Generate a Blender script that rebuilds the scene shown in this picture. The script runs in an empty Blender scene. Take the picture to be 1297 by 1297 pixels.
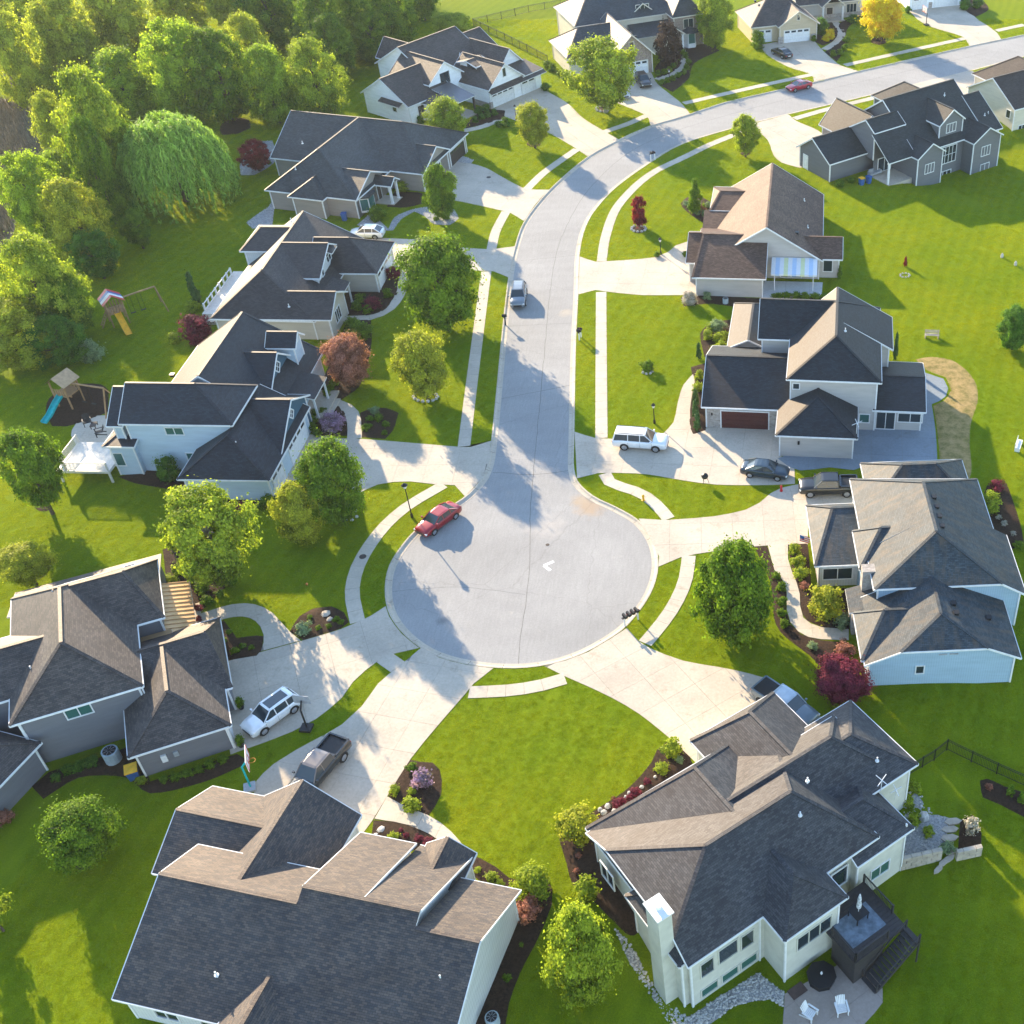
import bpy, bmesh, math, random
import numpy as np
from mathutils import Vector, Matrix
from mathutils.geometry import delaunay_2d_cdt, tessellate_polygon

# ------------------------------------------------------------------ camera, sky, sun, exposure
SC = bpy.context.scene
F, CX, CY, TH, HC = 1500.0, 960.0, 648.5, math.radians(40), 74.0      # lens and height solved from the photo
cam = bpy.data.cameras.new('camera'); camo = bpy.data.objects.new('camera', cam)
SC.collection.objects.link(camo); SC.camera = camo
camo.location = (0, 0, HC); camo.rotation_euler = (math.pi/2-TH, 0, 0)
cam.sensor_fit = 'HORIZONTAL'; cam.sensor_width = 36; cam.lens = F/1297*36
cam.shift_x = (648.5-CX)/1297; cam.clip_start = 1; cam.clip_end = 6000
SUN_EL = math.radians(18.8); SUN_AZ = math.radians(35.6)              # azimuth measured from +Y towards -X
world = bpy.data.worlds.new('World'); SC.world = world; world.use_nodes = True
_n = world.node_tree.nodes; _l = world.node_tree.links
sky = _n.new('ShaderNodeTexSky'); sky.sky_type = 'NISHITA'; sky.sun_disc = False
sky.sun_elevation = SUN_EL; sky.sun_rotation = -SUN_AZ; sky.altitude = 200; sky.dust_density = 0.2; sky.ozone_density = 1.3
bg = _n['Background']; bg.inputs[1].default_value = 0.15; _l.new(sky.outputs[0], bg.inputs[0])
sl = bpy.data.lights.new('sun', 'SUN'); so = bpy.data.objects.new('sun', sl); SC.collection.objects.link(so)
sl.energy = 4.5; sl.angle = math.radians(0.6); sl.color = (1.0, 0.81, 0.55)
_d = Vector((math.sin(SUN_AZ)*math.cos(SUN_EL), -math.cos(SUN_AZ)*math.cos(SUN_EL), -math.sin(SUN_EL)))
so.rotation_euler = _d.to_track_quat('-Z', 'Y').to_euler()
SC.view_settings.view_transform = 'Standard'; SC.view_settings.look = 'None'
SC.view_settings.exposure = 1.92; SC.view_settings.gamma = 1.0

MASK = []; SOIL = []                          # plan outlines of everything that is not lawn
# ------------------------------------------------------------------ helpers
C = SC.collection
RNG = random.Random(7)
def ray(px, py):
    x = (px-CX)/F; y = (py-CY)/F
    return (x, math.cos(TH)-y*math.sin(TH), -math.sin(TH)-y*math.cos(TH))
def P(px, py, z=0.0):
    d = ray(px, py); t = (z-HC)/d[2]; return Vector((d[0]*t, d[1]*t, z))
def sstep(a, b, x):
    t = min(1, max(0, (x-a)/(b-a))); return t*t*(3-2*t)
def _loc(x, y, ox, oy, ang):
    c, s = math.cos(math.radians(ang)), math.sin(math.radians(ang)); dx, dy = x-ox, y-oy
    return dx*c+dy*s, -dx*s+dy*c
def zg(x, y):
    'height of the lawn: level by the street, falling away behind the walk-out houses'
    z = 0.0
    u, v = _loc(x, y, -4.44, 39.07, 37.1)
    if v < 11: z -= 2.75*sstep(11, 1.2, v)*sstep(-15, -5.5, x)*(1-0.5*sstep(15, 34, u)*sstep(-12, 4, v))
    u, v = _loc(x, y, 18.72, 161.62, 36)
    if -26 < v < 7: z -= 1.6*sstep(7, 0.5, v)*sstep(-24, -6, v)*sstep(0, 9, u)*sstep(60, 30, u)
    return z
def G(px, py, dz=0.0):
    z = 0.0
    for _ in range(8):
        p = P(px, py, z); z = zg(p.x, p.y)
    p.z = z+dz; return p
def pxm(p):                       # pixels per metre at a point
    return F/(p.y*math.cos(TH)-(p.z-HC)*math.sin(TH))
def link(name, me, parent=None, m=None):
    o = bpy.data.objects.new(name, me); C.objects.link(o)
    if parent is not None: o.parent = parent
    if m is not None and me is not None:
        for k in (m if isinstance(m, (list, tuple)) else [m]): me.materials.append(k)
    return o
def thing(name, label, cat, loc=(0, 0, 0), rz=0.0, group=None):
    o = bpy.data.objects.new(name, None); C.objects.link(o); o.empty_display_size = .5
    o.location = loc; o.rotation_euler = (0, 0, rz); o['label'] = label; o['category'] = cat
    if group: o['group'] = group
    return o
def tag(o, label, cat, group=None):
    o['label'] = label; o['category'] = cat
    if group: o['group'] = group
    return o
def struct(o, kind='structure'):
    o['kind'] = kind; return o
class MB:
    'collects polygons into one mesh, with planar UVs in metres'
    def __init__(s): s.v = []; s.f = []; s.mi = []; s.sm = []
    def poly(s, pts, mi=0, sm=False):
        n = len(s.v); s.v += [tuple(p) for p in pts]; s.f.append(tuple(range(n, n+len(pts)))); s.mi.append(mi); s.sm.append(sm)
    def box(s, a, b, mi=0):
        x0, y0, z0 = a; x1, y1, z1 = b
        c = [(x0,y0,z0),(x1,y0,z0),(x1,y1,z0),(x0,y1,z0),(x0,y0,z1),(x1,y0,z1),(x1,y1,z1),(x0,y1,z1)]
        for q in ((3,2,1,0),(4,5,6,7),(0,1,5,4),(1,2,6,5),(2,3,7,6),(3,0,4,7)): s.poly([c[i] for i in q], mi)
    def beam(s, a, b, w, h=None, mi=0, up=(0,0,1)):
        a = Vector(a); b = Vector(b); d = (b-a).normalized(); up = Vector(up)
        if abs(d.dot(up)) > .99: up = Vector((1,0,0))
        x = d.cross(up).normalized()*w/2; y = x.cross(d).normalized()*(h or w)/2
        c = [a-x-y, a+x-y, a+x+y, a-x+y, b-x-y, b+x-y, b+x+y, b-x+y]
        for q in ((0,1,2,3),(7,6,5,4),(1,0,4,5),(2,1,5,6),(3,2,6,7),(0,3,7,4)): s.poly([c[i] for i in q], mi)
    def tube(s, pts, rad, n=8, mi=0, cap=True):
        pts = [Vector(p) for p in pts]; rings = []
        for i, p in enumerate(pts):
            d = (pts[min(i+1, len(pts)-1)]-pts[max(i-1, 0)]).normalized()
            x = d.orthogonal().normalized() if i == 0 else (x-d*x.dot(d)).normalized()
            y = d.cross(x); r = rad[i] if isinstance(rad, (list, tuple)) else rad
            rings.append([p+x*r*math.cos(2*math.pi*k/n)+y*r*math.sin(2*math.pi*k/n) for k in range(n)])
        for a, b in zip(rings, rings[1:]):
            for k in range(n): s.poly([a[k], a[(k+1)%n], b[(k+1)%n], b[k]], mi, True)
        if cap: s.poly(rings[0][::-1], mi); s.poly(rings[-1], mi)
    def lathe(s, prof, n=16, mi=0, c=(0,0,0), sm=True):
        rings = [[(c[0]+r*math.cos(2*math.pi*k/n), c[1]+r*math.sin(2*math.pi*k/n), c[2]+z) for k in range(n)] for r, z in prof]
        for a, b in zip(rings, rings[1:]):
            for k in range(n): s.poly([a[k], a[(k+1)%n], b[(k+1)%n], b[k]], mi, sm)
        s.poly(rings[0][::-1], mi); s.poly(rings[-1], mi)
    def prism(s, poly, z0, z1, mi=0, mside=None):
        if sum(poly[i-1][0]*poly[i][1]-poly[i][0]*poly[i-1][1] for i in range(len(poly))) < 0: poly = poly[::-1]
        s.poly([(p[0], p[1], z1) for p in poly], mi)
        for i in range(len(poly)):
            a, b = poly[i-1], poly[i]
            s.poly([(a[0],a[1],z0),(b[0],b[1],z0),(b[0],b[1],z1),(a[0],a[1],z1)], mi if mside is None else mside)
    def mesh(s, name='m', merge=False):
        me = bpy.data.meshes.new(name); me.from_pydata(s.v, [], s.f)
        me.polygons.foreach_set('material_index', s.mi); me.polygons.foreach_set('use_smooth', s.sm)
        uv = me.uv_layers.new(name='UVMap'); data = []
        for f in s.f:
            p = [Vector(s.v[i]) for i in f]; nrm = Vector((0,0,0))
            for i in range(len(p)):
                a, b = p[i-1], p[i]
                nrm += Vector(((a.y-b.y)*(a.z+b.z), (a.z-b.z)*(a.x+b.x), (a.x-b.x)*(a.y+b.y)))
            nrm = nrm.normalized() if nrm.length > 1e-9 else Vector((0,0,1))
            hx = Vector((0,0,1)).cross(nrm); hx = hx.normalized() if hx.length > .05 else Vector((1,0,0))
            hy = nrm.cross(hx)
            for q in p: data += [q.dot(hx), q.dot(hy)]
        uv.data.foreach_set('uv', data)
        if merge:
            bm = bmesh.new(); bm.from_mesh(me); bmesh.ops.remove_doubles(bm, verts=bm.verts, dist=1e-4); bm.to_mesh(me); bm.free()
        me.validate(); me.update(); return me
    def build(s, name, m, parent=None, merge=False):
        return link(name, s.mesh(name, merge), parent, m)

# ------------------------------------------------------------------ materials
def _mat(name, rough=.8, spec=.3):
    m = bpy.data.materials.new(name); m.use_nodes = True
    b = m.node_tree.nodes['Principled BSDF']; b.inputs['Roughness'].default_value = rough
    b.inputs['Specular IOR Level'].default_value = spec
    return m, m.node_tree.nodes, m.node_tree.links, b
def rgb(c): return (c[0], c[1], c[2], 1)
def mul(c, k): return tuple(min(1, x*k) for x in c)
def noise(n, l, vec, scale, detail=4, rough=.55):
    t = n.new('ShaderNodeTexNoise'); t.inputs['Scale'].default_value = scale; t.inputs['Detail'].default_value = detail
    t.inputs['Roughness'].default_value = rough
    if vec is not None: l.new(vec, t.inputs['Vector'])
    return t.outputs['Fac']
def ramp(n, l, fac, stops):
    r = n.new('ShaderNodeValToRGB'); e = r.color_ramp.elements
    while len(e) < len(stops): e.new(.5)
    for q, (p, c) in zip(e, stops): q.position = p; q.color = rgb(c)
    l.new(fac, r.inputs[0]); return r.outputs[0]
def mixc(n, l, fac, a, b, mode='MIX'):
    x = n.new('ShaderNodeMix'); x.data_type = 'RGBA'; x.blend_type = mode
    for s, v in ((x.inputs[0], fac), (x.inputs[6], a), (x.inputs[7], b)):
        if hasattr(v, 'links'): l.new(v, s)
        elif isinstance(v, (int, float)): s.default_value = v
        else: s.default_value = rgb(v)
    return x.outputs[2]
def bump(n, l, b, h, dist=.02, strength=.6):
    x = n.new('ShaderNodeBump'); x.inputs['Distance'].default_value = dist; x.inputs['Strength'].default_value = strength
    l.new(h, x.inputs['Height']); l.new(x.outputs[0], b.inputs['Normal'])
def tc(n, kind='Object'): return n.new('ShaderNodeTexCoord').outputs[kind]
def wpos(n): return n.new('ShaderNodeNewGeometry').outputs['Position']
def flat(name, col, rough=.6, var=.18, scale=3.0, spec=.3, metal=0.0, bmp=0.0):
    m, n, l, b = _mat(name, rough, spec); v = wpos(n)
    f = noise(n, l, v, scale, 5)
    l.new(ramp(n, l, f, [(.3, mul(col, 1-var)), (.7, mul(col, 1+var))]), b.inputs['Base Color'])
    b.inputs['Metallic'].default_value = metal
    if bmp: bump(n, l, b, noise(n, l, v, scale*6, 3), bmp)
    return m
def shingle(name, col, alt, stain=None, spec=.42, tint=(1,.76,.57)):
    m, n, l, b = _mat(name, .6, spec); uv = tc(n, 'UV')
    t = n.new('ShaderNodeTexBrick'); l.new(uv, t.inputs['Vector'])
    t.inputs['Scale'].default_value = 1; t.inputs['Brick Width'].default_value = .34; t.inputs['Row Height'].default_value = .145
    t.inputs['Mortar Size'].default_value = .012; t.inputs['Mortar Smooth'].default_value = .6; t.inputs['Bias'].default_value = -.1
    t.inputs['Color1'].default_value = rgb(mul(col, .84)); t.inputs['Color2'].default_value = rgb(mul(alt, 1.12)); t.inputs['Mortar'].default_value = rgb(mul(col, .42))
    w = wpos(n)
    big = ramp(n, l, noise(n, l, w, .55, 4), [(.3, (.78,.78,.8)), (.72, (1.2,1.18,1.15))])
    c = mixc(n, l, 1.0, t.outputs['Color'], big, 'MULTIPLY')
    fine = ramp(n, l, noise(n, l, uv, 9, 4, .7), [(.3, (.7,.7,.7)), (.7, (1.3,1.3,1.3))])
    c = mixc(n, l, .8, c, fine, 'MULTIPLY')
    if stain:
        mp = n.new('ShaderNodeMapping'); mp.inputs['Scale'].default_value = (1.6, .45, 1); l.new(uv, mp.inputs['Vector'])
        s = ramp(n, l, noise(n, l, mp.outputs[0], .9, 6, .68), [(.46, (0,0,0)), (.66, (1,1,1))])
        x = n.new('ShaderNodeMath'); x.operation = 'MULTIPLY'; x.inputs[1].default_value = .55; l.new(s, x.inputs[0])
        c = mixc(n, l, x.outputs[0], c, stain)
    l.new(c, b.inputs['Base Color']); b.inputs['Specular Tint'].default_value = rgb(tint)
    sep = n.new('ShaderNodeSeparateXYZ'); l.new(uv, sep.inputs[0])
    saw = n.new('ShaderNodeMath'); saw.operation = 'FRACT'; dv = n.new('ShaderNodeMath'); dv.operation = 'DIVIDE'
    dv.inputs[1].default_value = .145; l.new(sep.outputs['Y'], dv.inputs[0]); l.new(dv.outputs[0], saw.inputs[0])
    iv = n.new('ShaderNodeMath'); iv.operation = 'SUBTRACT'; iv.inputs[0].default_value = 1; l.new(saw.outputs[0], iv.inputs[1])
    ad = n.new('ShaderNodeMath'); ad.operation = 'ADD'; l.new(iv.outputs[0], ad.inputs[0]); l.new(noise(n, l, uv, 25, 2), ad.inputs[1])
    bump(n, l, b, ad.outputs[0], .02, .7)
    return m
def siding(name, col, lap=.13, rough=.55, vertical=False, var=.08):
    m, n, l, b = _mat(name, rough, .3); uv = tc(n, 'UV'); sep = n.new('ShaderNodeSeparateXYZ'); l.new(uv, sep.inputs[0])
    dv = n.new('ShaderNodeMath'); dv.operation = 'DIVIDE'; dv.inputs[1].default_value = lap; l.new(sep.outputs['X' if vertical else 'Y'], dv.inputs[0])
    fr = n.new('ShaderNodeMath'); fr.operation = 'FRACT'; l.new(dv.outputs[0], fr.inputs[0])
    mp = n.new('ShaderNodeMapping'); mp.inputs['Scale'].default_value = (.35, 2.0, 1); l.new(uv, mp.inputs['Vector'])
    st = ramp(n, l, noise(n, l, mp.outputs[0], 1.2, 5), [(.3, mul(col, 1-var)), (.7, mul(col, 1+var))])
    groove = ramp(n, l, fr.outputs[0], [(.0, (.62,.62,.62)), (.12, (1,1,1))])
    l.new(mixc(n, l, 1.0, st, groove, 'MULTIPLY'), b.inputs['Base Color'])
    iv = n.new('ShaderNodeMath'); iv.operation = 'SUBTRACT'; iv.inputs[0].default_value = 1; l.new(fr.outputs[0], iv.inputs[1])
    bump(n, l, b, iv.outputs[0], .02, .7); return m
def brick(name, col, alt, w=.22, h=.08, mortar=(.4,.38,.34)):
    m, n, l, b = _mat(name, .85, .2); uv = tc(n, 'UV'); t = n.new('ShaderNodeTexBrick'); l.new(uv, t.inputs['Vector'])
    t.inputs['Scale'].default_value = 1; t.inputs['Brick Width'].default_value = w; t.inputs['Row Height'].default_value = h
    t.inputs['Mortar Size'].default_value = .012; t.inputs['Color1'].default_value = rgb(col); t.inputs['Color2'].default_value = rgb(alt); t.inputs['Mortar'].default_value = rgb(mortar)
    f = ramp(n, l, noise(n, l, uv, 3, 5), [(.3, (.75,.75,.75)), (.7, (1.25,1.25,1.25))])
    l.new(mixc(n, l, 1.0, t.outputs['Color'], f, 'MULTIPLY'), b.inputs['Base Color']); bump(n, l, b, t.outputs['Fac'], -.012, .8); return m
def concrete(name, col, rough=.85):
    m, n, l, b = _mat(name, rough, .25); v = wpos(n)
    a = ramp(n, l, noise(n, l, v, .22, 5, .6), [(.32, mul(col, .86)), (.7, mul(col, 1.1))])
    f = ramp(n, l, noise(n, l, v, 4.0, 6, .7), [(.3, (.88,.88,.88)), (.7, (1.1,1.1,1.1))])
    oi = n.new('ShaderNodeObjectInfo').outputs['Random']
    r = ramp(n, l, oi, [(0, (.965,.965,.97)), (1, (1.03,1.025,1.015))])
    c = mixc(n, l, 1.0, mixc(n, l, 1.0, a, f, 'MULTIPLY'), r, 'MULTIPLY')
    st = ramp(n, l, noise(n, l, v, .6, 6, .75), [(.56, (1,1,1)), (.72, (.78,.76,.73))])
    l.new(mixc(n, l, 1.0, c, st, 'MULTIPLY'), b.inputs['Base Color']); bump(n, l, b, noise(n, l, v, 30, 3), .006, .5); return m
def leaf(name, lo, hi, trans=.52):
    m, n, l, b = _mat(name, .6, .08); a = n.new('ShaderNodeAttribute'); a.attribute_name = 'tint'
    c = ramp(n, l, a.outputs['Fac'], [(0, lo), (1, hi)])
    l.new(c, b.inputs['Base Color'])
    t = n.new('ShaderNodeBsdfTranslucent'); l.new(mixc(n, l, 1.0, c, (1.08,1.15,.65), 'MULTIPLY'), t.inputs['Color'])
    x = n.new('ShaderNodeMixShader'); x.inputs[0].default_value = trans
    l.new(b.outputs[0], x.inputs[1]); l.new(t.outputs[0], x.inputs[2]); l.new(x.outputs[0], n['Material Output'].inputs[0]); return m
def glass(name='glass', col=(.02,.035,.045)):
    m, n, l, b = _mat(name, .06, .7); b.inputs['Base Color'].default_value = rgb(col); b.inputs['Coat Weight'].default_value = .3; return m
def paint(name, col, metal=.0, rough=.28):
    m, n, l, b = _mat(name, rough, .5); v = wpos(n)
    l.new(ramp(n, l, noise(n, l, v, 2, 3), [(.3, mul(col, .92)), (.7, mul(col, 1.06))]), b.inputs['Base Color'])
    b.inputs['Metallic'].default_value = metal; b.inputs['Coat Weight'].default_value = .7; b.inputs['Coat Roughness'].default_value = .05; return m
def grassmat():
    m, n, l, b = _mat('lawn_grass', .9, .03); v = wpos(n)
    fine = noise(n, l, v, 9, 6, .75); mid = noise(n, l, v, .55, 5, .6); big = noise(n, l, v, .07, 4, .55)
    base = ramp(n, l, fine, [(.22, (.07,.115,.004)), (.5, (.15,.205,.007)), (.8, (.23,.28,.012))])
    m1 = ramp(n, l, mid, [(.28, (.88,.92,.86)), (.5, (1,1,1)), (.75, (1.1,1.06,1.03))])
    m2 = ramp(n, l, big, [(.32, (.82,.92,.8)), (.68, (1.16,1.06,1.0))])
    c = mixc(n, l, 1.0, mixc(n, l, 1.0, base, m1, 'MULTIPLY'), m2, 'MULTIPLY')
    mp = n.new('ShaderNodeMapping'); mp.inputs['Rotation'].default_value = (0, 0, .28); l.new(v, mp.inputs['Vector'])
    wv = n.new('ShaderNodeTexWave'); wv.inputs['Scale'].default_value = .19; wv.inputs['Distortion'].default_value = 2.0; wv.inputs['Detail'].default_value = 2; wv.inputs['Detail Scale'].default_value = .6
    l.new(mp.outputs[0], wv.inputs['Vector'])
    sw = ramp(n, l, wv.outputs['Fac'], [(.3, (.95,.96,.95)), (.7, (1.04,1.03,1.02))])
    c = mixc(n, l, 1.0, c, sw, 'MULTIPLY')
    l.new(c, b.inputs['Base Color'])
    bump(n, l, b, noise(n, l, v, 14, 5, .8), .09, .9); return m
def ground(name, lo, hi, scale=3, bmp=.05, mid=None):
    m, n, l, b = _mat(name, .95, .1); v = wpos(n); f = noise(n, l, v, scale, 7, .75)
    l.new(ramp(n, l, f, [(.3, lo), (.5, mid or tuple((a+c)/2 for a, c in zip(lo, hi))), (.72, hi)]), b.inputs['Base Color'])
    bump(n, l, b, noise(n, l, v, scale*4, 5, .8), bmp, .9); return m
def roadmat():
    m, n, l, b = _mat('road_concrete', .88, .2); v = wpos(n)
    col = (.292,.285,.276)
    a = ramp(n, l, noise(n, l, v, .1, 5, .6), [(.3, mul(col, .88)), (.7, mul(col, 1.1))])
    mp = n.new('ShaderNodeMapping'); mp.inputs['Scale'].default_value = (4, .35, 1); l.new(v, mp.inputs['Vector'])
    s = ramp(n, l, noise(n, l, mp.outputs[0], 1.3, 6, .7), [(.3, (.93,.93,.93)), (.7, (1.06,1.06,1.06))])
    f = ramp(n, l, noise(n, l, v, 6, 5, .75), [(.3, (.9,.9,.9)), (.7, (1.09,1.09,1.09))])
    sp = ramp(n, l, noise(n, l, v, .35, 6, .8), [(.62, (1,1,1)), (.76, (1.16,1.13,1.06))])
    c = mixc(n, l, 1.0, mixc(n, l, 1.0, mixc(n, l, 1.0, a, s, 'MULTIPLY'), f, 'MULTIPLY'), sp, 'MULTIPLY')
    def spot(x, y, rad, col, k):                                        # a stain with a ragged edge of its own
        vs = n.new('ShaderNodeVectorMath'); vs.operation = 'DISTANCE'; vs.inputs[1].default_value = (x, y, -.125); l.new(v, vs.inputs[0])
        ad = n.new('ShaderNodeMath'); ad.operation = 'MULTIPLY_ADD'; ad.inputs[1].default_value = rad*1.6; l.new(noise(n, l, v, 1.1, 6, .7), ad.inputs[0]); l.new(vs.outputs['Value'], ad.inputs[2])
        f = ramp(n, l, (lambda q: (l.new(ad.outputs[0], q.inputs[0]), setattr(q.inputs[2], 'default_value', rad*2.2), q.outputs[0])[2])(mr()), [(.55, (k,k,k)), (.95, (0,0,0))])
        return f, col
    def mr():
        x = n.new('ShaderNodeMapRange'); return x
    for (x, y, rad, cc, k) in ((P(748,641).x, P(748,641).y, 1.5, (.36,.26,.17), .75), (P(735,632).x, P(735,632).y, 1.0, (.37,.28,.19), .6), (P(560,785).x, P(560,785).y, .5, (.12,.12,.12), .5), (P(690,665).x, P(690,665).y, 1.8, (.42,.38,.34), .45), (P(717,395).x, P(717,395).y, .9, (.4,.34,.27), .6)):
        f, cc = spot(x, y, rad, cc, k); c = mixc(n, l, f, c, cc)
    ct = P(661, 735); sv = n.new('ShaderNodeVectorMath'); sv.operation = 'SUBTRACT'; sv.inputs[1].default_value = (ct.x, ct.y, 0); l.new(v, sv.inputs[0])
    wv = n.new('ShaderNodeTexWave'); wv.wave_type = 'RINGS'; wv.rings_direction = 'Z'; wv.inputs['Scale'].default_value = .16; wv.inputs['Distortion'].default_value = 7; wv.inputs['Detail'].default_value = 4; wv.inputs['Detail Scale'].default_value = .5; l.new(sv.outputs[0], wv.inputs['Vector'])
    c = mixc(n, l, 1.0, c, ramp(n, l, wv.outputs['Fac'], [(.2, (.985,.985,.986)), (.8, (1.012,1.012,1.011))]), 'MULTIPLY')
    ck = n.new('ShaderNodeTexVoronoi'); ck.feature = 'DISTANCE_TO_EDGE'; ck.inputs['Scale'].default_value = .075; wn = n.new('ShaderNodeTexNoise'); wn.inputs['Scale'].default_value = .8; l.new(v, wn.inputs['Vector'])
    av = n.new('ShaderNodeVectorMath'); av.operation = 'MULTIPLY_ADD'; av.inputs[1].default_value = (1.2,1.2,0); l.new(wn.outputs['Color'], av.inputs[0]); l.new(v, av.inputs[2]); l.new(av.outputs[0], ck.inputs['Vector'])
    c = mixc(n, l, 1.0, c, ramp(n, l, ck.outputs['Distance'], [(.0, (.88,.875,.87)), (.004, (1,1,1))]), 'MULTIPLY')
    l.new(c, b.inputs['Base Color']); bump(n, l, b, noise(n, l, v, 25, 4), .008, .5); return m
M = {}
M['grass'] = grassmat(); M['road'] = roadmat()
M['drive'] = concrete('driveway_concrete', (.475,.41,.33)); M['walk'] = concrete('sidewalk_concrete', (.48,.42,.34))
M['kerb'] = concrete('kerb_concrete', (.465,.405,.325)); M['joint'] = flat('joint', (.2,.18,.15), .95)
M['patio_blue'] = concrete('stamped_patio', (.2,.235,.27)); M['patio_tan'] = concrete('tan_patio', (.34,.28,.24)); M['patio_white'] = concrete('white_patio', (.55,.56,.56))
M['mulch'] = ground('mulch', (.012,.008,.006), (.075,.045,.03), 5, .06); M['gravel'] = ground('gravel', (.12,.12,.125), (.5,.49,.48), 6, .06)
M['soil'] = ground('dry_soil', (.1,.1,.025), (.42,.29,.14), .9, .05, (.27,.2,.08)); M['reed'] = ground('reeds', (.06,.05,.035), (.24,.2,.14), 1.5, .1)
M['roof1'] = shingle('roof_slate_tan', (.056,.06,.07), (.105,.088,.076), None, .33, (1,.70,.48)); M['roof2'] = shingle('roof_weathered', (.05,.05,.055), (.085,.075,.07))
M['roof3'] = shingle('roof_navy', (.012,.022,.035), (.018,.03,.043)); M['roof4'] = shingle('roof_charcoal', (.034,.036,.041), (.052,.05,.052))
M['roof5'] = shingle('roof_grey', (.036,.045,.05), (.05,.06,.066)); M['roof6'] = shingle('roof_greybrown', (.045,.042,.042), (.07,.064,.062))
M['roof7'] = shingle('roof_blue', (.03,.045,.058), (.045,.06,.072)); M['roof11'] = shingle('roof_green_black', (.02,.03,.035), (.03,.04,.045))
M['roof12'] = shingle('roof_brown', (.105,.07,.056), (.135,.09,.07), None, .16, (1,.64,.44)); M['roof13'] = shingle('roof_black', (.011,.02,.03), (.017,.028,.039))
M['roof14'] = shingle('roof_stained', (.034,.05,.064), (.05,.066,.08), (.12,.088,.06), .28, (1,.92,.84)); M['roof15'] = shingle('roof_speckled', (.03,.04,.054), (.06,.066,.074))
M['roof10'] = shingle('roof_dark_brown', (.035,.03,.029), (.05,.043,.04))
M['white'] = flat('white_trim', (.72,.72,.71), .55, .08); M['cream_t'] = flat('cream_trim', (.66,.6,.5), .5, .05)
M['w_white'] = siding('white_siding', (.88,.89,.9), .3, .5, True); M['w_lblue'] = siding('pale_blue_siding', (.46,.56,.64)); M['w_blue'] = siding('bright_blue_siding', (.33,.455,.56), .2, .5, True)
M['w_grey'] = siding('grey_siding', (.17,.17,.185)); M['w_beige'] = siding('beige_siding', (.5,.45,.38)); M['w_taupe'] = siding('taupe_siding', (.3,.265,.235))
M['w_dgrey'] = siding('dark_grey_siding', (.14,.145,.155)); M['w_cream'] = siding('cream_siding', (.62,.56,.44)); M['w_stucco'] = flat('stucco', (.54,.53,.46), .85, .09, 1.2, .1, 0, .006)
M['w_tan'] = siding('tan_siding', (.52,.42,.28)); M['w_lgrey'] = siding('light_grey_siding', (.62,.63,.63), .25, .5, True); M['w_navy'] = siding('navy_siding', (.05,.12,.18))
M['w_greige'] = siding('greige_siding', (.46,.43,.4)); M['brick'] = brick('brown_brick', (.2,.12,.085), (.27,.17,.12)); M['stone'] = brick('ledge_stone', (.3,.26,.23), (.42,.37,.33), .45, .16)
M['glass'] = glass(); M['glass_t'] = glass('teal_glass', (.035,.12,.11)); M['black'] = flat('black_metal', (.015,.015,.017), .4, .1); M['dark'] = flat('dark_brown', (.05,.04,.035), .7)
M['gdoor_r'] = flat('maroon_door', (.075,.02,.018), .5, .1); M['copper'] = flat('copper_roof', (.62,.40,.22), .35, .12, 1.0, .5, .6); M['smetal'] = flat('grey_metal_roof', (.12,.125,.14), .4, .1, 1, .5, .4)
M['wood'] = flat('cedar', (.33,.2,.1), .7); M['deckw'] = flat('white_deck', (.62,.58,.52), .6, .1, 4); M['deckd'] = flat('espresso_deck', (.045,.04,.04), .6, .2, 4)
M['teal'] = flat('teal_plastic', (.0,.36,.38), .35); M['yellow'] = flat('yellow_plastic', (.8,.42,.02), .4); M['red'] = flat('red_plastic', (.55,.03,.03), .4); M['blue'] = flat('blue_plastic', (.03,.1,.3), .4)
M['bark'] = ground('bark', (.05,.035,.025), (.16,.12,.09), 6, .03); M['bark_pale'] = ground('pale_bark', (.2,.17,.14), (.42,.38,.32), 6, .02)
M['rock'] = ground('boulder', (.28,.26,.24), (.62,.6,.56), 4, .03); M['tire'] = flat('tyre', (.018,.018,.019), .8); M['alloy'] = flat('alloy', (.5,.5,.52), .3, .05, 3, .5, .8)
M['lamp'] = flat('lamp_lens', (.7,.7,.68), .15, .03, 3, .6); M['tail'] = flat('tail_lens', (.3,.01,.01), .2, .03, 3, .6); M['canvas'] = flat('awning_white', (.66,.68,.7), .7, .04)
M['aw_y'] = flat('awning_yellow', (.62,.66,.38), .7, .04); M['aw_b'] = flat('awning_blue', (.42,.55,.72), .7, .04); M['tan'] = flat('tan_canvas', (.42,.29,.17), .7); M['grey'] = flat('grey_plastic', (.3,.32,.34), .5)
M['acblue'] = flat('condenser_grey', (.34,.41,.45), .5); M['stone_tan'] = flat('flagstone', (.42,.36,.29), .85, .2, 2, .1, 0, .02); M['paintw'] = flat('road_paint', (.62,.62,.6), .7, .12, 5)
L = {}
L['mid'] = leaf('leaf_mid', (0.025,0.081,0.007), (0.282,0.403,0.029)); L['dark'] = leaf('leaf_dark', (0.021,0.081,0.014), (0.191,0.355,0.039)); L['lime'] = leaf('leaf_lime', (0.081,0.151,0.014), (0.534,0.587,0.053))
L['yel'] = leaf('leaf_yellowgreen', (0.109,0.164,0.016), (0.627,0.598,0.055)); L['gold'] = leaf('leaf_gold', (0.628,0.313,0.011), (0.850,0.850,0.042)); L['red'] = leaf('leaf_red', (0.062,0.008,0.016), (0.419,0.046,0.062))

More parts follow.
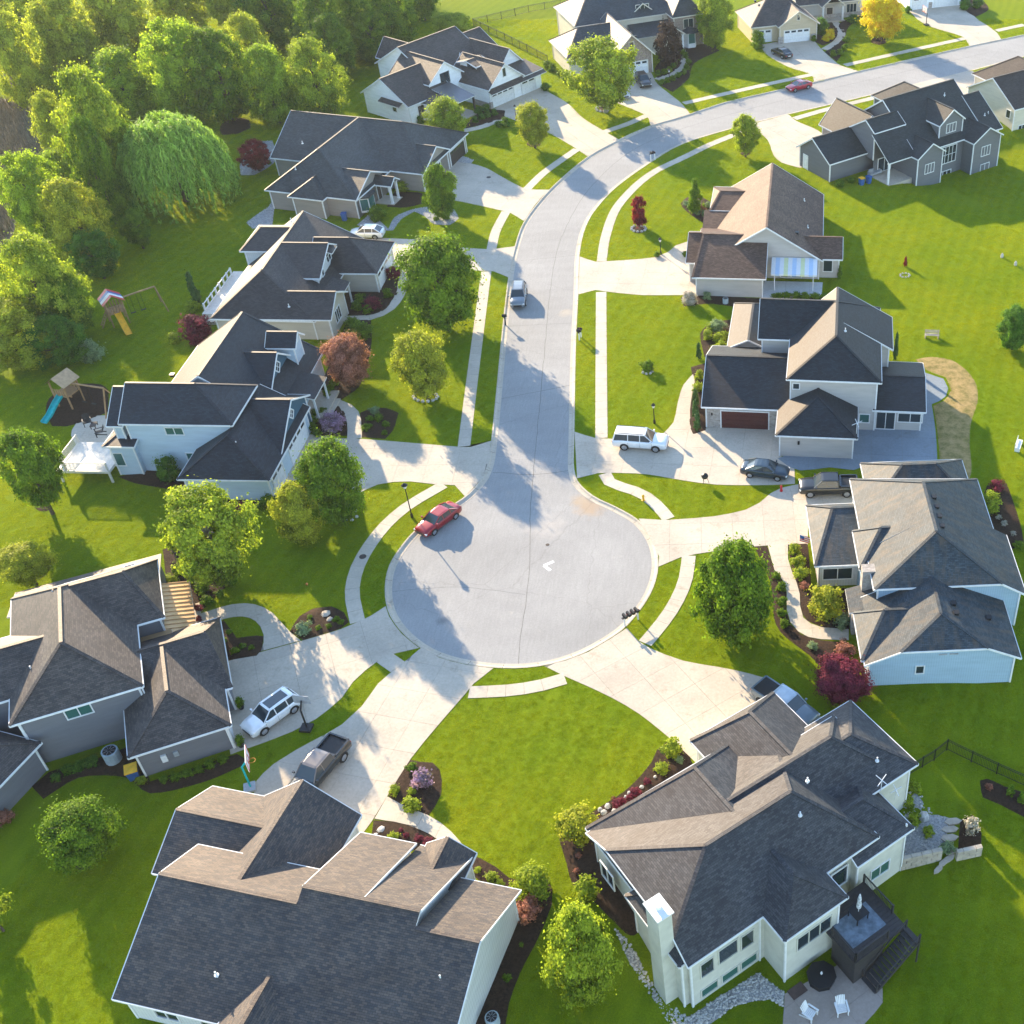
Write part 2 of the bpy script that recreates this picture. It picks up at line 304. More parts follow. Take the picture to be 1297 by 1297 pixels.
L['plum'] = leaf('leaf_plum', (.05,.012,.02), (.36,.06,.11)); L['bronze'] = leaf('leaf_bronze', (0.147,0.062,0.042), (0.670,0.313,0.231)); L['conif'] = leaf('leaf_conifer', (0.016,0.053,0.016), (0.105,0.188,0.046), .1)
L['willow'] = leaf('leaf_willow', (0.069,0.164,0.021), (0.545,0.736,0.137)); L['sage'] = leaf('leaf_sage', (0.105,0.167,0.084), (0.460,0.566,0.313)); L['lilac'] = leaf('leaf_lilac', (.12,.12,.09), (.68,.42,.72)); L['pink'] = leaf('leaf_pink', (0.167,0.188,0.105), (0.850,0.732,0.753))
L['wood1'] = leaf('leaf_wood_olive', (.13,.17,.02), (.64,.66,.08), .64); L['wood2'] = leaf('leaf_wood_green', (.1,.18,.018), (.53,.64,.06), .64); L['brown'] = leaf('leaf_brown', (.02,.013,.01), (.1,.06,.05), .3)
# ------------------------------------------------------------------ plan geometry helpers
def smooth(pts, closed=True, step=1.0, corner=48):
    'Catmull-Rom through the points, keeping real corners sharp'
    n = len(pts); pts = [Vector((p[0], p[1])) for p in pts]; out = []
    def sharp(i):
        if not closed and i in (0, n-1): return True
        a = pts[i]-pts[i-1]; b = pts[(i+1) % n]-pts[i]
        return a.length < 1e-6 or b.length < 1e-6 or math.degrees(a.angle(b)) > corner
    for i in range(n if closed else n-1):
        j = (i+1) % n; p0, p1 = pts[i], pts[j]; d = p1-p0
        t0 = d if sharp(i) else (p1-pts[i-1])*.5*min(1, d.length/max(.01, (p0-pts[i-1]).length))
        t1 = d if sharp(j) else (pts[(j+1) % n]-p0)*.5*min(1, d.length/max(.01, (pts[(j+1) % n]-p1).length))
        k = max(1, int(d.length/step)); k = 1 if (sharp(i) and sharp(j)) else k
        for q in range(k):
            t = q/k; t2, t3 = t*t, t*t*t
            out.append(p0*(2*t3-3*t2+1)+t0*(t3-2*t2+t)+p1*(-2*t3+3*t2)+t1*(t3-t2))
    if not closed: out.append(pts[-1])
    return out
def inside(p, poly):
    c = False; x, y = p[0], p[1]; j = len(poly)-1
    for i in range(len(poly)):
        a, b = poly[i], poly[j]
        if (a[1] > y) != (b[1] > y) and x < (b[0]-a[0])*(y-a[1])/(b[1]-a[1])+a[0]: c = not c
        j = i
    return c
def resample(pts, step):
    out = [pts[0].copy()]; acc = 0.0
    for a, b in zip(pts, pts[1:]):
        d = (b-a).length
        while acc+d >= step:
            t = (step-acc)/d; a = a.lerp(b, t); out.append(a.copy()); d = (b-a).length; acc = 0.0
        acc += d
    if (out[-1]-pts[-1]).length > step*.35: out.append(pts[-1].copy())
    else: out[-1] = pts[-1].copy()
    return out
def normals(pts):
    r = []
    for i in range(len(pts)):
        d = (pts[min(i+1, len(pts)-1)]-pts[max(i-1, 0)]).normalized(); r.append(Vector((-d.y, d.x)))
    return r
def clip(poly, a, b):
    'keep the part of poly left of the line a->b'
    out = []; nx, ny = -(b[1]-a[1]), b[0]-a[0]
    f = lambda p: (p[0]-a[0])*nx+(p[1]-a[1])*ny
    for i in range(len(poly)):
        p, q = poly[i-1], poly[i]; fp, fq = f(p), f(q)
        if (fp >= 0) != (fq >= 0):
            t = fp/(fp-fq); out.append((p[0]+(q[0]-p[0])*t, p[1]+(q[1]-p[1])*t))
        if fq >= 0: out.append((q[0], q[1]))
    return out
def area(p): return abs(sum(p[i-1][0]*p[i][1]-p[i][0]*p[i-1][1] for i in range(len(p))))/2
def px2(pts, terr=False): return [Vector((G(*p) if terr else P(*p)).xy) for p in pts]

# ------------------------------------------------------------------ road, kerb, lawn
KERB = [(1297,43.6),(1228,58),(1087,90),(1030,104),(920,129),(865,147),(824,159),(784,176.5),(744,198.6),(697,239),(664,280),(651.5,313.5),(643.8,351),(636,417.5),(629,490),(622.4,556),(618,586),(610,606),(589,629),(552,652),(523,674),(502,700),(492,718),(487.6,738.3),(488,760.3),(494,780.4),(510,802.4),(532,820.4),(556,832.5),(590,841.5),(626,846),(660,846.5),(690,843),(716,836.5),(744,825.5),(772,809.4),(793,794.4),(816,766),(826.3,748),(832.7,728),(834,708),(830.3,690),(822.3,674),(808,658),(790,647),(772,638),(756,631),(740,619),(731,608),(727,592),(727.4,560),(728.3,500),(729.8,431),(732.5,374.5),(734.2,323),(740.3,292.7),(751.4,270),(777.7,240),(822.6,207),(865,182.5),(926,163.5),(999,145),(1091.5,123.5),(1229.6,90),(1263,81),(1297,72)]
kp = px2(KERB)
d0 = (kp[0]-kp[2]).normalized(); d1 = (kp[-1]-kp[-4]).normalized(); dd = (d0+d1).normalized()
kp = [kp[0]+dd*160]+kp+[kp[-1]+dd*160]
kline = resample(smooth(kp, False, .8), 1.0)
def offset(pts, d): return [p+n*d for p, n in zip(pts, normals(pts))]
sgn = 1 if inside(kline[200]+normals(kline)[200]*1.0, kline) else -1
inner = offset(kline, .62*sgn)
def axis(lo, hi, step, far):
    a = list(np.arange(lo, hi+.1, step)); k = 1
    s = step
    lo_, hi_ = lo, hi
    while hi_ < far[1] or lo_ > far[0]:
        s *= 1.7
        if hi_ < far[1]: hi_ += s; a.append(hi_)
        if lo_ > far[0]: lo_ -= s; a.insert(0, lo_)
    return a
gx = axis(-150, 66, 2.6, (-620, 620)); gy = axis(22, 246, 2.6, (-400, 900))
rb = RNG; gv = []; bb = [min(p.x for p in kline), max(p.x for p in kline), min(p.y for p in kline), max(p.y for p in kline)]
for y in gy:
    for x in gx:
        if bb[0]-1 < x < bb[1]+1 and bb[2]-1 < y < bb[3]+1 and inside((x, y), kline): continue
        gv.append(Vector((x+rb.uniform(-.3,.3), y+rb.uniform(-.3,.3))))
n0 = len(gv); gv += [p.copy() for p in kline]
ed = [(n0+i, n0+(i+1) % len(kline)) for i in range(len(kline))]
vo, eo, fo, _, _, _ = delaunay_2d_cdt(gv, ed, [], 0, 1e-4)
fo = [f for f in fo if not inside(sum((vo[i] for i in f), Vector((0,0)))/len(f), kline)]
me = bpy.data.meshes.new('lawn'); me.from_pydata([(v.x, v.y, zg(v.x, v.y)) for v in vo], [], fo); me.update()
me.polygons.foreach_set('use_smooth', [True]*len(me.polygons))
struct(link('lawn', me, None, M['grass']))
def ngon(name, poly, z, m, parent=None):
    tri = tessellate_polygon([[Vector((p[0], p[1], 0)) for p in poly]])
    up = []
    for t in tri:
        a, b, c = (poly[i] for i in t)
        up.append(t if (b[0]-a[0])*(c[1]-a[1])-(c[0]-a[0])*(b[1]-a[1]) > 0 else (t[0], t[2], t[1]))
    me = bpy.data.meshes.new(name); me.from_pydata([(p[0], p[1], z if not callable(z) else z(p[0], p[1])) for p in poly], [], up); me.update()
    return link(name, me, parent, m)
road = struct(ngon('road', offset(kline, .55*sgn), -.125, M['road']))
kerb = struct(link('kerb', None))
prof = [(0.0, -.02), (0.0, .03), (.14, .03), (.26, -.07), (.36, -.108), (.62, -.112), (.62, -.14)]
kn = normals(kline); i = 0
while i < len(kline)-1:
    j = min(i+3, len(kline)-1); b = MB(); rows = []
    for k in range(i, j+1):
        t = (.012 if k == i else 0)-(.012 if k == j else 0)
        d = (kline[min(k+1, len(kline)-1)]-kline[max(k-1, 0)]).normalized()*t
        rows.append([(kline[k].x+d.x+kn[k].x*o*sgn, kline[k].y+d.y+kn[k].y*o*sgn, z) for o, z in prof])
    for r0, r1 in zip(rows, rows[1:]):
        for q in range(len(prof)-1):
            f = [r0[q], r1[q], r1[q+1], r0[q+1]]; b.poly(f if sgn < 0 else f[::-1])
    o = b.build('kerb_segment', M['kerb'], kerb); i = j
# crack-sealed joints in the road: thin dark strips
jt = MB()
def seam(pts, w=.035, wob=.05):
    p = resample(smooth(px2(pts), False, 1), 1.2); nn = normals(p); off = [RNG.uniform(-wob, wob) for _ in p]
    for k in range(len(p)-1):
        a, b_ = p[k]+nn[k]*off[k], p[k+1]+nn[k+1]*off[k+1]
        jt.poly([(a-nn[k]*w)[:]+(-.1205,), (b_-nn[k+1]*w)[:]+(-.1205,), (b_+nn[k+1]*w)[:]+(-.1205,), (a+nn[k]*w)[:]+(-.1205,)])
seam([(656,843),(660,800),(668,745),(671,690),(672,640),(675,600),(681,540),(690,440),(699,350),(711,300),(745,240),(800,190),(870,160),(1000,124),(1250,66)], .03)
seam([(624,597),(675,600),(727,594)], .035); seam([(629,505),(690,493),(726,486)], .03); seam([(644,412),(724,408)], .02); seam([(651,330),(732,322)], .02); seam([(497,748),(580,742),(665,752)], .018)
jt.build('joint_line', flat('tar_joint', (.17,.16,.15), .9), road)
pm = MB()                                                              # the painted white corner mark in the turning circle
a, b_, c = (P(701.5,711,-.12), P(689,716.3,-.12), P(697,722.5,-.12))
for p, q in ((a, b_), (b_, c)):
    d = (q-p).normalized(); s_ = Vector((-d.y, d.x, 0))*.16
    zz = -.1195 if p is a else -.1165
    pm.poly([(p.x-s_.x, p.y-s_.y, zz), (q.x-s_.x, q.y-s_.y, zz), (q.x+s_.x, q.y+s_.y, zz), (p.x+s_.x, p.y+s_.y, zz)])
pm.build('painted_mark', M['paintw'], road)
mh = MB(); mh.lathe([(.33,0),(.33,.012),(.27,.016),(.26,.01),(.05,.012)], 20)
for (x, y, z) in ((459.5,705,.034),(693.5,690,-.122),(619,224.5,.034)):
    o = mh.build('manhole_cover', flat('cast_iron', (.06,.045,.04), .7), None); o.location = P(x, y, z)
    tag(o, {459.5:'round iron utility cover set in the curved sidewalk', 693.5:'small iron cover in the middle of the turning circle', 619:'round iron cover in the wide pale driveway'}[x], 'manhole cover')
    if x == 693.5: o.scale = (.55,.55,1)

def slab(poly, parent, z, m, name='slab', gap=.012, th=.06):
    c = (sum(p[0] for p in poly)/len(poly), sum(p[1] for p in poly)/len(poly))
    r = max(math.dist(c, p) for p in poly); k = 1-gap/max(r, .3)
    b = MB(); zz = z+RNG.uniform(-.003, .003)
    b.prism([(c[0]+(p[0]-c[0])*k, c[1]+(p[1]-c[1])*k) for p in poly], zz-th, zz, 0)
    return b.build(name, m, parent)
def strip(name, pts, w=1.3, z=.036, step=1.5, m='walk'):
    root = struct(link(name, None)); p = resample(smooth(px2(pts), False, .6), step); nn = normals(p)
    for k in range(len(p)-1):
        a, b_ = p[k], p[k+1]; MASK.append([(a-nn[k]*w/2), (b_-nn[k+1]*w/2), (b_+nn[k+1]*w/2), (a+nn[k]*w/2)])
        slab([a-nn[k]*w/2, b_-nn[k+1]*w/2, b_+nn[k+1]*w/2, a+nn[k]*w/2], root, z, M[m])
    return root
def paved(name, pts, ang, sx=3.0, sy=3.0, z=.03, m='drive', terr=False, dz=None):
    poly = smooth(px2(pts, terr), True, 1.2)
    z0 = z if dz is None else dz; MASK.append(poly)
    root = struct(ngon(name, poly, z0-.02, M['joint']))
    c, s = math.cos(math.radians(ang)), math.sin(math.radians(ang)); o = poly[0]
    uv = [((p.x-o.x)*c+(p.y-o.y)*s, -(p.x-o.x)*s+(p.y-o.y)*c) for p in poly]
    u0, v0 = min(p[0] for p in uv), min(p[1] for p in uv)
    nu = int((max(p[0] for p in uv)-u0)/sx)+1; nv = int((max(p[1] for p in uv)-v0)/sy)+1
    for i in range(nu):
        col = clip(clip(uv, (u0+i*sx, 1), (u0+i*sx, 0)), (u0+(i+1)*sx, 0), (u0+(i+1)*sx, 1))
        if len(col) < 3: continue
        for j in range(nv):
            q = clip(clip(col, (0, v0+j*sy), (1, v0+j*sy)), (1, v0+(j+1)*sy), (0, v0+(j+1)*sy))
            if len(q) < 3 or area(q) < .12: continue
            slab([(o.x+a*c-b_*s, o.y+a*s+b_*c) for a, b_ in q], root, z0, M[m])
    return root
strip('sidewalk', [(935,169),(900,183),(865,200),(830,217),(805,236),(780,265),(767,300),(762,331)])
strip('sidewalk', [(761.5,370),(761.5,450),(761.8,555)])
strip('sidewalk', [(766,600),(771,610),(788,617),(812,625),(832,640),(847,657.5)])
strip('sidewalk', [(872.5,704),(868,735),(855,765),(838,790),(817,815)])
strip('sidewalk', [(594,877),(640,875),(680,869.5),(716,859.5)])
strip('sidewalk', [(453,788),(446,749),(455.4,712.5),(483,671),(515,642),(562,614)])
strip('sidewalk', [(587.7,565.5),(597,490),(606,420),(616,344)])
strip('sidewalk', [(622.4,316),(628,293),(641,268)])
strip('sidewalk', [(667,240),(690,218),(731,189)])
strip('sidewalk', [(766,167),(795,157),(820,146)])
strip('sidewalk', [(866,131),(940,114),(1028,94.5)])
strip('sidewalk', [(1070,82.8),(1140,67),(1222,48.7)])
strip('sidewalk', [(1262,39),(1297,31.5)])
strip('sidewalk', [(1006,150.5),(1050,138),(1140,116)])
strip('sidewalk', [(486,832.5),(504,845)], 1.5, .036, 1.6)
paved('driveway', [(727.6,547),(754,555),(775,556),(800,556.5),(838,551),(853,535),(858,512),(866,487),(884,468),(889,471),(879,490),(874,520),(876,545),(893,539),(988,543),(990,583),(1006,586),(1007,613),(970,614.5),(907,614),(864,608.5),(820,601),(775,599),(757,599.5),(731,606)], -4)
paved('driveway', [(809,657),(826,658),(843,659),(864,657.5),(905,654),(944,646),(962,637),(976,625),(990,618),(1008,614),(1082,610),(1084,646),(1024,650),(1023,690),(998,690),(972,691),(930,695),(881,702),(862,706),(834,718),(835,705)], 3)
paved('driveway', [(794,795.5),(809,812.5),(823,821),(865,837),(931,849),(985,865),(1018,890),(1060,925),(985,990),(905,990),(872,957),(848,935),(809,904),(775,884),(739,867),(716,857),(689,843.5),(716,837),(745,826),(772,810)], 37)
paved('driveway', [(625,846.5),(600,866),(585,884),(559,914),(537,940),(520.5,961),(505,985),(490.4,1009),(472,1039),(445,1075),(330,1030),(320,995),(333,980),(347,967.5),(375,950),(433,918),(458,895),(479,866),(492,854.5),(511,839.5),(533,821),(556,833),(590,842)], -12.5)
paved('driveway', [(488.5,768),(470,780),(458,786),(432,797),(382,812),(287,838),(280,880),(292,956),(300.5,952.5),(334,941),(370,927),(400,911),(433,884),(447,864),(462,850),(477,838.5),(497,828.5),(531,820.8),(509,803),(493,781)], 25)
paved('driveway', [(385,549),(432,555.5),(457,556),(520,561),(580.6,566),(596,566.5),(622,558.5),(618,586),(610,606),(589,629),(576,614.6),(550,613.5),(520,610),(499,610.5),(478,614),(462,621),(440,632),(380,640),(340,625),(355,590)], 2)
paved('driveway', [(470,301),(535,304),(552,307),(570.5,312),(616,315.8),(629,315.2),(652,312),(647,335),(643.8,351.5),(624,343.5),(608,343),(560,341),(495,338)], 0)
paved('driveway', [(560,203),(580,204),(598,207.5),(616,213),(634,223),(650,232),(661,237.5),(672,240),(695.5,240.5),(679,258),(663.5,280),(646,269.5),(636,267),(605,260),(576,254),(555,251),(548,226)], -13)
paved('driveway', [(622,140),(645.7,150),(692,167),(727.5,187),(744,198),(784,177),(766,166.5),(739,150),(719,131),(696,117.5),(682,111),(655,120)], 35)
paved('driveway', [(768,125),(782,112),(800,88),(824,90),(832.5,106),(862,130),(874,144),(824,159.5),(819,147),(795,136)], 28)
paved('driveway', [(963.6,57),(968,66),(978,74),(1001,86),(1027.5,94.5),(1031,103.5),(1087,90),(1065,83),(1052,73),(1040.6,62.5),(1030,50),(991,52)], 18)
paved('driveway', [(1150,12),(1164,26),(1181.6,35),(1219,46.5),(1228,58),(1268,50),(1263,42),(1250,32),(1240,26),(1217,5),(1180,5)], 18)
paved('driveway', [(927,163),(964,154),(999,145),(1008,153),(1040,168),(1050,190),(1014,213),(990,206),(980,197),(976,186),(972,177),(963,168.5),(944,171)], 36)
paved('driveway', [(1140,112),(1231,89.5),(1250,102),(1262,125),(1220,128),(1165,124)], 34)
paved('driveway', [(734.2,325),(754,331.5),(769,331),(800,329),(829,326),(846,319.5),(856,311),(871,306),(895,320),(890,374),(850,374),(815,374),(785,371.5),(769,369.5),(754,367.5),(732.6,373)], -3)
paved('footpath', [(972.5,691),(977,708),(981,722),(992,736),(996.5,750),(996.5,772),(1001,788),(1011,800),(1024,807),(1040,810),(1075,811),(1075,797),(1040,794.5),(1027,790),(1017.5,782.6),(1013.5,768),(1013,752.5),(1009,738),(1003,724),(998,708),(998,689)], 3, 1.6, 1.6, .038, 'walk')
paved('footpath', [(490.4,1009),(505,1017),(520,1024),(542,1032.6),(558,1042),(572,1054),(583,1066),(592,1080),(575,1083),(560,1068),(545,1057),(532,1051),(516,1045),(499,1041),(474,1037.6)], -12, 1.7, 1.7, .038, 'walk')
paved('footpath', [(381,811.5),(368,801),(357,789),(346,777),(334,769.5),(322,765.5),(310.5,764.3),(295,765.5),(280.5,769),(249,779),(255,793),(270,788),(284,784),(296,781.5),(307,781),(317,783),(324,787),(330,794),(334,804),(334,814),(330.5,825)], 25, 1.6, 1.6, .038, 'walk')
strip('footpath', [(398,503),(425,511),(443,520),(449,537),(449,556)], 1.5, .038)
strip('footpath', [(436,404),(470,402),(492,392),(505,376),(511,358),(514,341)], 1.3, .038)
strip('footpath', [(580,167),(610,161),(636,150)], 1.4, .038)
strip('footpath', [(832,101),(850,94),(862,86),(865,78),(856,68)], 1.5, .038)
strip('footpath', [(1044,63),(1060,53),(1066,43),(1060,32),(1052,20)], 1.5, .038)
paved('patio', [(985,581),(1000,592),(1014,596),(1032,594.5),(1051,592),(1068,594),(1081,595.5),(1091,592),(1101,586),(1115,584.5),(1150,587),(1182,589),(1187,585),(1184.5,542),(1180,512),(1190,508),(1198,502),(1201,492),(1195,480),(1171,472),(1130,472),(1080,540)], -4, 3.2, 3.2, .03, 'patio_blue')
paved('patio', [(963,383),(1040,386),(1042,358),(968,356)], -3, 3, 3, .05, 'patio_white')
paved('patio', [(90,552),(91,545),(96,537),(104,531),(116,527),(136,526),(160,545),(160,575),(110,575)], 0, 1.6, 1.6, .03, 'walk')

def bed(name, pts, m, dz=.03, jit=.05, terr=True, step=.9):
    poly = smooth(px2(pts, terr), True, .8); xs = [p.x for p in poly]; ys = [p.y for p in poly]
    v = [p.copy() for p in poly]; n = len(v)
    (SOIL if m == 'soil' else MASK).append(poly)
    for x in np.arange(min(xs), max(xs), step):
        for y in np.arange(min(ys), max(ys), step):
            q = Vector((x+RNG.uniform(-.25,.25), y+RNG.uniform(-.25,.25)))
            if inside(q, poly) and min((q-w).length for w in poly) > .3: v.append(q)
    vo, eo, fo, _, _, _ = delaunay_2d_cdt(v, [(i, (i+1) % n) for i in range(n)], [], 1, 1e-4)
    me = bpy.data.meshes.new(name)
    me.from_pydata([(p.x, p.y, zg(p.x, p.y)+(dz+RNG.uniform(.04, .04+jit) if i >= n else dz*.4)) for i, p in enumerate(vo)], [], fo); me.update()
    me.polygons.foreach_set('use_smooth', [True]*len(me.polygons))
    return struct(link(name, me, None, M[m]))
BEDS = [
 ('mulch_bed','mulch',[(519,962),(532,965),(548,966),(557,975),(560,990),(559,1006),(551,1022),(543,1033),(520,1025),(505,1018),(492,1009),(505,985)]),
 ('mulch_bed','mulch',[(473,1039),(499,1041),(520,1046),(540,1053),(556,1066),(540,1080),(470,1065)]),
 ('mulch_bed','mulch',[(592,1080),(610,1088),(628,1098),(645,1112),(660,1115),(690,1110),(700,1126),(699,1146),(690,1170),(678,1196),(660,1230),(645,1270),(640,1300),(590,1300),(610,1200),(640,1130),(600,1110)]),
 ('mulch_bed','mulch',[(848,937),(858,943),(873,957),(880,975),(800,1025),(770,1060),(772,1090),(800,1110),(840,1165),(800,1190),(770,1160),(745,1135),(725,1120),(718,1095),(708,1060),(716,1048),(733,1040),(760,1022),(790,1003),(812,982),(825,966),(832,950)]),
 ('gravel_bed','gravel',[(778,1175),(800,1196),(828,1250),(872,1290),(900,1270),(960,1232),(994,1258),(992,1275),(976,1266),(955,1268),(928,1275),(900,1297),(850,1300),(825,1262),(800,1225)]),
 ('gravel_bed','gravel',[(1150,998),(1165,1003),(1180,1030),(1203,1036),(1196,1075),(1142,1094),(1138,1060)]),
 ('mulch_bed','mulch',[(1216,1040),(1232,1032),(1243,1055),(1243,1071),(1213,1080)]),
 ('mulch_bed','mulch',[(1238,988),(1250,986),(1275,997),(1297,1004),(1320,1015),(1320,1045),(1297,1035),(1268,1020),(1245,1010)]),
 ('mulch_bed','mulch',[(955,692),(972,692),(977,710),(982,724),(994,738),(996,752),(996,774),(1001,790),(1014,803),(1040,811),(1072,813),(1078,840),(1104,880),(1080,884),(1060,866),(1040,845),(1025,830),(1005,815),(988,800),(980,782),(979,760),(975,735),(966,715)]),
 ('mulch_bed','mulch',[(998,690),(1023,688),(1028,745),(1072,745),(1076,797),(1040,794),(1022,786),(1014,770),(1013,752),(1004,726)]),
 ('mulch_bed','mulch',[(331,825),(325,832),(290,838),(270,800),(283,785),(300,808),(325,805),(334,806)]),
 ('mulch_bed','mulch',[(367,800),(380,780),(400,770),(420,768),(436,776),(442,788),(432,796),(384,811)]),
 ('mulch_bed','mulch',[(206,696),(215,745),(250,778),(262,768),(285,745),(304,728),(300,718),(260,700),(230,690)]),
 ('mulch_bed','mulch',[(456,523),(470,517),(490,517),(505,523),(498,545),(488,556),(458,554)]),
 ('mulch_bed','mulch',[(390,545),(395,520),(415,513),(432,515),(440,530),(440,552),(400,552)]),
 ('mulch_bed','mulch',[(400,497),(418,460),(440,405),(470,404),(470,440),(455,490),(430,508)]),
 ('mulch_bed','mulch',[(430,398),(445,345),(495,340),(506,360),(500,380),(485,395),(460,401)]),
 ('mulch_bed','mulch',[(330,640),(290,640),(225,622),(170,612),(150,604),(205,590),(345,618),(400,600),(400,640)]),
 ('mulch_bed','mulch',[(58,523),(62,505),(80,492),(105,486),(128,487),(137,494),(137,522),(110,533),(85,540),(66,540)]),
 ('mulch_bed','mulch',[(592,155),(612,138),(640,140),(638,151),(612,158),(590,163)]),
 ('mulch_bed','mulch',[(832,100),(830,85),(850,66),(866,70),(862,84),(850,93)]),
 ('mulch_bed','mulch',[(834,107),(852,97),(868,86),(872,74),(858,60),(890,55),(912,64),(880,80),(872,100),(852,117)]),
 ('mulch_bed','mulch',[(1044,66),(1062,54),(1067,44),(1062,30),(1090,20),(1073,38),(1072,60),(1060,78)]),
 ('mulch_bed','mulch',[(1031,52),(1032,22),(1050,22),(1062,40),(1056,52),(1042,58)]),
 ('mulch_bed','mulch',[(1215,8),(1235,22),(1252,12),(1245,0),(1215,-6)]),
 ('mulch_bed','mulch',[(862,258),(870,250),(890,250),(902,258),(905,275),(890,282),(872,270)]),
 ('mulch_bed','mulch',[(887,422),(900,408),(925,405),(930,450),(892,452)]),
 ('mulch_bed','mulch',[(875,465),(893,460),(895,545),(878,551),(872,535),(878,490)]),
 ('mulch_bed','mulch',[(862,377),(880,373),(975,378),(1060,372),(1062,386),(960,392),(900,385),(866,388)]),
 ('mulch_bed','mulch',[(1243,640),(1250,615),(1275,612),(1285,640),(1294,670),(1297,690),(1270,700),(1250,680)]),
 ('mulch_bed','mulch',[(40,996),(62,978),(134,957),(175,940),(190,990),(300,955),(318,965),(260,990),(190,1005),(160,985),(100,985),(55,1012)]),
 ('gravel_bed','gravel',[(340,262),(350,240),(345,285),(320,290),(312,282),(325,272)]),
 ('gravel_bed','gravel',[(304,208),(318,180),(345,178),(352,200),(340,212),(322,222),(305,222)]),
 ('gravel_bed','gravel',[(492,290),(500,275),(520,266),(540,262),(555,262),(575,265),(581,277),(570,285),(550,284),(538,274),(525,268),(508,278),(498,292),(470,292),(452,285),(470,270)]),
 ('mulch_bed','mulch',[(490,262),(500,242),(535,245),(535,258),(515,263)]),
 ('mulch_bed','mulch',[(278,165),(283,155),(300,148),(315,152),(318,162),(300,170),(282,171)]),
 ('gravel_bed','gravel',[(568,200),(580,196),(600,203),(597,207),(580,206)]),
 ('reed_marsh','reed',[(-60,120),(20,128),(50,150),(60,185),(52,215),(30,240),(15,300),(-20,350),(-80,360)]),
 ('bare_soil','soil',[(1160,455),(1180,452),(1205,456),(1225,470),(1237,488),(1238,510),(1230,535),(1228,560),(1230,600),(1215,625),(1180,620),(1130,600),(1100,590),(1184,592),(1190,585),(1187,545),(1182,514),(1195,508),(1204,495),(1198,478),(1172,468)]),
]
for nm, m_, pts in BEDS: bed(nm, pts, m_, .03 if m_ not in ('soil','reed') else .012, {'mulch':.07,'gravel':.04,'reed':.25,'soil':.01}[m_])
def pebbles(pts, n, seed, lo=.05, hi=.14):                             # loose river stones lying on the gravel: nobody could count them
    poly = px2(pts, True); rg = random.Random(seed); b = MB(); xs = [p.x for p in poly]; ys = [p.y for p in poly]; k = 0
    while k < n:
        x, y = rg.uniform(min(xs), max(xs)), rg.uniform(min(ys), max(ys))
        if not inside((x, y), poly): continue
        k += 1; r = rg.uniform(lo, hi); a = rg.uniform(0, 6.28); z = zg(x, y)+.06
        ring = [(x+r*math.cos(a+t*1.2566)*rg.uniform(.7,1.1), y+r*math.sin(a+t*1.2566)*rg.uniform(.7,1.1), z) for t in range(5)]
        for t in range(5): b.poly([ring[t], ring[(t+1) % 5], (x, y, z+r*.75)])
    return struct(b.build('river_stones', M['rock'], None), 'stuff')
for i, (nm, m_, pts) in enumerate(BEDS):
    if m_ == 'gravel': pebbles(pts, 900 if i == 4 else 350, i)
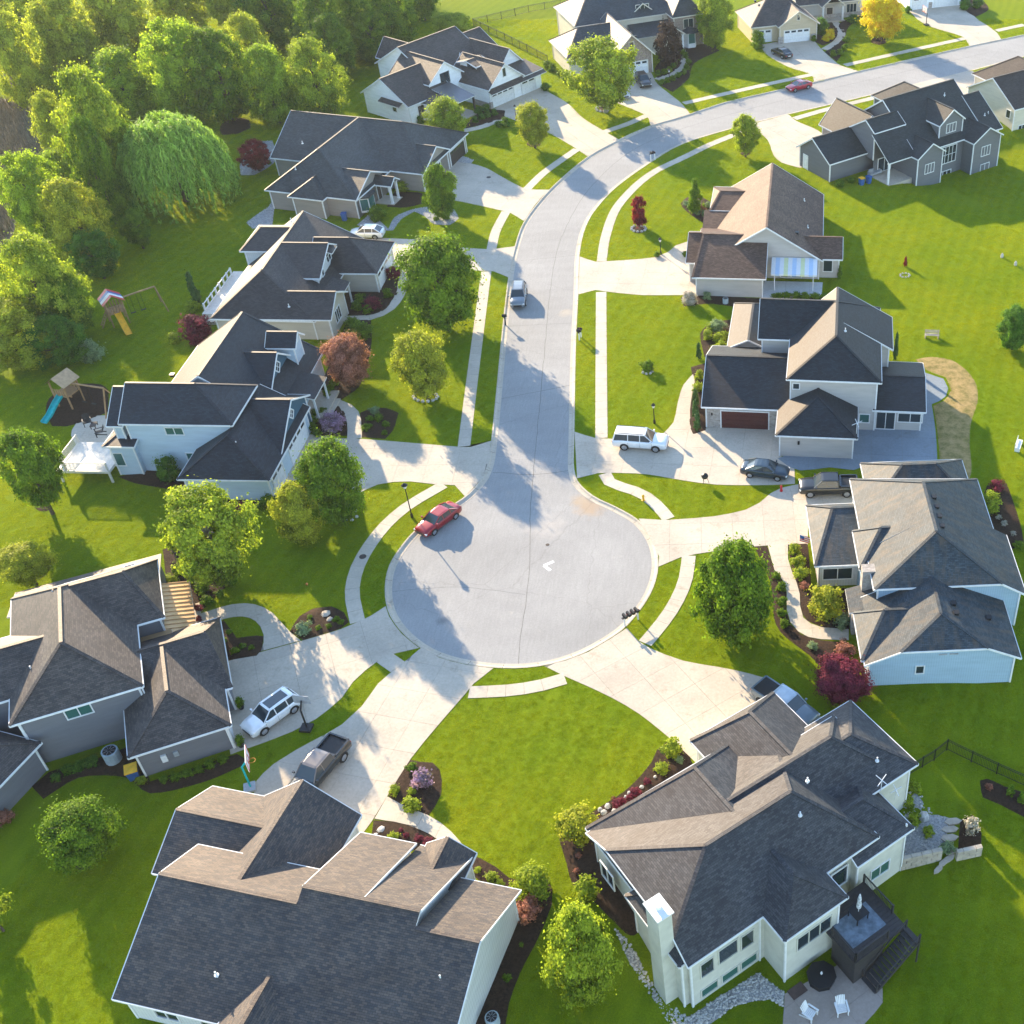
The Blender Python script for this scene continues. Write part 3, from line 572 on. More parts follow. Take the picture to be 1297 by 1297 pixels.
# ------------------------------------------------------------------ houses
class House:
    def __init__(s, label, ox, oy, ang, roof, wall, zb=-.3, trim='white', name='house'):
        s.t = thing(name, label, 'house', (ox, oy, 0), math.radians(ang)); s.roofm = M[roof]; s.wallm = M[wall]; s.zb = zb; s.trim = M[trim]
        s.ang = ang; s.o = (ox, oy)
    def w(s, u, v, z=0):
        c, n = math.cos(math.radians(s.ang)), math.sin(math.radians(s.ang)); return Vector((s.o[0]+u*c-v*n, s.o[1]+u*n+v*c, z))
    def blk(s, u0, u1, v0, v1, ze, zr, ax='u', r=None, h0=0, h1=0, zeB=None, c0=None, c1=None, ov=.42, wall=True, zb=None, wm=None, rm=None, rot=None, nf=()):
        '''one roof volume over its walls. u0..v1 is the eave outline; ridge along ax at r; h0/h1 hip insets (0 = gable);
        c0/c1 = height at which a hipped gable is clipped'''
        sw = ax == 'v'
        a0, a1, b0, b1 = (v0, v1, u0, u1) if sw else (u0, u1, v0, v1)      # a along the ridge, b across
        r = (b0+b1)/2 if r is None else r; zA = ze; zB = ze if zeB is None else zeB; th = .17
        def pt(a, b, z):
            p = (b, a, z) if sw else (a, b, z)
            if rot:
                cu, cv, an = rot; c_, s_ = math.cos(math.radians(an)), math.sin(math.radians(an))
                p = (cu+p[0]*c_-p[1]*s_, cv+p[0]*s_+p[1]*c_, p[2])
            return p
        A = []; B = []; hips = []                                          # side polygons and hip faces
        def bz(z, side): return b0+(r-b0)*(z-zA)/(zr-zA) if side == 0 else b1+(r-b1)*(z-zB)/(zr-zB)
        def end(a, h, c, sg):
            if h <= 0: return [pt(a, r, zr)], [pt(a, r, zr)], None
            R = pt(a+sg*h, r, zr)
            if c is None: return [R], [R], [pt(a, b0, zA), R, pt(a, b1, zB)]
            cA, cB = max(c, zA), max(c, zB)
            pa, pb = pt(a, bz(cA, 0), cA), pt(a, bz(cB, 1), cB)
            return [pa, R], [pb, R], [pa, R, pb]
        sA0, sB0, hp0 = end(a0, h0, c0, 1); sA1, sB1, hp1 = end(a1, h1, c1, -1)
        def dd(q):
            o = []
            for p in q:
                if not o or math.dist(p, o[-1]) > 1e-4: o.append(p)
            if math.dist(o[0], o[-1]) < 1e-4: o.pop()
            return o
        top = [dd([pt(a0, b0, zA), pt(a1, b0, zA)]+sA1+sA0[::-1]), dd([pt(a1, b1, zB), pt(a0, b1, zB)]+sB0+sB1[::-1])]
        if hp0: top.append(hp0[::-1] if False else [hp0[2], hp0[0], hp0[1]])
        if hp1: top.append([hp1[0], hp1[2], hp1[1]])
        rf = MB(); ed = {}
        for f in top:
            nz = sum((f[i-1][0]-f[i][0])*(f[i-1][1]+f[i][1]) for i in range(len(f)))
            if nz < 0: f = f[::-1]
            rf.poly(f); rf.poly([(p[0], p[1], p[2]-th) for p in f[::-1]], 1)
            for i in range(len(f)):
                k = tuple(sorted((tuple(round(x, 3) for x in f[i-1]), tuple(round(x, 3) for x in f[i])))); ed.setdefault(k, []).append((f[i-1], f[i]))
        edges = [v[0] for v in ed.values() if len(v) == 1]
        ridges = [v[0] for v in ed.values() if len(v) == 2]
        for p, q in edges: rf.poly([p, (p[0],p[1],p[2]-th), (q[0],q[1],q[2]-th), q], 1)
        ro = rf.build('roof', [rm or s.roofm, s.trim], s.t)
        fa = MB(); ca = Vector(pt((a0+a1)/2, r, 0))
        for p, q in edges:
            if nf:                                                      # no fascia where this roof runs on into its neighbour
                e_ = [(x[1], x[0]) if sw else (x[0], x[1]) for x in (p, q)]
                if any(abs(e_[0][0]-a_)<.01 and abs(e_[1][0]-a_)<.01 and ((e_[0][1]+e_[1][1])/2 < r) == (sd == 'A') for a_, sd in [((a0, a1)[int(k[0])], k[1]) for k in nf]): continue
            p, q = Vector(p), Vector(q); d = q-p; d.z = 0
            if d.length < .05: continue
            n_ = Vector((d.y, -d.x, 0)).normalized(); mid = (p+q)/2
            if n_.dot(Vector((mid.x-ca.x, mid.y-ca.y, 0))) < 0: n_ = -n_
            e = d.normalized()*.02
            a_ = p+n_*.035-e; b_ = q+n_*.035+e; a_.z -= .085; b_.z -= .085
            fa.beam(a_, b_, .055, .17)
            if nf: fa.build('fascia', s.trim, ro); fa = MB()
        if not nf: fa.build('fascia', s.trim, ro)
        cp = MB()
        for p, q in ridges: cp.beam((p[0],p[1],p[2]+.005), (q[0],q[1],q[2]+.005), .26, .05)
        if ridges: cp.build('ridge_cap', rm or s.roofm, ro)
        if wall:
            MASK.append([s.w(*pt(a, b, 0)[:2]).xy for a, b in ((a0+ov,b0+ov),(a1-ov,b0+ov),(a1-ov,b1-ov),(a0+ov,b1-ov))])
            zb = s.zb if zb is None else zb; o = ov; wl = MB(); sA = (zr-zA)/(r-b0) if r > b0 else 0; sB = (zr-zB)/(b1-r) if b1 > r else 0
            tA, tB = zA+sA*o-th, zB+sB*o-th; x0, x1, y0, y1 = a0+o, a1-o, b0+o, b1-o
            def q(*f): wl.poly(f[::-1] if sw else f)
            q(pt(x0,y0,zb), pt(x1,y0,zb), pt(x1,y0,tA), pt(x0,y0,tA)); q(pt(x1,y1,zb), pt(x0,y1,zb), pt(x0,y1,tB), pt(x1,y1,tB))
            for a, h, c, fl in ((x0, h0, c0, 1), (x1, h1, c1, 0)):
                if h <= 0: ps = [(y0, zb), (y0, tA), (r, zr-th), (y1, tB), (y1, zb)]
                elif c is None:
                    ps = [(y0, zb), (y0, tA), (y1, tB), (y1, zb)]
                    if abs(tA-tB) > .8: ps = [(y0, zb), (y0, min(tA, tB)+.3), (y1, min(tA, tB)+.3), (y1, zb)]
                else:
                    cA, cB = max(c, zA), max(c, zB)
                    ps = [(y0, zb), (y0, tA), (max(bz(cA, 0), y0+.01), cA-.05), (min(bz(cB, 1), y1-.01), cB-.05), (y1, tB), (y1, zb)]
                f = [pt(a, b, z) for b, z in ps]; q(*(f if fl else f[::-1]))
            wo = wl.build('wall', wm or s.wallm, s.t)
            for a, b, t in ((x0,y0,tA),(x1,y0,tA),(x0,y1,tB),(x1,y1,tB)):   # white corner boards
                cb = MB(); p = pt(a, b, 0); cb.box((p[0]-.07, p[1]-.07, zb), (p[0]+.07, p[1]+.07, t-.02)); cb.build('corner_board', s.trim, wo)
        return ro
    def shed(s, u0, u1, v0, v1, z0, z1, ax='v', wall=False, zb=None, mat=None, th=.14, name='roof', wm=None):
        'single slope rising from z0 (at the low end of ax) to z1'
        f = lambda u, v: z0+(z1-z0)*((v-v0)/(v1-v0) if ax == 'v' else (u-u0)/(u1-u0))
        c = [(u0,v0),(u1,v0),(u1,v1),(u0,v1)]; t = [(u, v, f(u, v)) for u, v in c]; b = MB(); b.poly(t); b.poly([(p[0],p[1],p[2]-th) for p in t[::-1]], 1)
        for i in range(4):
            p, q = t[i-1], t[i]; b.poly([p, (p[0],p[1],p[2]-th), (q[0],q[1],q[2]-th), q], 1)
        ro = b.build(name, [M[mat] if mat else s.roofm, s.trim], s.t)
        if wall:
            o = .35; w = MB(); zb = s.zb if zb is None else zb; a0, a1, c0, c1 = u0+o, u1-o, v0+o, v1-o
            g = lambda u, v: (u, v, f(u, v)-th)
            for (p, q) in (((a0,c0),(a1,c0)),((a1,c0),(a1,c1)),((a1,c1),(a0,c1)),((a0,c1),(a0,c0))):
                w.poly([(p[0],p[1],zb), (q[0],q[1],zb), g(*q), g(*p)])
            w.build('wall', wm or s.wallm, s.t)
        return ro
    def _face(s, u, v, z, d):
        o = {'-v':(1,0,0,-1), '+v':(-1,0,0,1), '+u':(0,1,1,0), '-u':(0,-1,-1,0)}[d]           # right vector and outward normal
        return lambda a, h, n: (u+o[0]*a+o[2]*n, v+o[1]*a+o[3]*n, z+h)
    def panel(s, b, q, a0, a1, h0, h1, n0, n1, mi=0):
        c = [q(a0,h0,n0), q(a1,h0,n0), q(a1,h0,n1), q(a0,h0,n1), q(a0,h1,n0), q(a1,h1,n0), q(a1,h1,n1), q(a0,h1,n1)]
        for f in ((0,1,2,3),(7,6,5,4),(1,0,4,5),(2,1,5,6),(3,2,6,7),(0,3,7,4)): b.poly([c[i] for i in f[::-1]], mi)
    def win(s, u, v, z, d, w=1.2, h=1.3, n=2, m='glass', fr=None, rows=1):
        'window: frame standing proud of the wall, each pane set back in it; z is the sill height'
        q = s._face(u, v, z, d); b = MB(); f = .085
        s.panel(b, q, -w/2-f, w/2+f, -f, 0, -.02, .075); s.panel(b, q, -w/2-f, w/2+f, h, h+f, -.02, .075)
        s.panel(b, q, -w/2-f, -w/2, 0, h, -.02, .07); s.panel(b, q, w/2, w/2+f, 0, h, -.02, .07)
        for k in range(1, n): s.panel(b, q, -w/2+w*k/n-.035, -w/2+w*k/n+.035, 0, h, -.02, .06)
        for k in range(1, rows): s.panel(b, q, -w/2, w/2, h*k/rows-.025, h*k/rows+.025, -.02, .055)
        o = b.build('window', M[fr] if fr else s.trim, s.t)
        for k in range(n):
            for j in range(rows):
                g = MB(); a0, a1 = -w/2+w*k/n+.03, -w/2+w*(k+1)/n-.03; t = RNG.uniform(-.006, .006)
                g.poly([q(a0, h*j/rows+.01, .012), q(a1, h*j/rows+.01, .012+t), q(a1, h*(j+1)/rows-.01, .012-t), q(a0, h*(j+1)/rows-.01, .012)])
                g.build('pane', M[m], o)
        return o
    def gdoor(s, u, v, d, w=4.9, h=2.2, m='white', lites=4, z=0.0, rows=4):
        q = s._face(u, v, z, d); b = MB(); f = .12
        s.panel(b, q, -w/2-f, -w/2, 0, h+f, -.02, .09); s.panel(b, q, w/2, w/2+f, 0, h+f, -.02, .09); s.panel(b, q, -w/2, w/2, h, h+f, -.02, .09)
        o = b.build('garage_door', s.trim, s.t)
        for k in range(rows):
            g = MB(); h0, h1 = h*k/rows+.012, h*(k+1)/rows-.012
            s.panel(g, q, -w/2, w/2, h0, h1, -.02, .03)
            if not (k == rows-1 and lites):
                nc = max(2, round(w/.62))
                for c in range(nc): s.panel(g, q, -w/2+w*(c+.12)/nc, -w/2+w*(c+.88)/nc, h0+.09, h1-.09, .03, .042)
            g.build('door_panel', M[m], o)
        if lites:
            for c in range(lites):
                g = MB(); s.panel(g, q, -w/2+w*(c+.14)/lites, -w/2+w*(c+.86)/lites, h*(rows-1)/rows+.12, h-.1, .028, .05); g.build('door_lite', M['glass'], o)
        return o
    def door(s, u, v, d, w=.95, h=2.1, m='dark', z=0.0):
        q = s._face(u, v, z, d); b = MB(); s.panel(b, q, -w/2-.1, -w/2, 0, h+.1, -.02, .08); s.panel(b, q, w/2, w/2+.1, 0, h+.1, -.02, .08); s.panel(b, q, -w/2, w/2, h, h+.1, -.02, .08)
        o = b.build('door_frame', s.trim, s.t); g = MB(); s.panel(g, q, -w/2, w/2, 0, h, -.02, .035); dr = g.build('door', M[m], o); return o
    def vent(s, u, v, z, kind=0):
        b = MB()
        if kind == 0: b.lathe([(.055,-.3),(.055,.35),(.06,.36)], 8, 0, (u, v, z)); b.lathe([(.16,-.06),(.15,.02)], 8, 0, (u, v, z)); return b.build('vent_pipe', M['white'], s.t)
        b.box((u-.18, v-.18, z-.12), (u+.18, v+.18, z+.14)); b.box((u-.23, v-.23, z+.14), (u+.23, v+.23, z+.18)); return b.build('roof_vent', M['black'], s.t)
    def post(s, u, v, z0, z1, w=.18, m='white', name='post'):
        b = MB(); b.box((u-w/2, v-w/2, z0), (u+w/2, v+w/2, z1)); b.box((u-w*.75, v-w*.75, z0), (u+w*.75, v+w*.75, z0+.2)); b.box((u-w*.75, v-w*.75, z1-.15), (u+w*.75, v+w*.75, z1)); return b.build(name, M[m], s.t)
    def box(s, name, a, b_, m):
        b = MB(); b.box(a, b_); return b.build(name, M[m] if isinstance(m, str) else m, s.t)
    def skirt(s, name, poly, z0, z1, m):
        b = MB(); b.prism(poly, z0, z1); return b.build(name, M[m], s.t)

# H1: broad speckled roof at the foot of the close
h = House('house with wide dark rear roof and tan sunlit front roofs beside the basketball hoop', -38.93, 43.89, -12.53, 'roof1', 'w_lgrey')
h.blk(0, 9.85, -6.85, 3.5, 3.0, 6.522, r=0, zeB=4.7, nf=('1A','1B')); h.blk(9.85, 14.0, -6.85, 7.35, 3.0, 6.995, r=.92, zeB=3.75, nf=('0A','1A')); h.blk(14.0, 17.95, -6.85, 7.75, 3.0, 6.995, r=.92, zeB=3.0, nf=('0A','1A','0B'))
h.blk(17.95, 22.25, -6.85, 5.75, 3.0, 6.522, r=0, zeB=3.3, nf=('0A','0B')); h.blk(1.2, 8.8, .55, 9.15, 3.0, 6.0, 'v', r=5.0, nf=('0A','0B')); h.blk(-2.95, 4.6, 1.7, 9.1, 3.02, 5.0, r=5.6)
h.blk(14.4, 18.1, 4.6, 7.95, 3.05, 4.4, 'v', r=16.2); h.blk(7.4, 11.8, -9.6, -3.5, 3.05, 4.5, 'v', r=9.6, h0=1.0)
h.vent(6.3, -4.6, 4.4); h.vent(20.4, -2.2, 5.3); h.gdoor(5.0, 8.74, '+v', 4.9); h.win(-.6, 8.7, 1, '+v', 1.2, 1.2); h.win(12, 6.95, 1, '+v', 1.6, 1.4, 2); h.win(3, -6.45, 1, '-v', 1.6, 1.3); h.win(6.4, -6.45, .3, '-v', 1.8, 2.0)
h.box('downspout', (21.86, -6.2, .0), (21.95, -6.1, 3.1), 'white'); h.win(21.83, -2.6, 3.6, '+u', .5, .6, 1)
h.door(16.6, 7.32, '+v')
# H2: grey house with the copper porch
h = House('grey two-storey house with a copper standing-seam porch roof and a hipped garage', -55.67, 57.24, 25.24, 'roof2', 'w_grey')
h.blk(0, 9.25, 0, 15, 5.2, 8.3, 'v', h0=4.0, h1=4.2); h.blk(4.0, 11.3, 7.25, 15.05, 5.2, 7.95, r=11.1, h1=2.1); h.blk(-7, 3.5, 2.9, 10.3, 5.18, 7.25, h0=3)
h.blk(8.6, 15.05, -.65, 8.0, 2.9, 5.35, r=4.0, h1=.95); h.blk(7.2, 14.55, -4.7, 3.7, 2.92, 5.3, 'v', h0=3.3, nf=('1A','1B'))
h.shed(-.6, 11.2, 13.6, 18.7, 4.5, 2.9, wall=True)
h.blk(-9, 0, 0, 7, 2.95, 5.2, rot=(1.35, -.34, 48.4), h1=3.3, h0=2)
cr = h.shed(10.4, 13.15, 7.4, 14.0, 3.45, 2.75, 'u', mat='copper', th=.1)
for k in range(13):
    v = 7.45+k*.54; b = MB(); b.beam((10.4, v, 3.47), (13.16, v, 2.77), .05, .09); b.build('standing_seam', M['copper'], cr)
h.box('porch_beam', (12.7, 7.5, 2.35), (12.9, 13.9, 2.68), 'wood'); h.post(12.8, 7.8, 0, 2.4, .2, 'wood'); h.post(12.8, 13.6, 0, 2.4, .2, 'wood'); h.box('porch_floor', (10.5, 7.5, -.2), (13.2, 14, .12), 'walk')
h.win(4.4, .42, 3.75, '-v', 1.75, .95, 2, 'glass_t'); h.vent(1.9, 4.2, 6.35); h.vent(3.2, .42, 3.1, 0) if False else None
h.shed(9.0, 11.4, 5.6, 7.6, 3.05, 3.5, mat='copper', th=.1)
sk = h.box('skylight', (8.3, 16.0, 3.5), (9.3, 17.0, 3.95), 'white'); b = MB(); b.box((8.4,16.1,3.951),(9.2,16.9,3.97)); b.build('pane', M['glass'], sk)
h.box('electric_meter', (9.1, -4.45, 1.0), (9.5, -4.24, 1.7), 'white'); h.box('meter_box', (10.0, -4.42, 1.2), (10.35, -4.24, 1.7), 'grey'); h.gdoor(14.13, 2.5, '+u', 4.9, 2.2, 'white', 0); h.gdoor(14.13, -2.3, '+u', 2.7, 2.2, 'white', 0)
h.box('downspout', (9.0, .3, 2.9), (9.1, .42, 5.1), 'white'); h.box('downspout', (.45, .3, 2.0), (.55, .42, 5.1), 'white'); h.box('downspout', (14.0, -4.42, 0), (14.1, -4.3, 2.8), 'white')
# H3: navy roofs over pale blue siding
h = House('pale blue two-storey house with navy shingle roofs and diamond gable windows', -63.09, 95.22, -1.28, 'roof3', 'w_lblue')
h.blk(.6, 11.8, -1.0, 6.0, 6.2, 8.7, r=2.5, h1=4.3); h.blk(-.7, .9, -1.0, 5.4, 5.9, 8.3, r=2.4); h.blk(.5, 14.3, 4.0, 17.6, 3.6, 8.6, 'v', r=7.2, zeB=3.0, h1=1.2)
h.blk(6.6, 12.5, 6.4, 14.6, 4.3, 7.15, r=10.7, wm=M['w_navy']); h.blk(7.1, 16.1, -5.4, 7.0, 2.9, 5.7, 'v', r=11.5, h0=3.6)
h.blk(10.6, 15.9, -1.4, 8.2, 2.95, 5.95, r=3.9, zeB=3.6, wm=M['w_navy']); h.blk(10.2, 13.5, 13.0, 15.9, 6.2, 7.4, wm=M['w_lblue']); h.blk(-1.6, 1.6, -1.6, 4.2, 3.85, 4.6, h0=1.6)
h.win(5.6, -.58, 4.7, '-v', 1.7, .8, 2, 'glass_t'); h.win(-.75, -1.18, 1.2, '-v', 1.0, 1.5, 1, 'glass_t'); h.win(6.3, -.58, 1.5, '-v', .8, .9, 1, 'glass_t'); h.vent(12.4, -2.4, 4.95); h.vent(3.2, 6.4, 7.0, 1)
for (u, v, z, r_) in ((12.1, 10.7, 5.4, .75), (15.5, 3.9, 4.2, .62)):
    b = MB(); g = MB()
    for k in range(4):
        a0, a1 = k*math.pi/2, (k+1)*math.pi/2
        b.beam((u+.03, v+math.cos(a0)*r_, z+math.sin(a0)*r_), (u+.03, v+math.cos(a1)*r_, z+math.sin(a1)*r_), .12, .1, 0, (1,0,0))
    b.beam((u+.03, v-r_*.5, z-r_*.5), (u+.03, v+r_*.5, z+r_*.5), .05, .05); b.beam((u+.03, v-r_*.5, z+r_*.5), (u+.03, v+r_*.5, z-r_*.5), .05, .05)
    o = b.build('diamond_window', M['white'], h.t); g.poly([(u+.02, v+math.cos(k*math.pi/2)*r_*.95, z+math.sin(k*math.pi/2)*r_*.95) for k in range(4)]); g.build('pane', M['glass'], o)
h.win(13.1, 14.45, 6.1, '+u', .7, .8, 1); h.gdoor(15.68, 3.2, '+u', 4.9, 2.2, 'white', 4); h.gdoor(15.68, -2.8, '+u', 2.7, 2.2, 'white', 2)
h.shed(12.5, 16.2, 8.3, 12.6, 3.9, 2.9, 'u', th=.15); h.post(15.9, 8.7, 0, 2.85); h.post(15.9, 12.2, 0, 2.85); h.box('porch_floor', (13.9, 8.4, -.2), (16.6, 13.8, .35), 'walk'); h.box('porch_step', (16.6, 9.5, -.2), (17.1, 12.5, .18), 'walk')
h.shed(12.0, 14.4, 13.9, 17.4, 3.4, 2.9, 'u', th=.12)
# H4: beige house with the curved gable
h = House('beige house with charcoal roof, flared white gable and rear porch railing', -63.54, 119.6, -1.24, 'roof4', 'w_beige')
h.blk(0, 12.2, 0, 20.6, 2.9, 6.5, 'v', r=5.2, h0=5.2, zeB=2.7); h.blk(4.5, 14.1, 0.02, 6.7, 2.9, 4.75, r=3.35); h.blk(5.3, 11.0, 7.0, 15.6, 4.4, 6.5, r=12.0, wm=M['w_lgrey']); h.blk(-.6, 5.3, 12.8, 19.8, 4.85, 6.4, r=16.3, h0=1.8, wm=M['w_lgrey'])
h.blk(8.0, 16.5, 11.05, 19.4, 2.9, 5.6, h1=4.1); h.win(10.6, 12.0, 4.1, '+u', 1.5, 1.5, 2, rows=2); h.win(10.6, 9.2, 3.6, '+u', .7, 1.1, 1); h.shed(10.6, 11.6, 11.0, 13.0, 5.9, 5.6, 'u', th=.12)
h.gdoor(16.08, 16.8, '+u', 2.7, 2.2, 'white', 2); h.gdoor(16.08, 13.5, '+u', 2.7, 2.2, 'white', 2); h.win(13.68, 3.3, 1.0, '+u', 1.8, 1.5, 3); h.win(11.82, 8.5, .9, '+u', 1.3, 1.5, 2); h.win(11.82, 10.2, .9, '+u', 1.0, 1.5, 1)
h.vent(9.0, 1.4, 3.8); h.vent(4.6, 17.8, 6.5); h.shed(11.6, 13.6, 5.8, 9.4, 3.4, 2.7, 'u', th=.12); h.post(13.4, 6.4, 0, 2.6); h.post(13.4, 9.0, 0, 2.6)
b = MB(); dk = h.box('porch_deck', (-3.3, 4.5, -.2), (.3, 15, .85), 'deckw')
for k in range(8):
    v = 5.2+k*1.25; g = MB(); g.box((-3.2, v-.09, .85), (-3.02, v+.09, 1.9)); g.build('rail_post', M['white'], dk)
b.box((-3.16, 5.2, 1.75), (-3.06, 14.0, 1.83)); b.box((-3.16, 5.2, 1.0), (-3.06, 14.0, 1.06)); b.build('rail', M['white'], dk)
h.box('porch_step', (-3.0, 3.4, -.2), (-.6, 4.5, .4), 'walk')
# H5: grey house with brown siding
h = House('low taupe house with broad grey roof and white columned entry', -68.16, 153.93, -13.58, 'roof5', 'w_taupe', -1.2)
h.blk(-5.1, 19.0, 9.9, 25.1, 2.9, 7.0, r=17.5, h1=6.2); h.blk(0, 13.9, 0, 17.4, 2.92, 7.02, 'v', r=5.9, h0=5.9, zeB=2.92); h.blk(12.2, 19.0, 10.3, 18.8, 2.94, 5.0, r=14.9); h.blk(8.0, 13.9, -.02, 9.4, 2.94, 5.05, r=4.8); h.blk(4.2, 9.5, -1.15, 5, 2.93, 4.7, 'v', h0=2.6)
h.gdoor(18.58, 21.6, '+u', 4.9, 2.2, 'dark', 4); h.gdoor(18.58, 14.6, '+u', 2.6, 2.2, 'dark', 2)
b = MB(); b.prism([(13.4, 1.2), (14.5, 1.9), (14.5, 3.5), (13.4, 4.2)], .4, 2.5); bw = b.build('bay_window', M['white'], h.t)
g = MB(); g.poly([(14.52,2.0,.7),(14.52,3.4,.7),(14.52,3.4,2.3),(14.52,2.0,2.3)]); g.poly([(13.6,1.31,.7),(14.44,1.84,.7),(14.44,1.84,2.3),(13.6,1.31,2.3)]); g.build('pane', M['glass_t'], bw)
b = MB(); b.prism([(13.2, .9), (14.8, 1.7), (14.8, 3.7), (13.2, 4.5)], 2.5, 2.75); b.build('bay_roof', h.roofm, bw)
h.blk(12.5, 16.4, 5.2, 7.8, 2.85, 3.7, wall=False); h.post(15.9, 5.6, 0, 2.75, .28); h.post(15.9, 7.4, 0, 2.75, .28); h.box('porch_floor', (13.4, 5.2, -.2), (16.3, 7.8, .15), 'walk'); h.vent(3.6, 3.0, 5.0); h.vent(-1, 12.5, 4.4); h.door(13.5, 6.6, '+u')
# H6: white farmhouse
h = House('white farmhouse with brown-grey gables, metal porch roof and twin garage doors', -55.48, 184.37, 55.43, 'roof6', 'w_white')
h.blk(-.8, 9.0, -1.35, 9.7, 3.3, 6.6, r=4.3); h.blk(8.0, 20.9, 2.6, 16.0, 4.2, 8.0, r=9.5); h.blk(20.3, 25.2, 2.2, 14.6, 3.3, 7.0, r=8.2); h.blk(5.0, 12.7, -.2, 9.2, 4.7, 7.4, 'v', r=8.9)
h.blk(17.6, 24.5, -2.7, 7, 3.2, 6.5, 'v', r=21.1); h.blk(11.6, 20.0, -6.6, 3, 3.2, 6.35, 'v', r=15.85); h.shed(19.6, 24.4, -6.6, -2.3, 3.1, 3.9, wall=True)
h.shed(11.5, 24.5, -7.3, -6.15, 2.65, 3.15, th=.1); h.blk(13.6, 17.0, -2.2, 2.2, 5.5, 6.1, wall=True, zb=4); b = None
h.shed(5.4, 9.3, -5.9, -.2, 3.0, 4.0, mat='smetal', th=.1); h.post(5.7, -5.6, 0, 2.9, .25, 'dark'); h.post(9.0, -5.6, 0, 2.9, .25, 'dark'); h.box('porch_floor', (5.4, -5.9, -.2), (9.4, 0, .2), 'walk'); h.blk(2.2, 6.6, -4.2, .5, 2.9, 3.9, 'v', wm=M['w_white'])
h.gdoor(14.9, -6.2, '-v', 5.0, 2.25, 'white', 4); h.gdoor(20.9, -6.27, '-v', 3.2, 2.25, 'white', 2); h.win(15.85, -6.2, 4.2, '-v', .7, 1.3, 1); h.win(8.9, .22, 3.9, '-v', 1.8, 1.6, 2, fr='black'); h.win(2.0, -.93, .9, '-v', 1.0, 1.6, 1, fr='black')
h.win(14.02, -.8, 5.0, '-u', 1.8, .6, 3, fr='black'); h.vent(16.5, 4.4, 5.4); h.win(-.38, 2.5, 1.6, '-u', .9, .7, 1); h.shed(-1.3, -.2, .3, 5.2, 3.0, 3.5, 'u', th=.1); h.box('stone_base', (11.9, -6.3, -.2), (12.4, -6.0, 1.1), 'stone')
h.blk(10, 15, 10, 18, 4.2, 7.0, 'v')
h.box('stone_base', (11.93, -6.1, -.2), (12.0, -2.2, .9), 'stone')
# H7: brick house at the bend
h = House('brown brick and cream house with blue-grey roofs behind the large pale tree', -18.96, 206.88, 25, 'roof7', 'w_cream', trim='cream_t')
h.blk(-6.7, 1.3, 0, 13, 3.2, 7.0, 'v', r=-2.7, wm=M['brick']); h.blk(-13.2, -3, 4.0, 14.5, 3.2, 6.4, h0=4); h.blk(-8.8, 11.2, 12.4, 25, 5.5, 9.2, h0=5, h1=5); h.blk(2.4, 6.6, 13.6, 20, 5.9, 7.5, 'v'); h.blk(8.4, 14.8, 9.3, 21, 5.6, 8.8, 'v', h0=2.6, wm=M['brick'])
h.shed(1.0, 9.2, 8.8, 13.2, 3.1, 4.5, wall=True); h.blk(6.6, 10.0, 7.4, 12, 3.2, 4.4, 'v', wall=False); h.post(7.0, 7.8, 0, 3.1, .3); h.post(9.6, 7.8, 0, 3.1, .3); h.box('porch_floor', (6.6, 7.4, -.2), (10, 9.6, .2), 'walk')
h.win(4.5, 14.02, 5.6, '-v', 2.4, 1.5, 3); h.win(-2.7, .42, 4.3, '-v', .8, 1.3, 1); h.gdoor(-2.3, .42, '-v', 4.6, 2.2, 'white', 4); h.win(11.6, 9.72, 3.4, '-v', 1.8, 1.5, 2); b = MB(); b.prism([(10.4, 9.75), (11.0, 8.6), (12.4, 8.6), (13.0, 9.75)], 0, 2.9); bw = b.build('bay_window', M['white'], h.t)
b = MB(); b.lathe([(1.75, 0), (.35, .7)], 8, 0, (11.7, 9.3, 2.9), False); b.build('bay_roof', h.roofm, bw); g = MB(); g.poly([(11.1,8.57,.9),(12.3,8.57,.9),(12.3,8.57,2.6),(11.1,8.57,2.6)]); g.poly([(12.45,8.66,.9),(12.93,9.55,.9),(12.93,9.55,2.6),(12.45,8.66,2.6)]); g.build('pane', M['glass_t'], bw)
for k in range(3): h.vent(-.6-.2*k, 4.2+1.6*k, 5.1+.15*k, 1)
h.door(8.3, 9.17, '-v', 1.2)
# H8: tan garage, H9: white garage beyond it
h = House('tan house with white double garage door and stone piers beside the yellow tree', 10.49, 223.43, 17.61, 'roof2', 'w_tan', trim='cream_t')
h.blk(-11.7, .7, 1.8, 12, 3.0, 6.3, h0=4.6, h1=4); h.blk(-7.0, 1.0, .3, 9, 3.05, 5.6, 'v'); h.gdoor(-3.3, .73, '-v', 4.9, 2.2, 'white', 4); h.gdoor(-9.0, 2.23, '-v', 2.6, 2.2, 'white', 2); h.box('stone_pier', (-6.9, .5, -.2), (-6.0, .75, 1.2), 'stone'); h.box('stone_pier', (-.5, .5, -.2), (.3, .75, 1.2), 'stone')
h.blk(.2, 15, 10.8, 21, 3.1, 7.0, wm=M['w_greige']); h.win(11.5, 11.2, .9, '-v', 2.0, 1.5, 3); h.blk(4.6, 9.4, 9.0, 14, 3.0, 4.9, 'v', wall=False); h.post(5.0, 9.4, 0, 2.9, .3); h.post(9.0, 9.4, 0, 2.9, .3); h.box('porch_floor', (4.6, 9.0, -.2), (9.4, 11.2, .2), 'walk'); h.box('stone_base', (.6, 11.1, -.2), (14.5, 11.19, .9), 'stone'); h.door(7, 11.2, '-v', 1.2); h.win(-3.0, .73, 3.9, '-v', .5, .9, 1); h.vent(-9, 8, 5.6, 1)
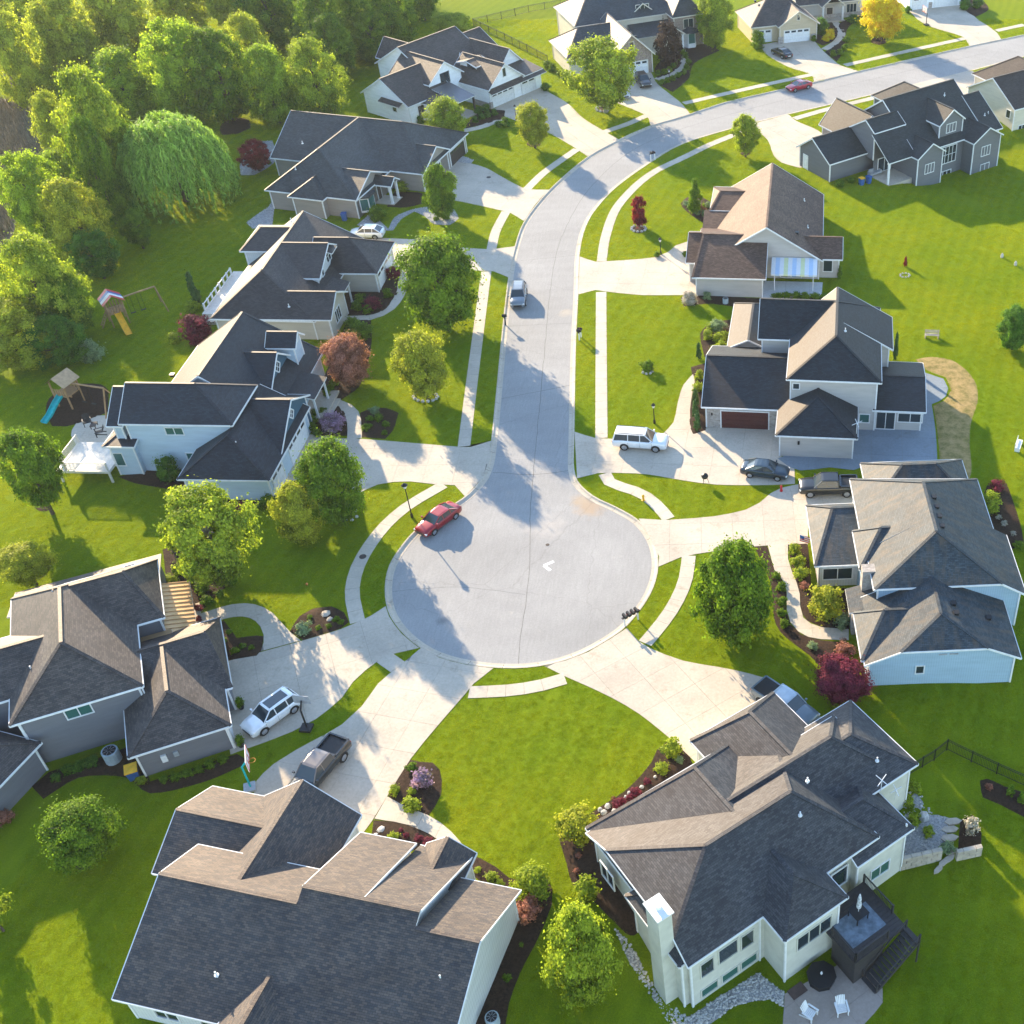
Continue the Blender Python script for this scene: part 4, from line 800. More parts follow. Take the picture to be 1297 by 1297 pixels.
h = House('white house with wide garage doors where the second driveway meets the road', 10.49+24.5*math.cos(.307)-11.3*math.sin(.307), 223.43+24.5*math.sin(.307)+11.3*math.cos(.307), 17.6, 'roof6', 'w_white')
h.blk(-1.2, 10.6, -.45, 11, 3.1, 6.4, h0=3, h1=3); h.gdoor(1.3, -.03, '-v', 2.8, 2.2, 'white', 2); h.gdoor(6.9, -.03, '-v', 4.9, 2.2, 'white', 4); h.box('stone_pier', (3.3, -.2, -.2), (4.0, .1, 1.2), 'stone')
# H10: cream house at the right edge
h = House('cream gabled house with dark brown roof standing past the grey house', 39.99, 180.49, 32.28, 'roof10', 'w_cream', -2.5)
h.blk(1.3, 18, 1.6, 13.3, 3.0, 6.3, r=7.4, ov=.3); h.blk(6.0, 17, 8, 17.5, 3.0, 6.2, 'v', h1=4.6); h.win(1.58, 3.2, 1.2, '-u', .9, 1.2, 1); h.win(3.6, 1.88, -1.2, '-v', 1.4, 1.2, 2)
# H11: dark grey house with white trim
h = House('dark grey house with crisp white trim, dormer and walk-out rear windows', 18.72, 161.62, 36, 'roof11', 'w_dgrey', -2.6)
h.blk(-6.4, 4.5, 5.5, 13.4, 2.9, 5.45, r=9.7); h.blk(.5, 6.4, 4.0, 12.2, 6.35, 7.7, r=6.1, zeB=4.0, zb=2.2, ov=.2); h.shed(.02, 6.0, -.05, 4.06, 3.35, 6.3, th=.16); h.blk(5.2, 19.3, 0, 16, 3.4, 9.0, r=8.0, zeB=3.4); h.blk(18.9, 22.4, -.3, 11, 3.4, 7.3, r=5.5)
h.blk(4.3, 9.7, -1.45, 6, 3.35, 5.15, 'v', ov=.3); h.blk(14.7, 20.8, -2.1, 6, 3.35, 5.15, 'v', ov=.3); h.blk(10.3, 15.4, .9, 9, 6.1, 8.05, 'v', ov=.25, zb=3.5); h.blk(15.5, 23.2, 13, 22.3, 3.0, 5.4, 'v', h1=3.4)
h.blk(1.0, 7.5, 9, 17.4, 3.2, 6.6, 'v', wm=M['w_taupe'])
h.win(7.0, -1.13, .6, '-v', 1.7, 1.35, 3, rows=1); h.win(12.2, .42, .3, '-v', 2.9, 2.5, 4, rows=2); h.win(11.8, .42, -2.2, '-v', 2.4, 1.2, 3); h.win(17.7, -1.78, .8, '-v', 1.7, 1.4, 3); h.win(17.9, -1.78, -1.9, '-v', 1.7, 1.3, 2); h.win(12.9, 1.17, 4.6, '-v', 1.8, 1.25, 3)
h.post(.3, .25, -.2, 3.2, .25); h.box('porch_floor', (.1, -.2, -1.5), (4.6, 4.6, .05), 'walk'); h.box('porch_wall', (.9, 4.2, -.3), (4.8, 4.4, 5.8), 'w_dgrey'); h.win(2.9, 4.18, .1, '-v', 2.4, 2.0, 2); h.door(-5.98, 11.6, '-u', .95, 2.1, 'white'); h.vent(15.8, 6.1, 7.9); h.vent(20.6, 2.0, 5.0); h.vent(21.5, 2.2, 5.0)
# H12: brown roof with the striped awning
h = House('beige single-storey house with brown roof and a striped patio awning', -8.04, 129.54, -2.82, 'roof12', 'w_greige')
h.blk(0, 9.0, 0, 13.2, 2.8, 5.35, r=6.6, h0=.9); h.blk(-1.15, 2, 3.7, 10, 2.78, 4.55, r=8.4, zeB=3.9); h.blk(1.9, 15.9, 5.0, 24, 2.8, 7.2, 'v', r=8.85); h.blk(12.6, 18.4, 5.45, 11.6, 2.8, 4.35, r=8.5); h.blk(.9, 7, 16.2, 23.4, 3.85, 5.0, r=19.8, zeB=3.9, h0=1.2); h.shed(.15, 7, 12.35, 16.3, 2.75, 3.85)
h.post(.4, 12.7, 0, 2.7); h.post(.4, 15.9, 0, 3.2); h.vent(13.3, 18.5, 4.4); h.vent(13.9, 11.5, 4.05); h.vent(12.6, 8.2, 4.9, 1); h.win(16.6, 5.87, .9, '-v', 1.1, 1.5, 1); h.gdoor(.42, 2.6, '-u', 4.6, 2.2, 'white', 0) if False else None; h.gdoor(.42, 7.5, '-u', 4.6, 2.2, 'white', 4)
aw = h.box('awning_frame', (9.6, 4.95, 2.85), (15.2, 5.3, 3.0), 'white')
for k in range(11):
    a, c = 9.55+k*.52, 9.55+(k+1)*.52; b = MB(); b.poly([(a, 2.1, 2.35), (c, 2.1, 2.35), (c, 5.1, 3.05), (a, 5.1, 3.05)]); b.poly([(a, 2.1, 2.35), (a, 2.08, 2.12), (c, 2.08, 2.12), (c, 2.1, 2.35)]); b.build('awning_stripe', M[('canvas','aw_b','canvas','aw_y')[k % 4]], aw)
for u in (10.0, 14.8): h.post(u, 2.3, 0, 2.3, .1, 'white', 'awning_post')
h.win(12, 5.42, .2, '-v', 2.6, 2.0, 2)
# H13: black roofs, stone-faced garage
h = House('beige two-storey house with black roofs, stone garage front and maroon door', 3.15, 102.97, -3.93, 'roof13', 'w_greige')
h.blk(-.15, 9.6, -1.1, 14, 6.3, 9.2, 'v', r=4.75, h0=4.1, h1=4); h.blk(1, 10.95, 6.4, 13.2, 5.6, 9.18, 'v', r=4.75, zeB=5.6); h.blk(-3.6, 4.75, 6.6, 14.1, 6.25, 9.05); h.blk(-8.95, .2, -1.75, 10.2, 2.9, 5.5, r=4.2, wm=M['stone']); h.blk(-.95, 7.35, -6.25, .5, 2.9, 5.1, 'v', r=3.15, h0=4.1)
h.blk(8.9, 14.45, -.85, 8.6, 2.7, 3.9, r=4.0); h.blk(-7.3, -2.5, 9.8, 19.8, 2.9, 4.1, 'v', h1=2)
h.gdoor(-4.45, -1.33, '-v', 4.95, 2.2, 'gdoor_r', 0); h.win(.85, -.68, 4.9, '-v', .65, .65, 1); h.win(8.1, -.68, 1.0, '-v', 1.0, 1.0, 1, 'glass_t'); h.win(10.35, -.43, .1, '-v', 1.9, 2.1, 2); h.win(12.9, -.43, 1.1, '-v', 2.5, 1.05, 2, fr='white'); h.box('light_fixture', (1.3, -5.95, 1.6), (1.5, -5.8, 2.0), 'black'); h.box('light_fixture', (-8.0, -1.42, 1.6), (-7.85, -1.3, 1.9), 'black')
h.vent(5.7, 4.8, 8.7); h.box('skylight', (9.1, 6.7, 6.0), (9.5, 7.2, 6.4), 'white') if False else None
# H14: stained roof over bright blue siding
h = House('bright blue house with stained grey roofs and clipped gables beside the red maple', 9.81, 71.74, 3.5, 'roof14', 'w_blue')
h.blk(-.1, 13.0, -.02, 7.7, 5.35, 8.8, 'v', r=5.4, zeB=4.0, h0=3.2, c0=5.4, nf=('1A','1B')); h.blk(-.3, 11.75, 5.0, 15, 5.3, 8.78, 'v', r=5.4, zeB=4.7, h1=5.2, nf=('0A','0B')); h.blk(-1.55, 11.25, -6.3, 1.2, 3.0, 6.05, 'v', r=4.8, h0=2.5, c0=4.35)
h.blk(-4.4, .5, 5.8, 14.3, 2.9, 4.65, r=11.7, h0=2.1, wm=M['w_lgrey']); h.blk(-.9, 4.6, 2.85, 7.95, 5.0, 6.75, r=6.3, h0=2.2); h.blk(-1.75, 4.6, -5.8, -.3, 3.02, 4.95, r=-2.0, h0=2.3, wall=False); h.shed(-2.1, 1.0, -.3, 2.7, 2.95, 3.9, 'u', wall=True, wm=M['stone']); h.blk(1.5, 11.5, 13.2, 20.3, 3.0, 5.4, h0=3.4, h1=3.4)
h.win(3.1, -5.88, 1.3, '-v', .62, .85, 1, 'glass'); h.box('chimney', (-.8, 1.9, 2.9), (.3, 2.9, 5.6), 'stone')
h.box('stone_base', (-4.02, 6.1, -.2), (-3.9, 13.1, 2.6), 'stone'); h.gdoor(-2.3, 6.19, '-v', 3.2, 2.2, 'w_lgrey', 0) if False else h.win(-2.3, 6.19, .9, '-v', 2.6, 1.3, 2); h.gdoor(-.1, 11.2, '-u', .01, .01, 'white', 0) if False else None
for k in range(4): h.vent(6.1, 4.2+k*1.3, 8.35, 1)
h.vent(6.2, -3.3, 5.45, 1); h.vent(6.2, -2.2, 5.45, 1); h.vent(9.2, -2.6, 4.0, 1); h.box('gable_vent', (4.5, -5.93, 3.35), (5.2, -5.85, 3.5), 'grey'); h.box('gable_vent', (5.4, -5.93, 3.35), (6.1, -5.85, 3.5), 'grey')
H14 = h
# H15: stucco house with walk-out basement
h = House('stucco house with speckled hip roofs, chimney and walk-out basement above a patio', -4.44, 39.07, 37.1, 'roof15', 'w_stucco', -3.4)
h.blk(0, 16.2, 0, 12.6, 3.4, 7.25, r=4.55, h0=4.7, h1=4.4, c0=4.75); h.blk(-.45, 6, .35, 6.8, 3.42, 5.7, r=3.6, h0=3.0); h.blk(.2, 13.4, 5.2, 13.0, 3.35, 6.55, 'v', r=8.0, h1=2.3)
h.blk(10.6, 18.6, 7, 15.2, 3.1, 5.65, 'v', r=14.6, h1=2.2); h.blk(8, 20.3, 4.35, 9.9, 4.05, 6.35, r=7.1, h1=2.8); h.blk(12, 22.7, 3.0, 10.7, 3.4, 5.55, r=6.9, h1=3.4, zb=-2.6); h.blk(13.7, 19.0, -.65, 6, 2.75, 4.5, r=2.6, h1=2.2); h.blk(6.0, 11.4, -2.3, 5, 3.4, 5.55, 'v', r=8.65, h0=2.6)
ch = h.box('chimney', (-.98, 1.55, -3), (.02, 3.0, 7.7), 'w_stucco'); b = MB(); b.box((-1.1, 1.43, 7.7), (.14, 3.12, 7.82)); b.lathe([(.22, 0), (.22, .3), (.3, .32), (.3, .4)], 12, 0, (-.48, 2.3, 7.82)); b.build('chimney_cap', M['white'], ch)
for (u, w_, z, hh) in ((1.7, 1.0, .2, 1.6), (3.4, 1.5, .4, 1.6), (5.0, 1.0, .2, 1.6)): h.win(u, .42, z, '-v', w_, hh, 1, 'glass', 'w_stucco')
for u in (1.8, 3.5, 5.1): h.win(u, .42, -2.3, '-v', 1.3, .9, 1, 'glass_t', 'w_stucco')
h.win(8.9, -1.88, .2, '-v', 2.9, 1.5, 3, 'glass', 'w_stucco'); h.win(8.9, -1.88, 2.35, '-v', 1.0, .35, 1, 'glass', 'w_stucco'); h.win(3.0, .42, 2.4, '-v', 1.0, .35, 1, 'glass', 'w_stucco'); h.win(12.9, .3, .0, '-v', 1.4, 2.0, 1); h.win(16.4, -.23, -1.2, '-v', 1.7, 1.2, 2, 'glass_t'); h.vent(11.6, 3.2, 6.2); h.vent(13.6, 4.9, 6.6); h.vent(19.9, 4.5, 4.4); h.box('downspout', (5.95, .3, -2.7), (6.05, .42, 3.3), 'white'); h.box('downspout', (18.5, -.35, -2), (18.6, -.23, 3.2), 'white')
h.win(-.02, 10.0, .6, '-u', 1.6, 1.6, 2, 'glass'); h.win(.43, 5.0, -2.2, '-u', 1.0, .8, 1) if False else None
H15 = h
# ------------------------------------------------------------------ trees and shrubs
def crown_mesh(name, kind, seed, R, leaf_m, n, K, cr=.27):
    rg = np.random.default_rng(seed)
    def prof(t):                                        # crown radius at height t in -1..1
        if kind == 'cone': return np.clip(.96*(1-((t+1)/2)**1.25), .04, 1)*np.clip((t+1.12)*5, 0, 1)
        if kind == 'oval': return np.sqrt(np.clip(1-np.abs(t)**2.6, 0, 1))*(1-.18*t)
        if kind == 'vase': return np.sqrt(np.clip(1-t*t, 0, 1))*(1+.22*t)
        return np.sqrt(np.clip(1-np.abs(t)**2.2, 0, 1))
    t = rg.uniform(-.96, .97, K); ph = rg.uniform(0, 2*np.pi, K); rho = np.sqrt(rg.uniform(.05, 1, K)); lob = 1+.16*np.sin(3*ph+seed)+.1*np.sin(5*ph+2*seed+3*t)
    r = prof(t)*rho*lob*(1-.55*cr)
    cc = np.stack([r*np.cos(ph), r*np.sin(ph), t*(1-.3*cr)], 1); crad = cr*rg.uniform(.55, 1.2, K); ct = rg.uniform(0, 1, K)
    w = crad**2; idx = rg.choice(K, n, p=w/w.sum())
    d = rg.normal(size=(n, 3)); d /= np.linalg.norm(d, axis=1)[:, None]
    rad = rg.uniform(.25, 1, n)**.45*(1+.12*rg.normal(size=n))
    if kind == 'willow':
        ph = rg.uniform(0, 2*np.pi, K); rho = np.sqrt(rg.uniform(.02, 1, K)); cc = np.stack([rho*np.cos(ph), rho*np.sin(ph), np.sqrt(np.clip(1.02-rho**2, 0, 1))*1.25-.35+rg.uniform(-.1, .1, K)], 1)
        ln = rg.uniform(.35, 1.0, K)*(.45+.75*rho); s = rg.uniform(0, 1, n)
        p = cc[idx].copy(); p[:, 2] -= s*ln[idx]; p[:, :2] *= (1+.1*np.sin(s*3))[:, None]; p += rg.normal(size=(n, 3))*.018
        p[:, 2] = np.maximum(p[:, 2], -1)
        up = np.array([0, 0, -1.0])+rg.normal(size=(n, 3))*.25
    else:
        p = cc[idx]+d*(crad[idx]*rad)[:, None]*np.array([1, 1, .85]); up = rg.normal(size=(n, 3))
        fr = rg.random(n) < .2                           # loose leaves between the clumps
        p[fr] += rg.normal(size=(int(fr.sum()), 3))*cr*.55
    out = p/np.maximum(np.linalg.norm(p, axis=1), .2)[:, None]
    nr = out*.9+d*.6+np.array([0, 0, .45])+rg.normal(size=(n, 3))*.55; nr /= np.linalg.norm(nr, axis=1)[:, None]
    x = np.cross(nr, up); x /= np.maximum(np.linalg.norm(x, axis=1), 1e-6)[:, None]; y = np.cross(nr, x)
    sz = leaf_m/R*rg.uniform(.6, 1.25, n)[:, None]; asp = .55 if kind != 'willow' else .2
    a = p-x*sz*asp; b = p+y*sz*.75*(1 if kind != 'willow' else 1.6); c = p+x*sz*asp; e = p-y*sz*.75*(1 if kind != 'willow' else 1.6)
    v = np.stack([a, e, c, b], 1).reshape(-1, 3)
    me = bpy.data.meshes.new(name); me.vertices.add(4*n); me.vertices.foreach_set('co', v.ravel()); me.loops.add(4*n); me.loops.foreach_set('vertex_index', np.arange(4*n))
    me.polygons.add(n); me.polygons.foreach_set('loop_start', np.arange(0, 4*n, 4)); me.polygons.foreach_set('loop_total', np.full(n, 4))
    tint = np.clip(.45*ct[idx]+.55*rg.uniform(0, 1, n), 0, 1)
    at = me.attributes.new('tint', 'FLOAT', 'FACE'); at.data.foreach_set('value', tint.astype(np.float32))
    me.update(); me.validate(); me.materials.append(None); return me
CM = {('round', i): crown_mesh('crown', 'round', 11+i, 3.0, .13, 40000, 190, .2) for i in range(3)}
CM.update({('oval', i): crown_mesh('crown', 'oval', 21+i, 2.6, .125, 36000, 200, .18) for i in range(2)})
CM.update({('cone', i): crown_mesh('crown', 'cone', 31+i, 2.0, .15, 18000, 110, .2) for i in range(2)})
CM.update({('airy', i): crown_mesh('crown', 'vase', 41+i, 3.2, .14, 30000, 200, .16) for i in range(2)})
CM.update({('wood', i): crown_mesh('crown', ('round', 'oval', 'vase', 'oval')[i], 51+i, 5.0, .18, 40000, 300, .14) for i in range(4)})
CM[('willow', 0)] = crown_mesh('crown', 'willow', 61, 5.0, .26, 46000, 900)
SMALL = {i: crown_mesh('crown', 'round', 71+i, 1.2, .1, 8000, 60, .25) for i in range(3)}
SHM = {('round', i): crown_mesh('foliage', 'round', 81+i, .7, .105, 1700, 40, .32) for i in range(3)}
SHM[('cone', 0)] = crown_mesh('foliage', 'cone', 91, .6, .1, 1700, 40, .25)
SHM[('big', 0)] = crown_mesh('foliage', 'round', 92, 1.5, .13, 5500, 80, .25); SHM[('big', 1)] = crown_mesh('foliage', 'round', 93, 1.5, .13, 5500, 80, .25)
def crown_obj(name, me, mat, parent):
    o = bpy.data.objects.new(name, me); C.objects.link(o); o.parent = parent
    o.material_slots[0].link = 'OBJECT'; o.material_slots[0].material = mat; return o
TRUNKS = {}
def trunk_mesh(seed):
    'unit tree skeleton: trunk to z=1, crown centred at z=1 with radius 1'
    if seed in TRUNKS: return TRUNKS[seed]
    rg = random.Random(seed); b = MB(); b.tube([(0,0,-.05), (.01,.0,.25), (.02,.015,.6), (0,.03,1.0), (.02,0,1.45)], [.1,.075,.062,.045,.015], 8)
    for k in range(11):
        a = k*2.4+rg.uniform(-.3,.3); z = rg.uniform(.45, 1.15); r = rg.uniform(.5, .85); up = rg.uniform(.15, .6)
        b.tube([(.01, .01, z), (r*.45*math.cos(a), r*.45*math.sin(a), z+up*.55), (r*math.cos(a), r*math.sin(a), z+up)], [.035,.022,.006], 5)
    TRUNKS[seed] = b.mesh('trunk'); TRUNKS[seed].materials.append(M['bark']); return TRUNKS[seed]
NT = [0]
def tree(bb, kind, lm, label, clear=.9, group=None, name='tree', bark=None):
    'bb = crown box in the photo; size follows from the ground it stands on'
    x0, y0, x1, y1 = bb; cx, cy = (x0+x1)/2, (y0+y1)/2; a = 3.0; b = 3.0
    for _ in range(12):
        g = P(cx, cy, a+clear); g0 = zg(g.x, g.y); p = P(cx, cy, a+clear+g0); k = pxm(p); b = (x1-x0)/2/k
        f = math.atan2(HC-p.z, p.y); hp = (y1-y0)/2/k
        a = math.sqrt(max((hp**2-(b*math.sin(f))**2), (.6*b)**2*math.cos(f)**2))/math.cos(f)
    NT[0] += 1; rz = (NT[0]*2.3999) % 6.283
    t = thing(name, label, 'tree', (p.x, p.y, g0), rz, group)
    H = a+clear; tm = bpy.data.objects.new('trunk', trunk_mesh(NT[0] % 4)); C.objects.link(tm); tm.parent = t; tm.scale = (min(b, H)*.75, min(b, H)*.75, H)
    if bark: tm.material_slots[0].link = 'OBJECT'; tm.material_slots[0].material = M[bark]
    nv = [v for kk, v in CM if kk == kind]
    me = CM[(kind, NT[0] % len(nv))] if b > 1.35 or kind in ('cone', 'willow') else SMALL[NT[0] % 3]
    c = crown_obj('crown', me, L[lm], t); c.location = (0, 0, H); c.scale = (b, b, a); return t
def shrub(x, y, w, lm, label, group=None, kind='round', hk=.8, name='shrub', sink=.0):
    'x, y = middle of the shrub in the photo, w its width in pixels'
    h = .5
    for _ in range(6):
        q = P(x, y, h*.45+(zg(*P(x, y).xy))); g0 = zg(q.x, q.y); r = w/2/pxm(q); h = 2*r*hk
    NT[0] += 1
    if r > 1.1 and kind == 'round': kind = 'big'
    nv = [v for kk, v in SHM if kk == kind]
    o = crown_obj(name, SHM[(kind, NT[0] % len(nv))], L[lm], None); o.location = (q.x, q.y, g0+h*.46-sink); o.scale = (r, r, h/2); o.rotation_euler = (0, 0, NT[0]*1.7)
    return tag(o, label, 'shrub', group)
T = tree
T((502,300,610,415), 'round', 'mid', 'largest green street tree, on the lawn beside the beige house path', 1.0)
T((497,420,568,503), 'round', 'yel', 'yellow-green lawn tree ringed by white stones', .8)
T((375,558,462,662), 'round', 'mid', 'dense green tree with boulders at its foot by the blue garage', .7)
T((345,610,407,687), 'oval', 'yel', 'small olive tree tucked against the dense green tree', .6)
T((208,615,320,742), 'airy', 'lime', 'airy lime tree on the bed behind the copper porch', .9, bark='bark_pale')
T((0,545,78,645), 'airy', 'mid', 'loose green tree in a mulch ring below the white deck', 1.3)
T((-4,684,66,742), 'round', 'yel', 'round pale tree on the lawn beside the grey house roof edge', 1.1)
T((56,1010,150,1102), 'round', 'mid', 'lone round tree on the shaded lawn behind the air conditioner', .7)
T((-40,1125,9,1180), 'round', 'lime', 'bright tree whose foliage just enters from the shaded side lawn', .8)
T((534,210,578,272), 'oval', 'mid', 'upright pear tree in a pale gravel island', .8)
T((538,126,592,180), 'round', 'lime', 'bright tree in front of the white farmhouse porch', .7)
T((652,131,696,180), 'round', 'yel', 'young round tree in a mulch ring on the farmhouse lawn', 1.0)
T((718,52,808,134), 'airy', 'lime', 'large pale tree in front of the brick garage', 1.2, bark='bark_pale')
T((880,-12,930,54), 'round', 'lime', 'light green tree between the brick house and the tan garage', .8)
T((1090,-10,1145,45), 'round', 'gold', 'golden yellow tree on the lawn of the tan house', .9)
T((926,146,962,191), 'oval', 'lime', 'young tree in a mulch ring beside the dark grey house driveway', 1.0)
T((798,250,820,284), 'oval', 'red', 'small dark red tree in a stone ring on the sunny lawn', .5)
T((868,228,892,266), 'cone', 'mid', 'slim young evergreen rising from the bed by the brown roof', .4)
T((880,683,981,812), 'oval', 'mid', 'tall oval tree on the lawn by the winding path to the blue house', .5)
T((692,1147,781,1268), 'oval', 'lime', 'upright lime tree on the narrow lawn below the stone-edged bed', .6)
T((548,18,597,48), 'round', 'lime', 'yellow-green tree rising behind the farmhouse roof', .8)
T((408,424,470,486), 'round', 'bronze', 'bronze pink ornamental tree beside the columned porch', .5)
T((303,178,343,214), 'airy', 'red', 'dark red maple in the pale gravel bed of the taupe house', .5)
T((1262,388,1310,442), 'round', 'dark', 'dark green tree standing alone at the sunny back lawn', .4)
T((1028,828,1106,892), 'round', 'plum', 'purple-red maple at the corner of the bright blue siding', .2)
T((153,142,283,258), 'willow', 'willow', 'weeping willow with trailing pale green branches', .2)
WG = 'trees of the wood'
def wood(bb, lm, label, kind='wood', clear=.6): T(bb, kind, lm, label, clear, WG)
for bb, lm, lb in (
  ((306,58,376,152),'wood2','broad yellow-green tree beside the bark-ringed garden island'), ((362,52,434,150),'lime','bright tree rising right behind the taupe house roof'), ((112,62,200,150),'wood2','spreading tree between the willow and the tall leaning tree'),
  ((180,30,272,150),'wood2','high-crowned yellow-green tree directly behind the willow'), ((236,40,318,148),'mid','tree filling the gap behind the willow and the garden island'), ((282,20,345,110),'wood1','olive tree behind the broad yellow-green tree'),
  ((78,92,168,250),'lime','tallest bright tree, leaning over the willow'), ((128,150,190,250),'wood2','green tree pressed between the leaning tree and the willow'), ((95,150,150,280),'mid','darker tree at the foot of the leaning tree'),
  ((44,118,96,205),'wood1','olive tree at the inner edge of the brown reeds'), ((48,190,100,250),'wood2','low tree between the reeds and the leaning tree'), ((4,196,78,305),'wood2','pale round tree on the near side of the reeds'),
  ((56,228,134,335),'yel','full tree standing before the pale round tree'), ((-4,298,100,432),'lime','large bright tree nearest the striped play set'), ((40,330,112,425),'mid','green tree tucked behind the large bright tree'), ((90,290,150,352),'dark','dark bushy tree at the lawn edge above the play set'),
  ((30,395,108,462),'dark','dark bushy tree above the grey-green lawn shrub')): wood(bb, lm, lb, clear=.4)
for bb in ((-12,20,62,135),(40,-10,130,105),(100,-30,190,80),(-20,-60,90,50),(70,30,130,110),(10,-20,80,80)): wood(bb, 'wood1', 'olive tree deep in the wood around the bare pale tree')
for bb in ((300,-25,380,60),(370,-20,440,75),(420,-15,490,65),(460,-30,528,55),(500,-60,560,22),(395,20,450,95),(440,15,500,75)): wood(bb, 'mid', 'dark green tree of the wood between the taupe house and the far meadow', clear=.3)
for bb in ((180,-60,260,40),(250,-60,330,45),(320,-80,420,5),(420,-90,540,0),(-40,380,60,470)): wood(bb, 'wood1', 'tree of the far wood behind the front row', clear=.3)
T((153,266,192,312), 'airy', 'mid', 'small loose tree standing free of the wood by the upper lawn', .5)
bw = MB()                                                               # bare pale trunk among the reeds
rg = random.Random(3); base = P(26, 128)
for k in range(6):
    a = k*1.05; bw.tube([(0,0,0), (.4*math.cos(a), .4*math.sin(a), 3), (1.4*math.cos(a)+rg.uniform(-.5,.5), 1.4*math.sin(a), 7), (2.4*math.cos(a), 2.4*math.sin(a)+rg.uniform(-.6,.6), 11+rg.uniform(-2,2))], [.22,.15,.09,.02], 6)
t = thing('bare_tree', 'bare pale many-stemmed tree standing at the reed edge', 'tree', base); bw.build('trunk', M['bark_pale'], t)
rd = MB(); poly = px2([(-60,122),(20,130),(48,152),(58,185),(50,215),(28,240),(12,300),(-25,345),(-70,350)])   # reeds
xs = [p.x for p in poly]; ys = [p.y for p in poly]; k = 0
while k < 9000:
    x, y = rg.uniform(min(xs), max(xs)), rg.uniform(min(ys), max(ys))
    if not inside((x, y), poly): continue
    k += 1; a = rg.uniform(0, 6.28); hgt = rg.uniform(.9, 2.0); lx, ly = rg.uniform(-.35,.35), rg.uniform(-.35,.35); w_ = .06
    rd.poly([(x-w_*math.cos(a), y-w_*math.sin(a), 0), (x+w_*math.cos(a), y+w_*math.sin(a), 0), (x+lx, y+ly, hgt)])
struct(rd.build('reeds', ground('reed_stalk', (.1,.085,.055), (.36,.3,.2), 1.2, .01), None), 'stuff')

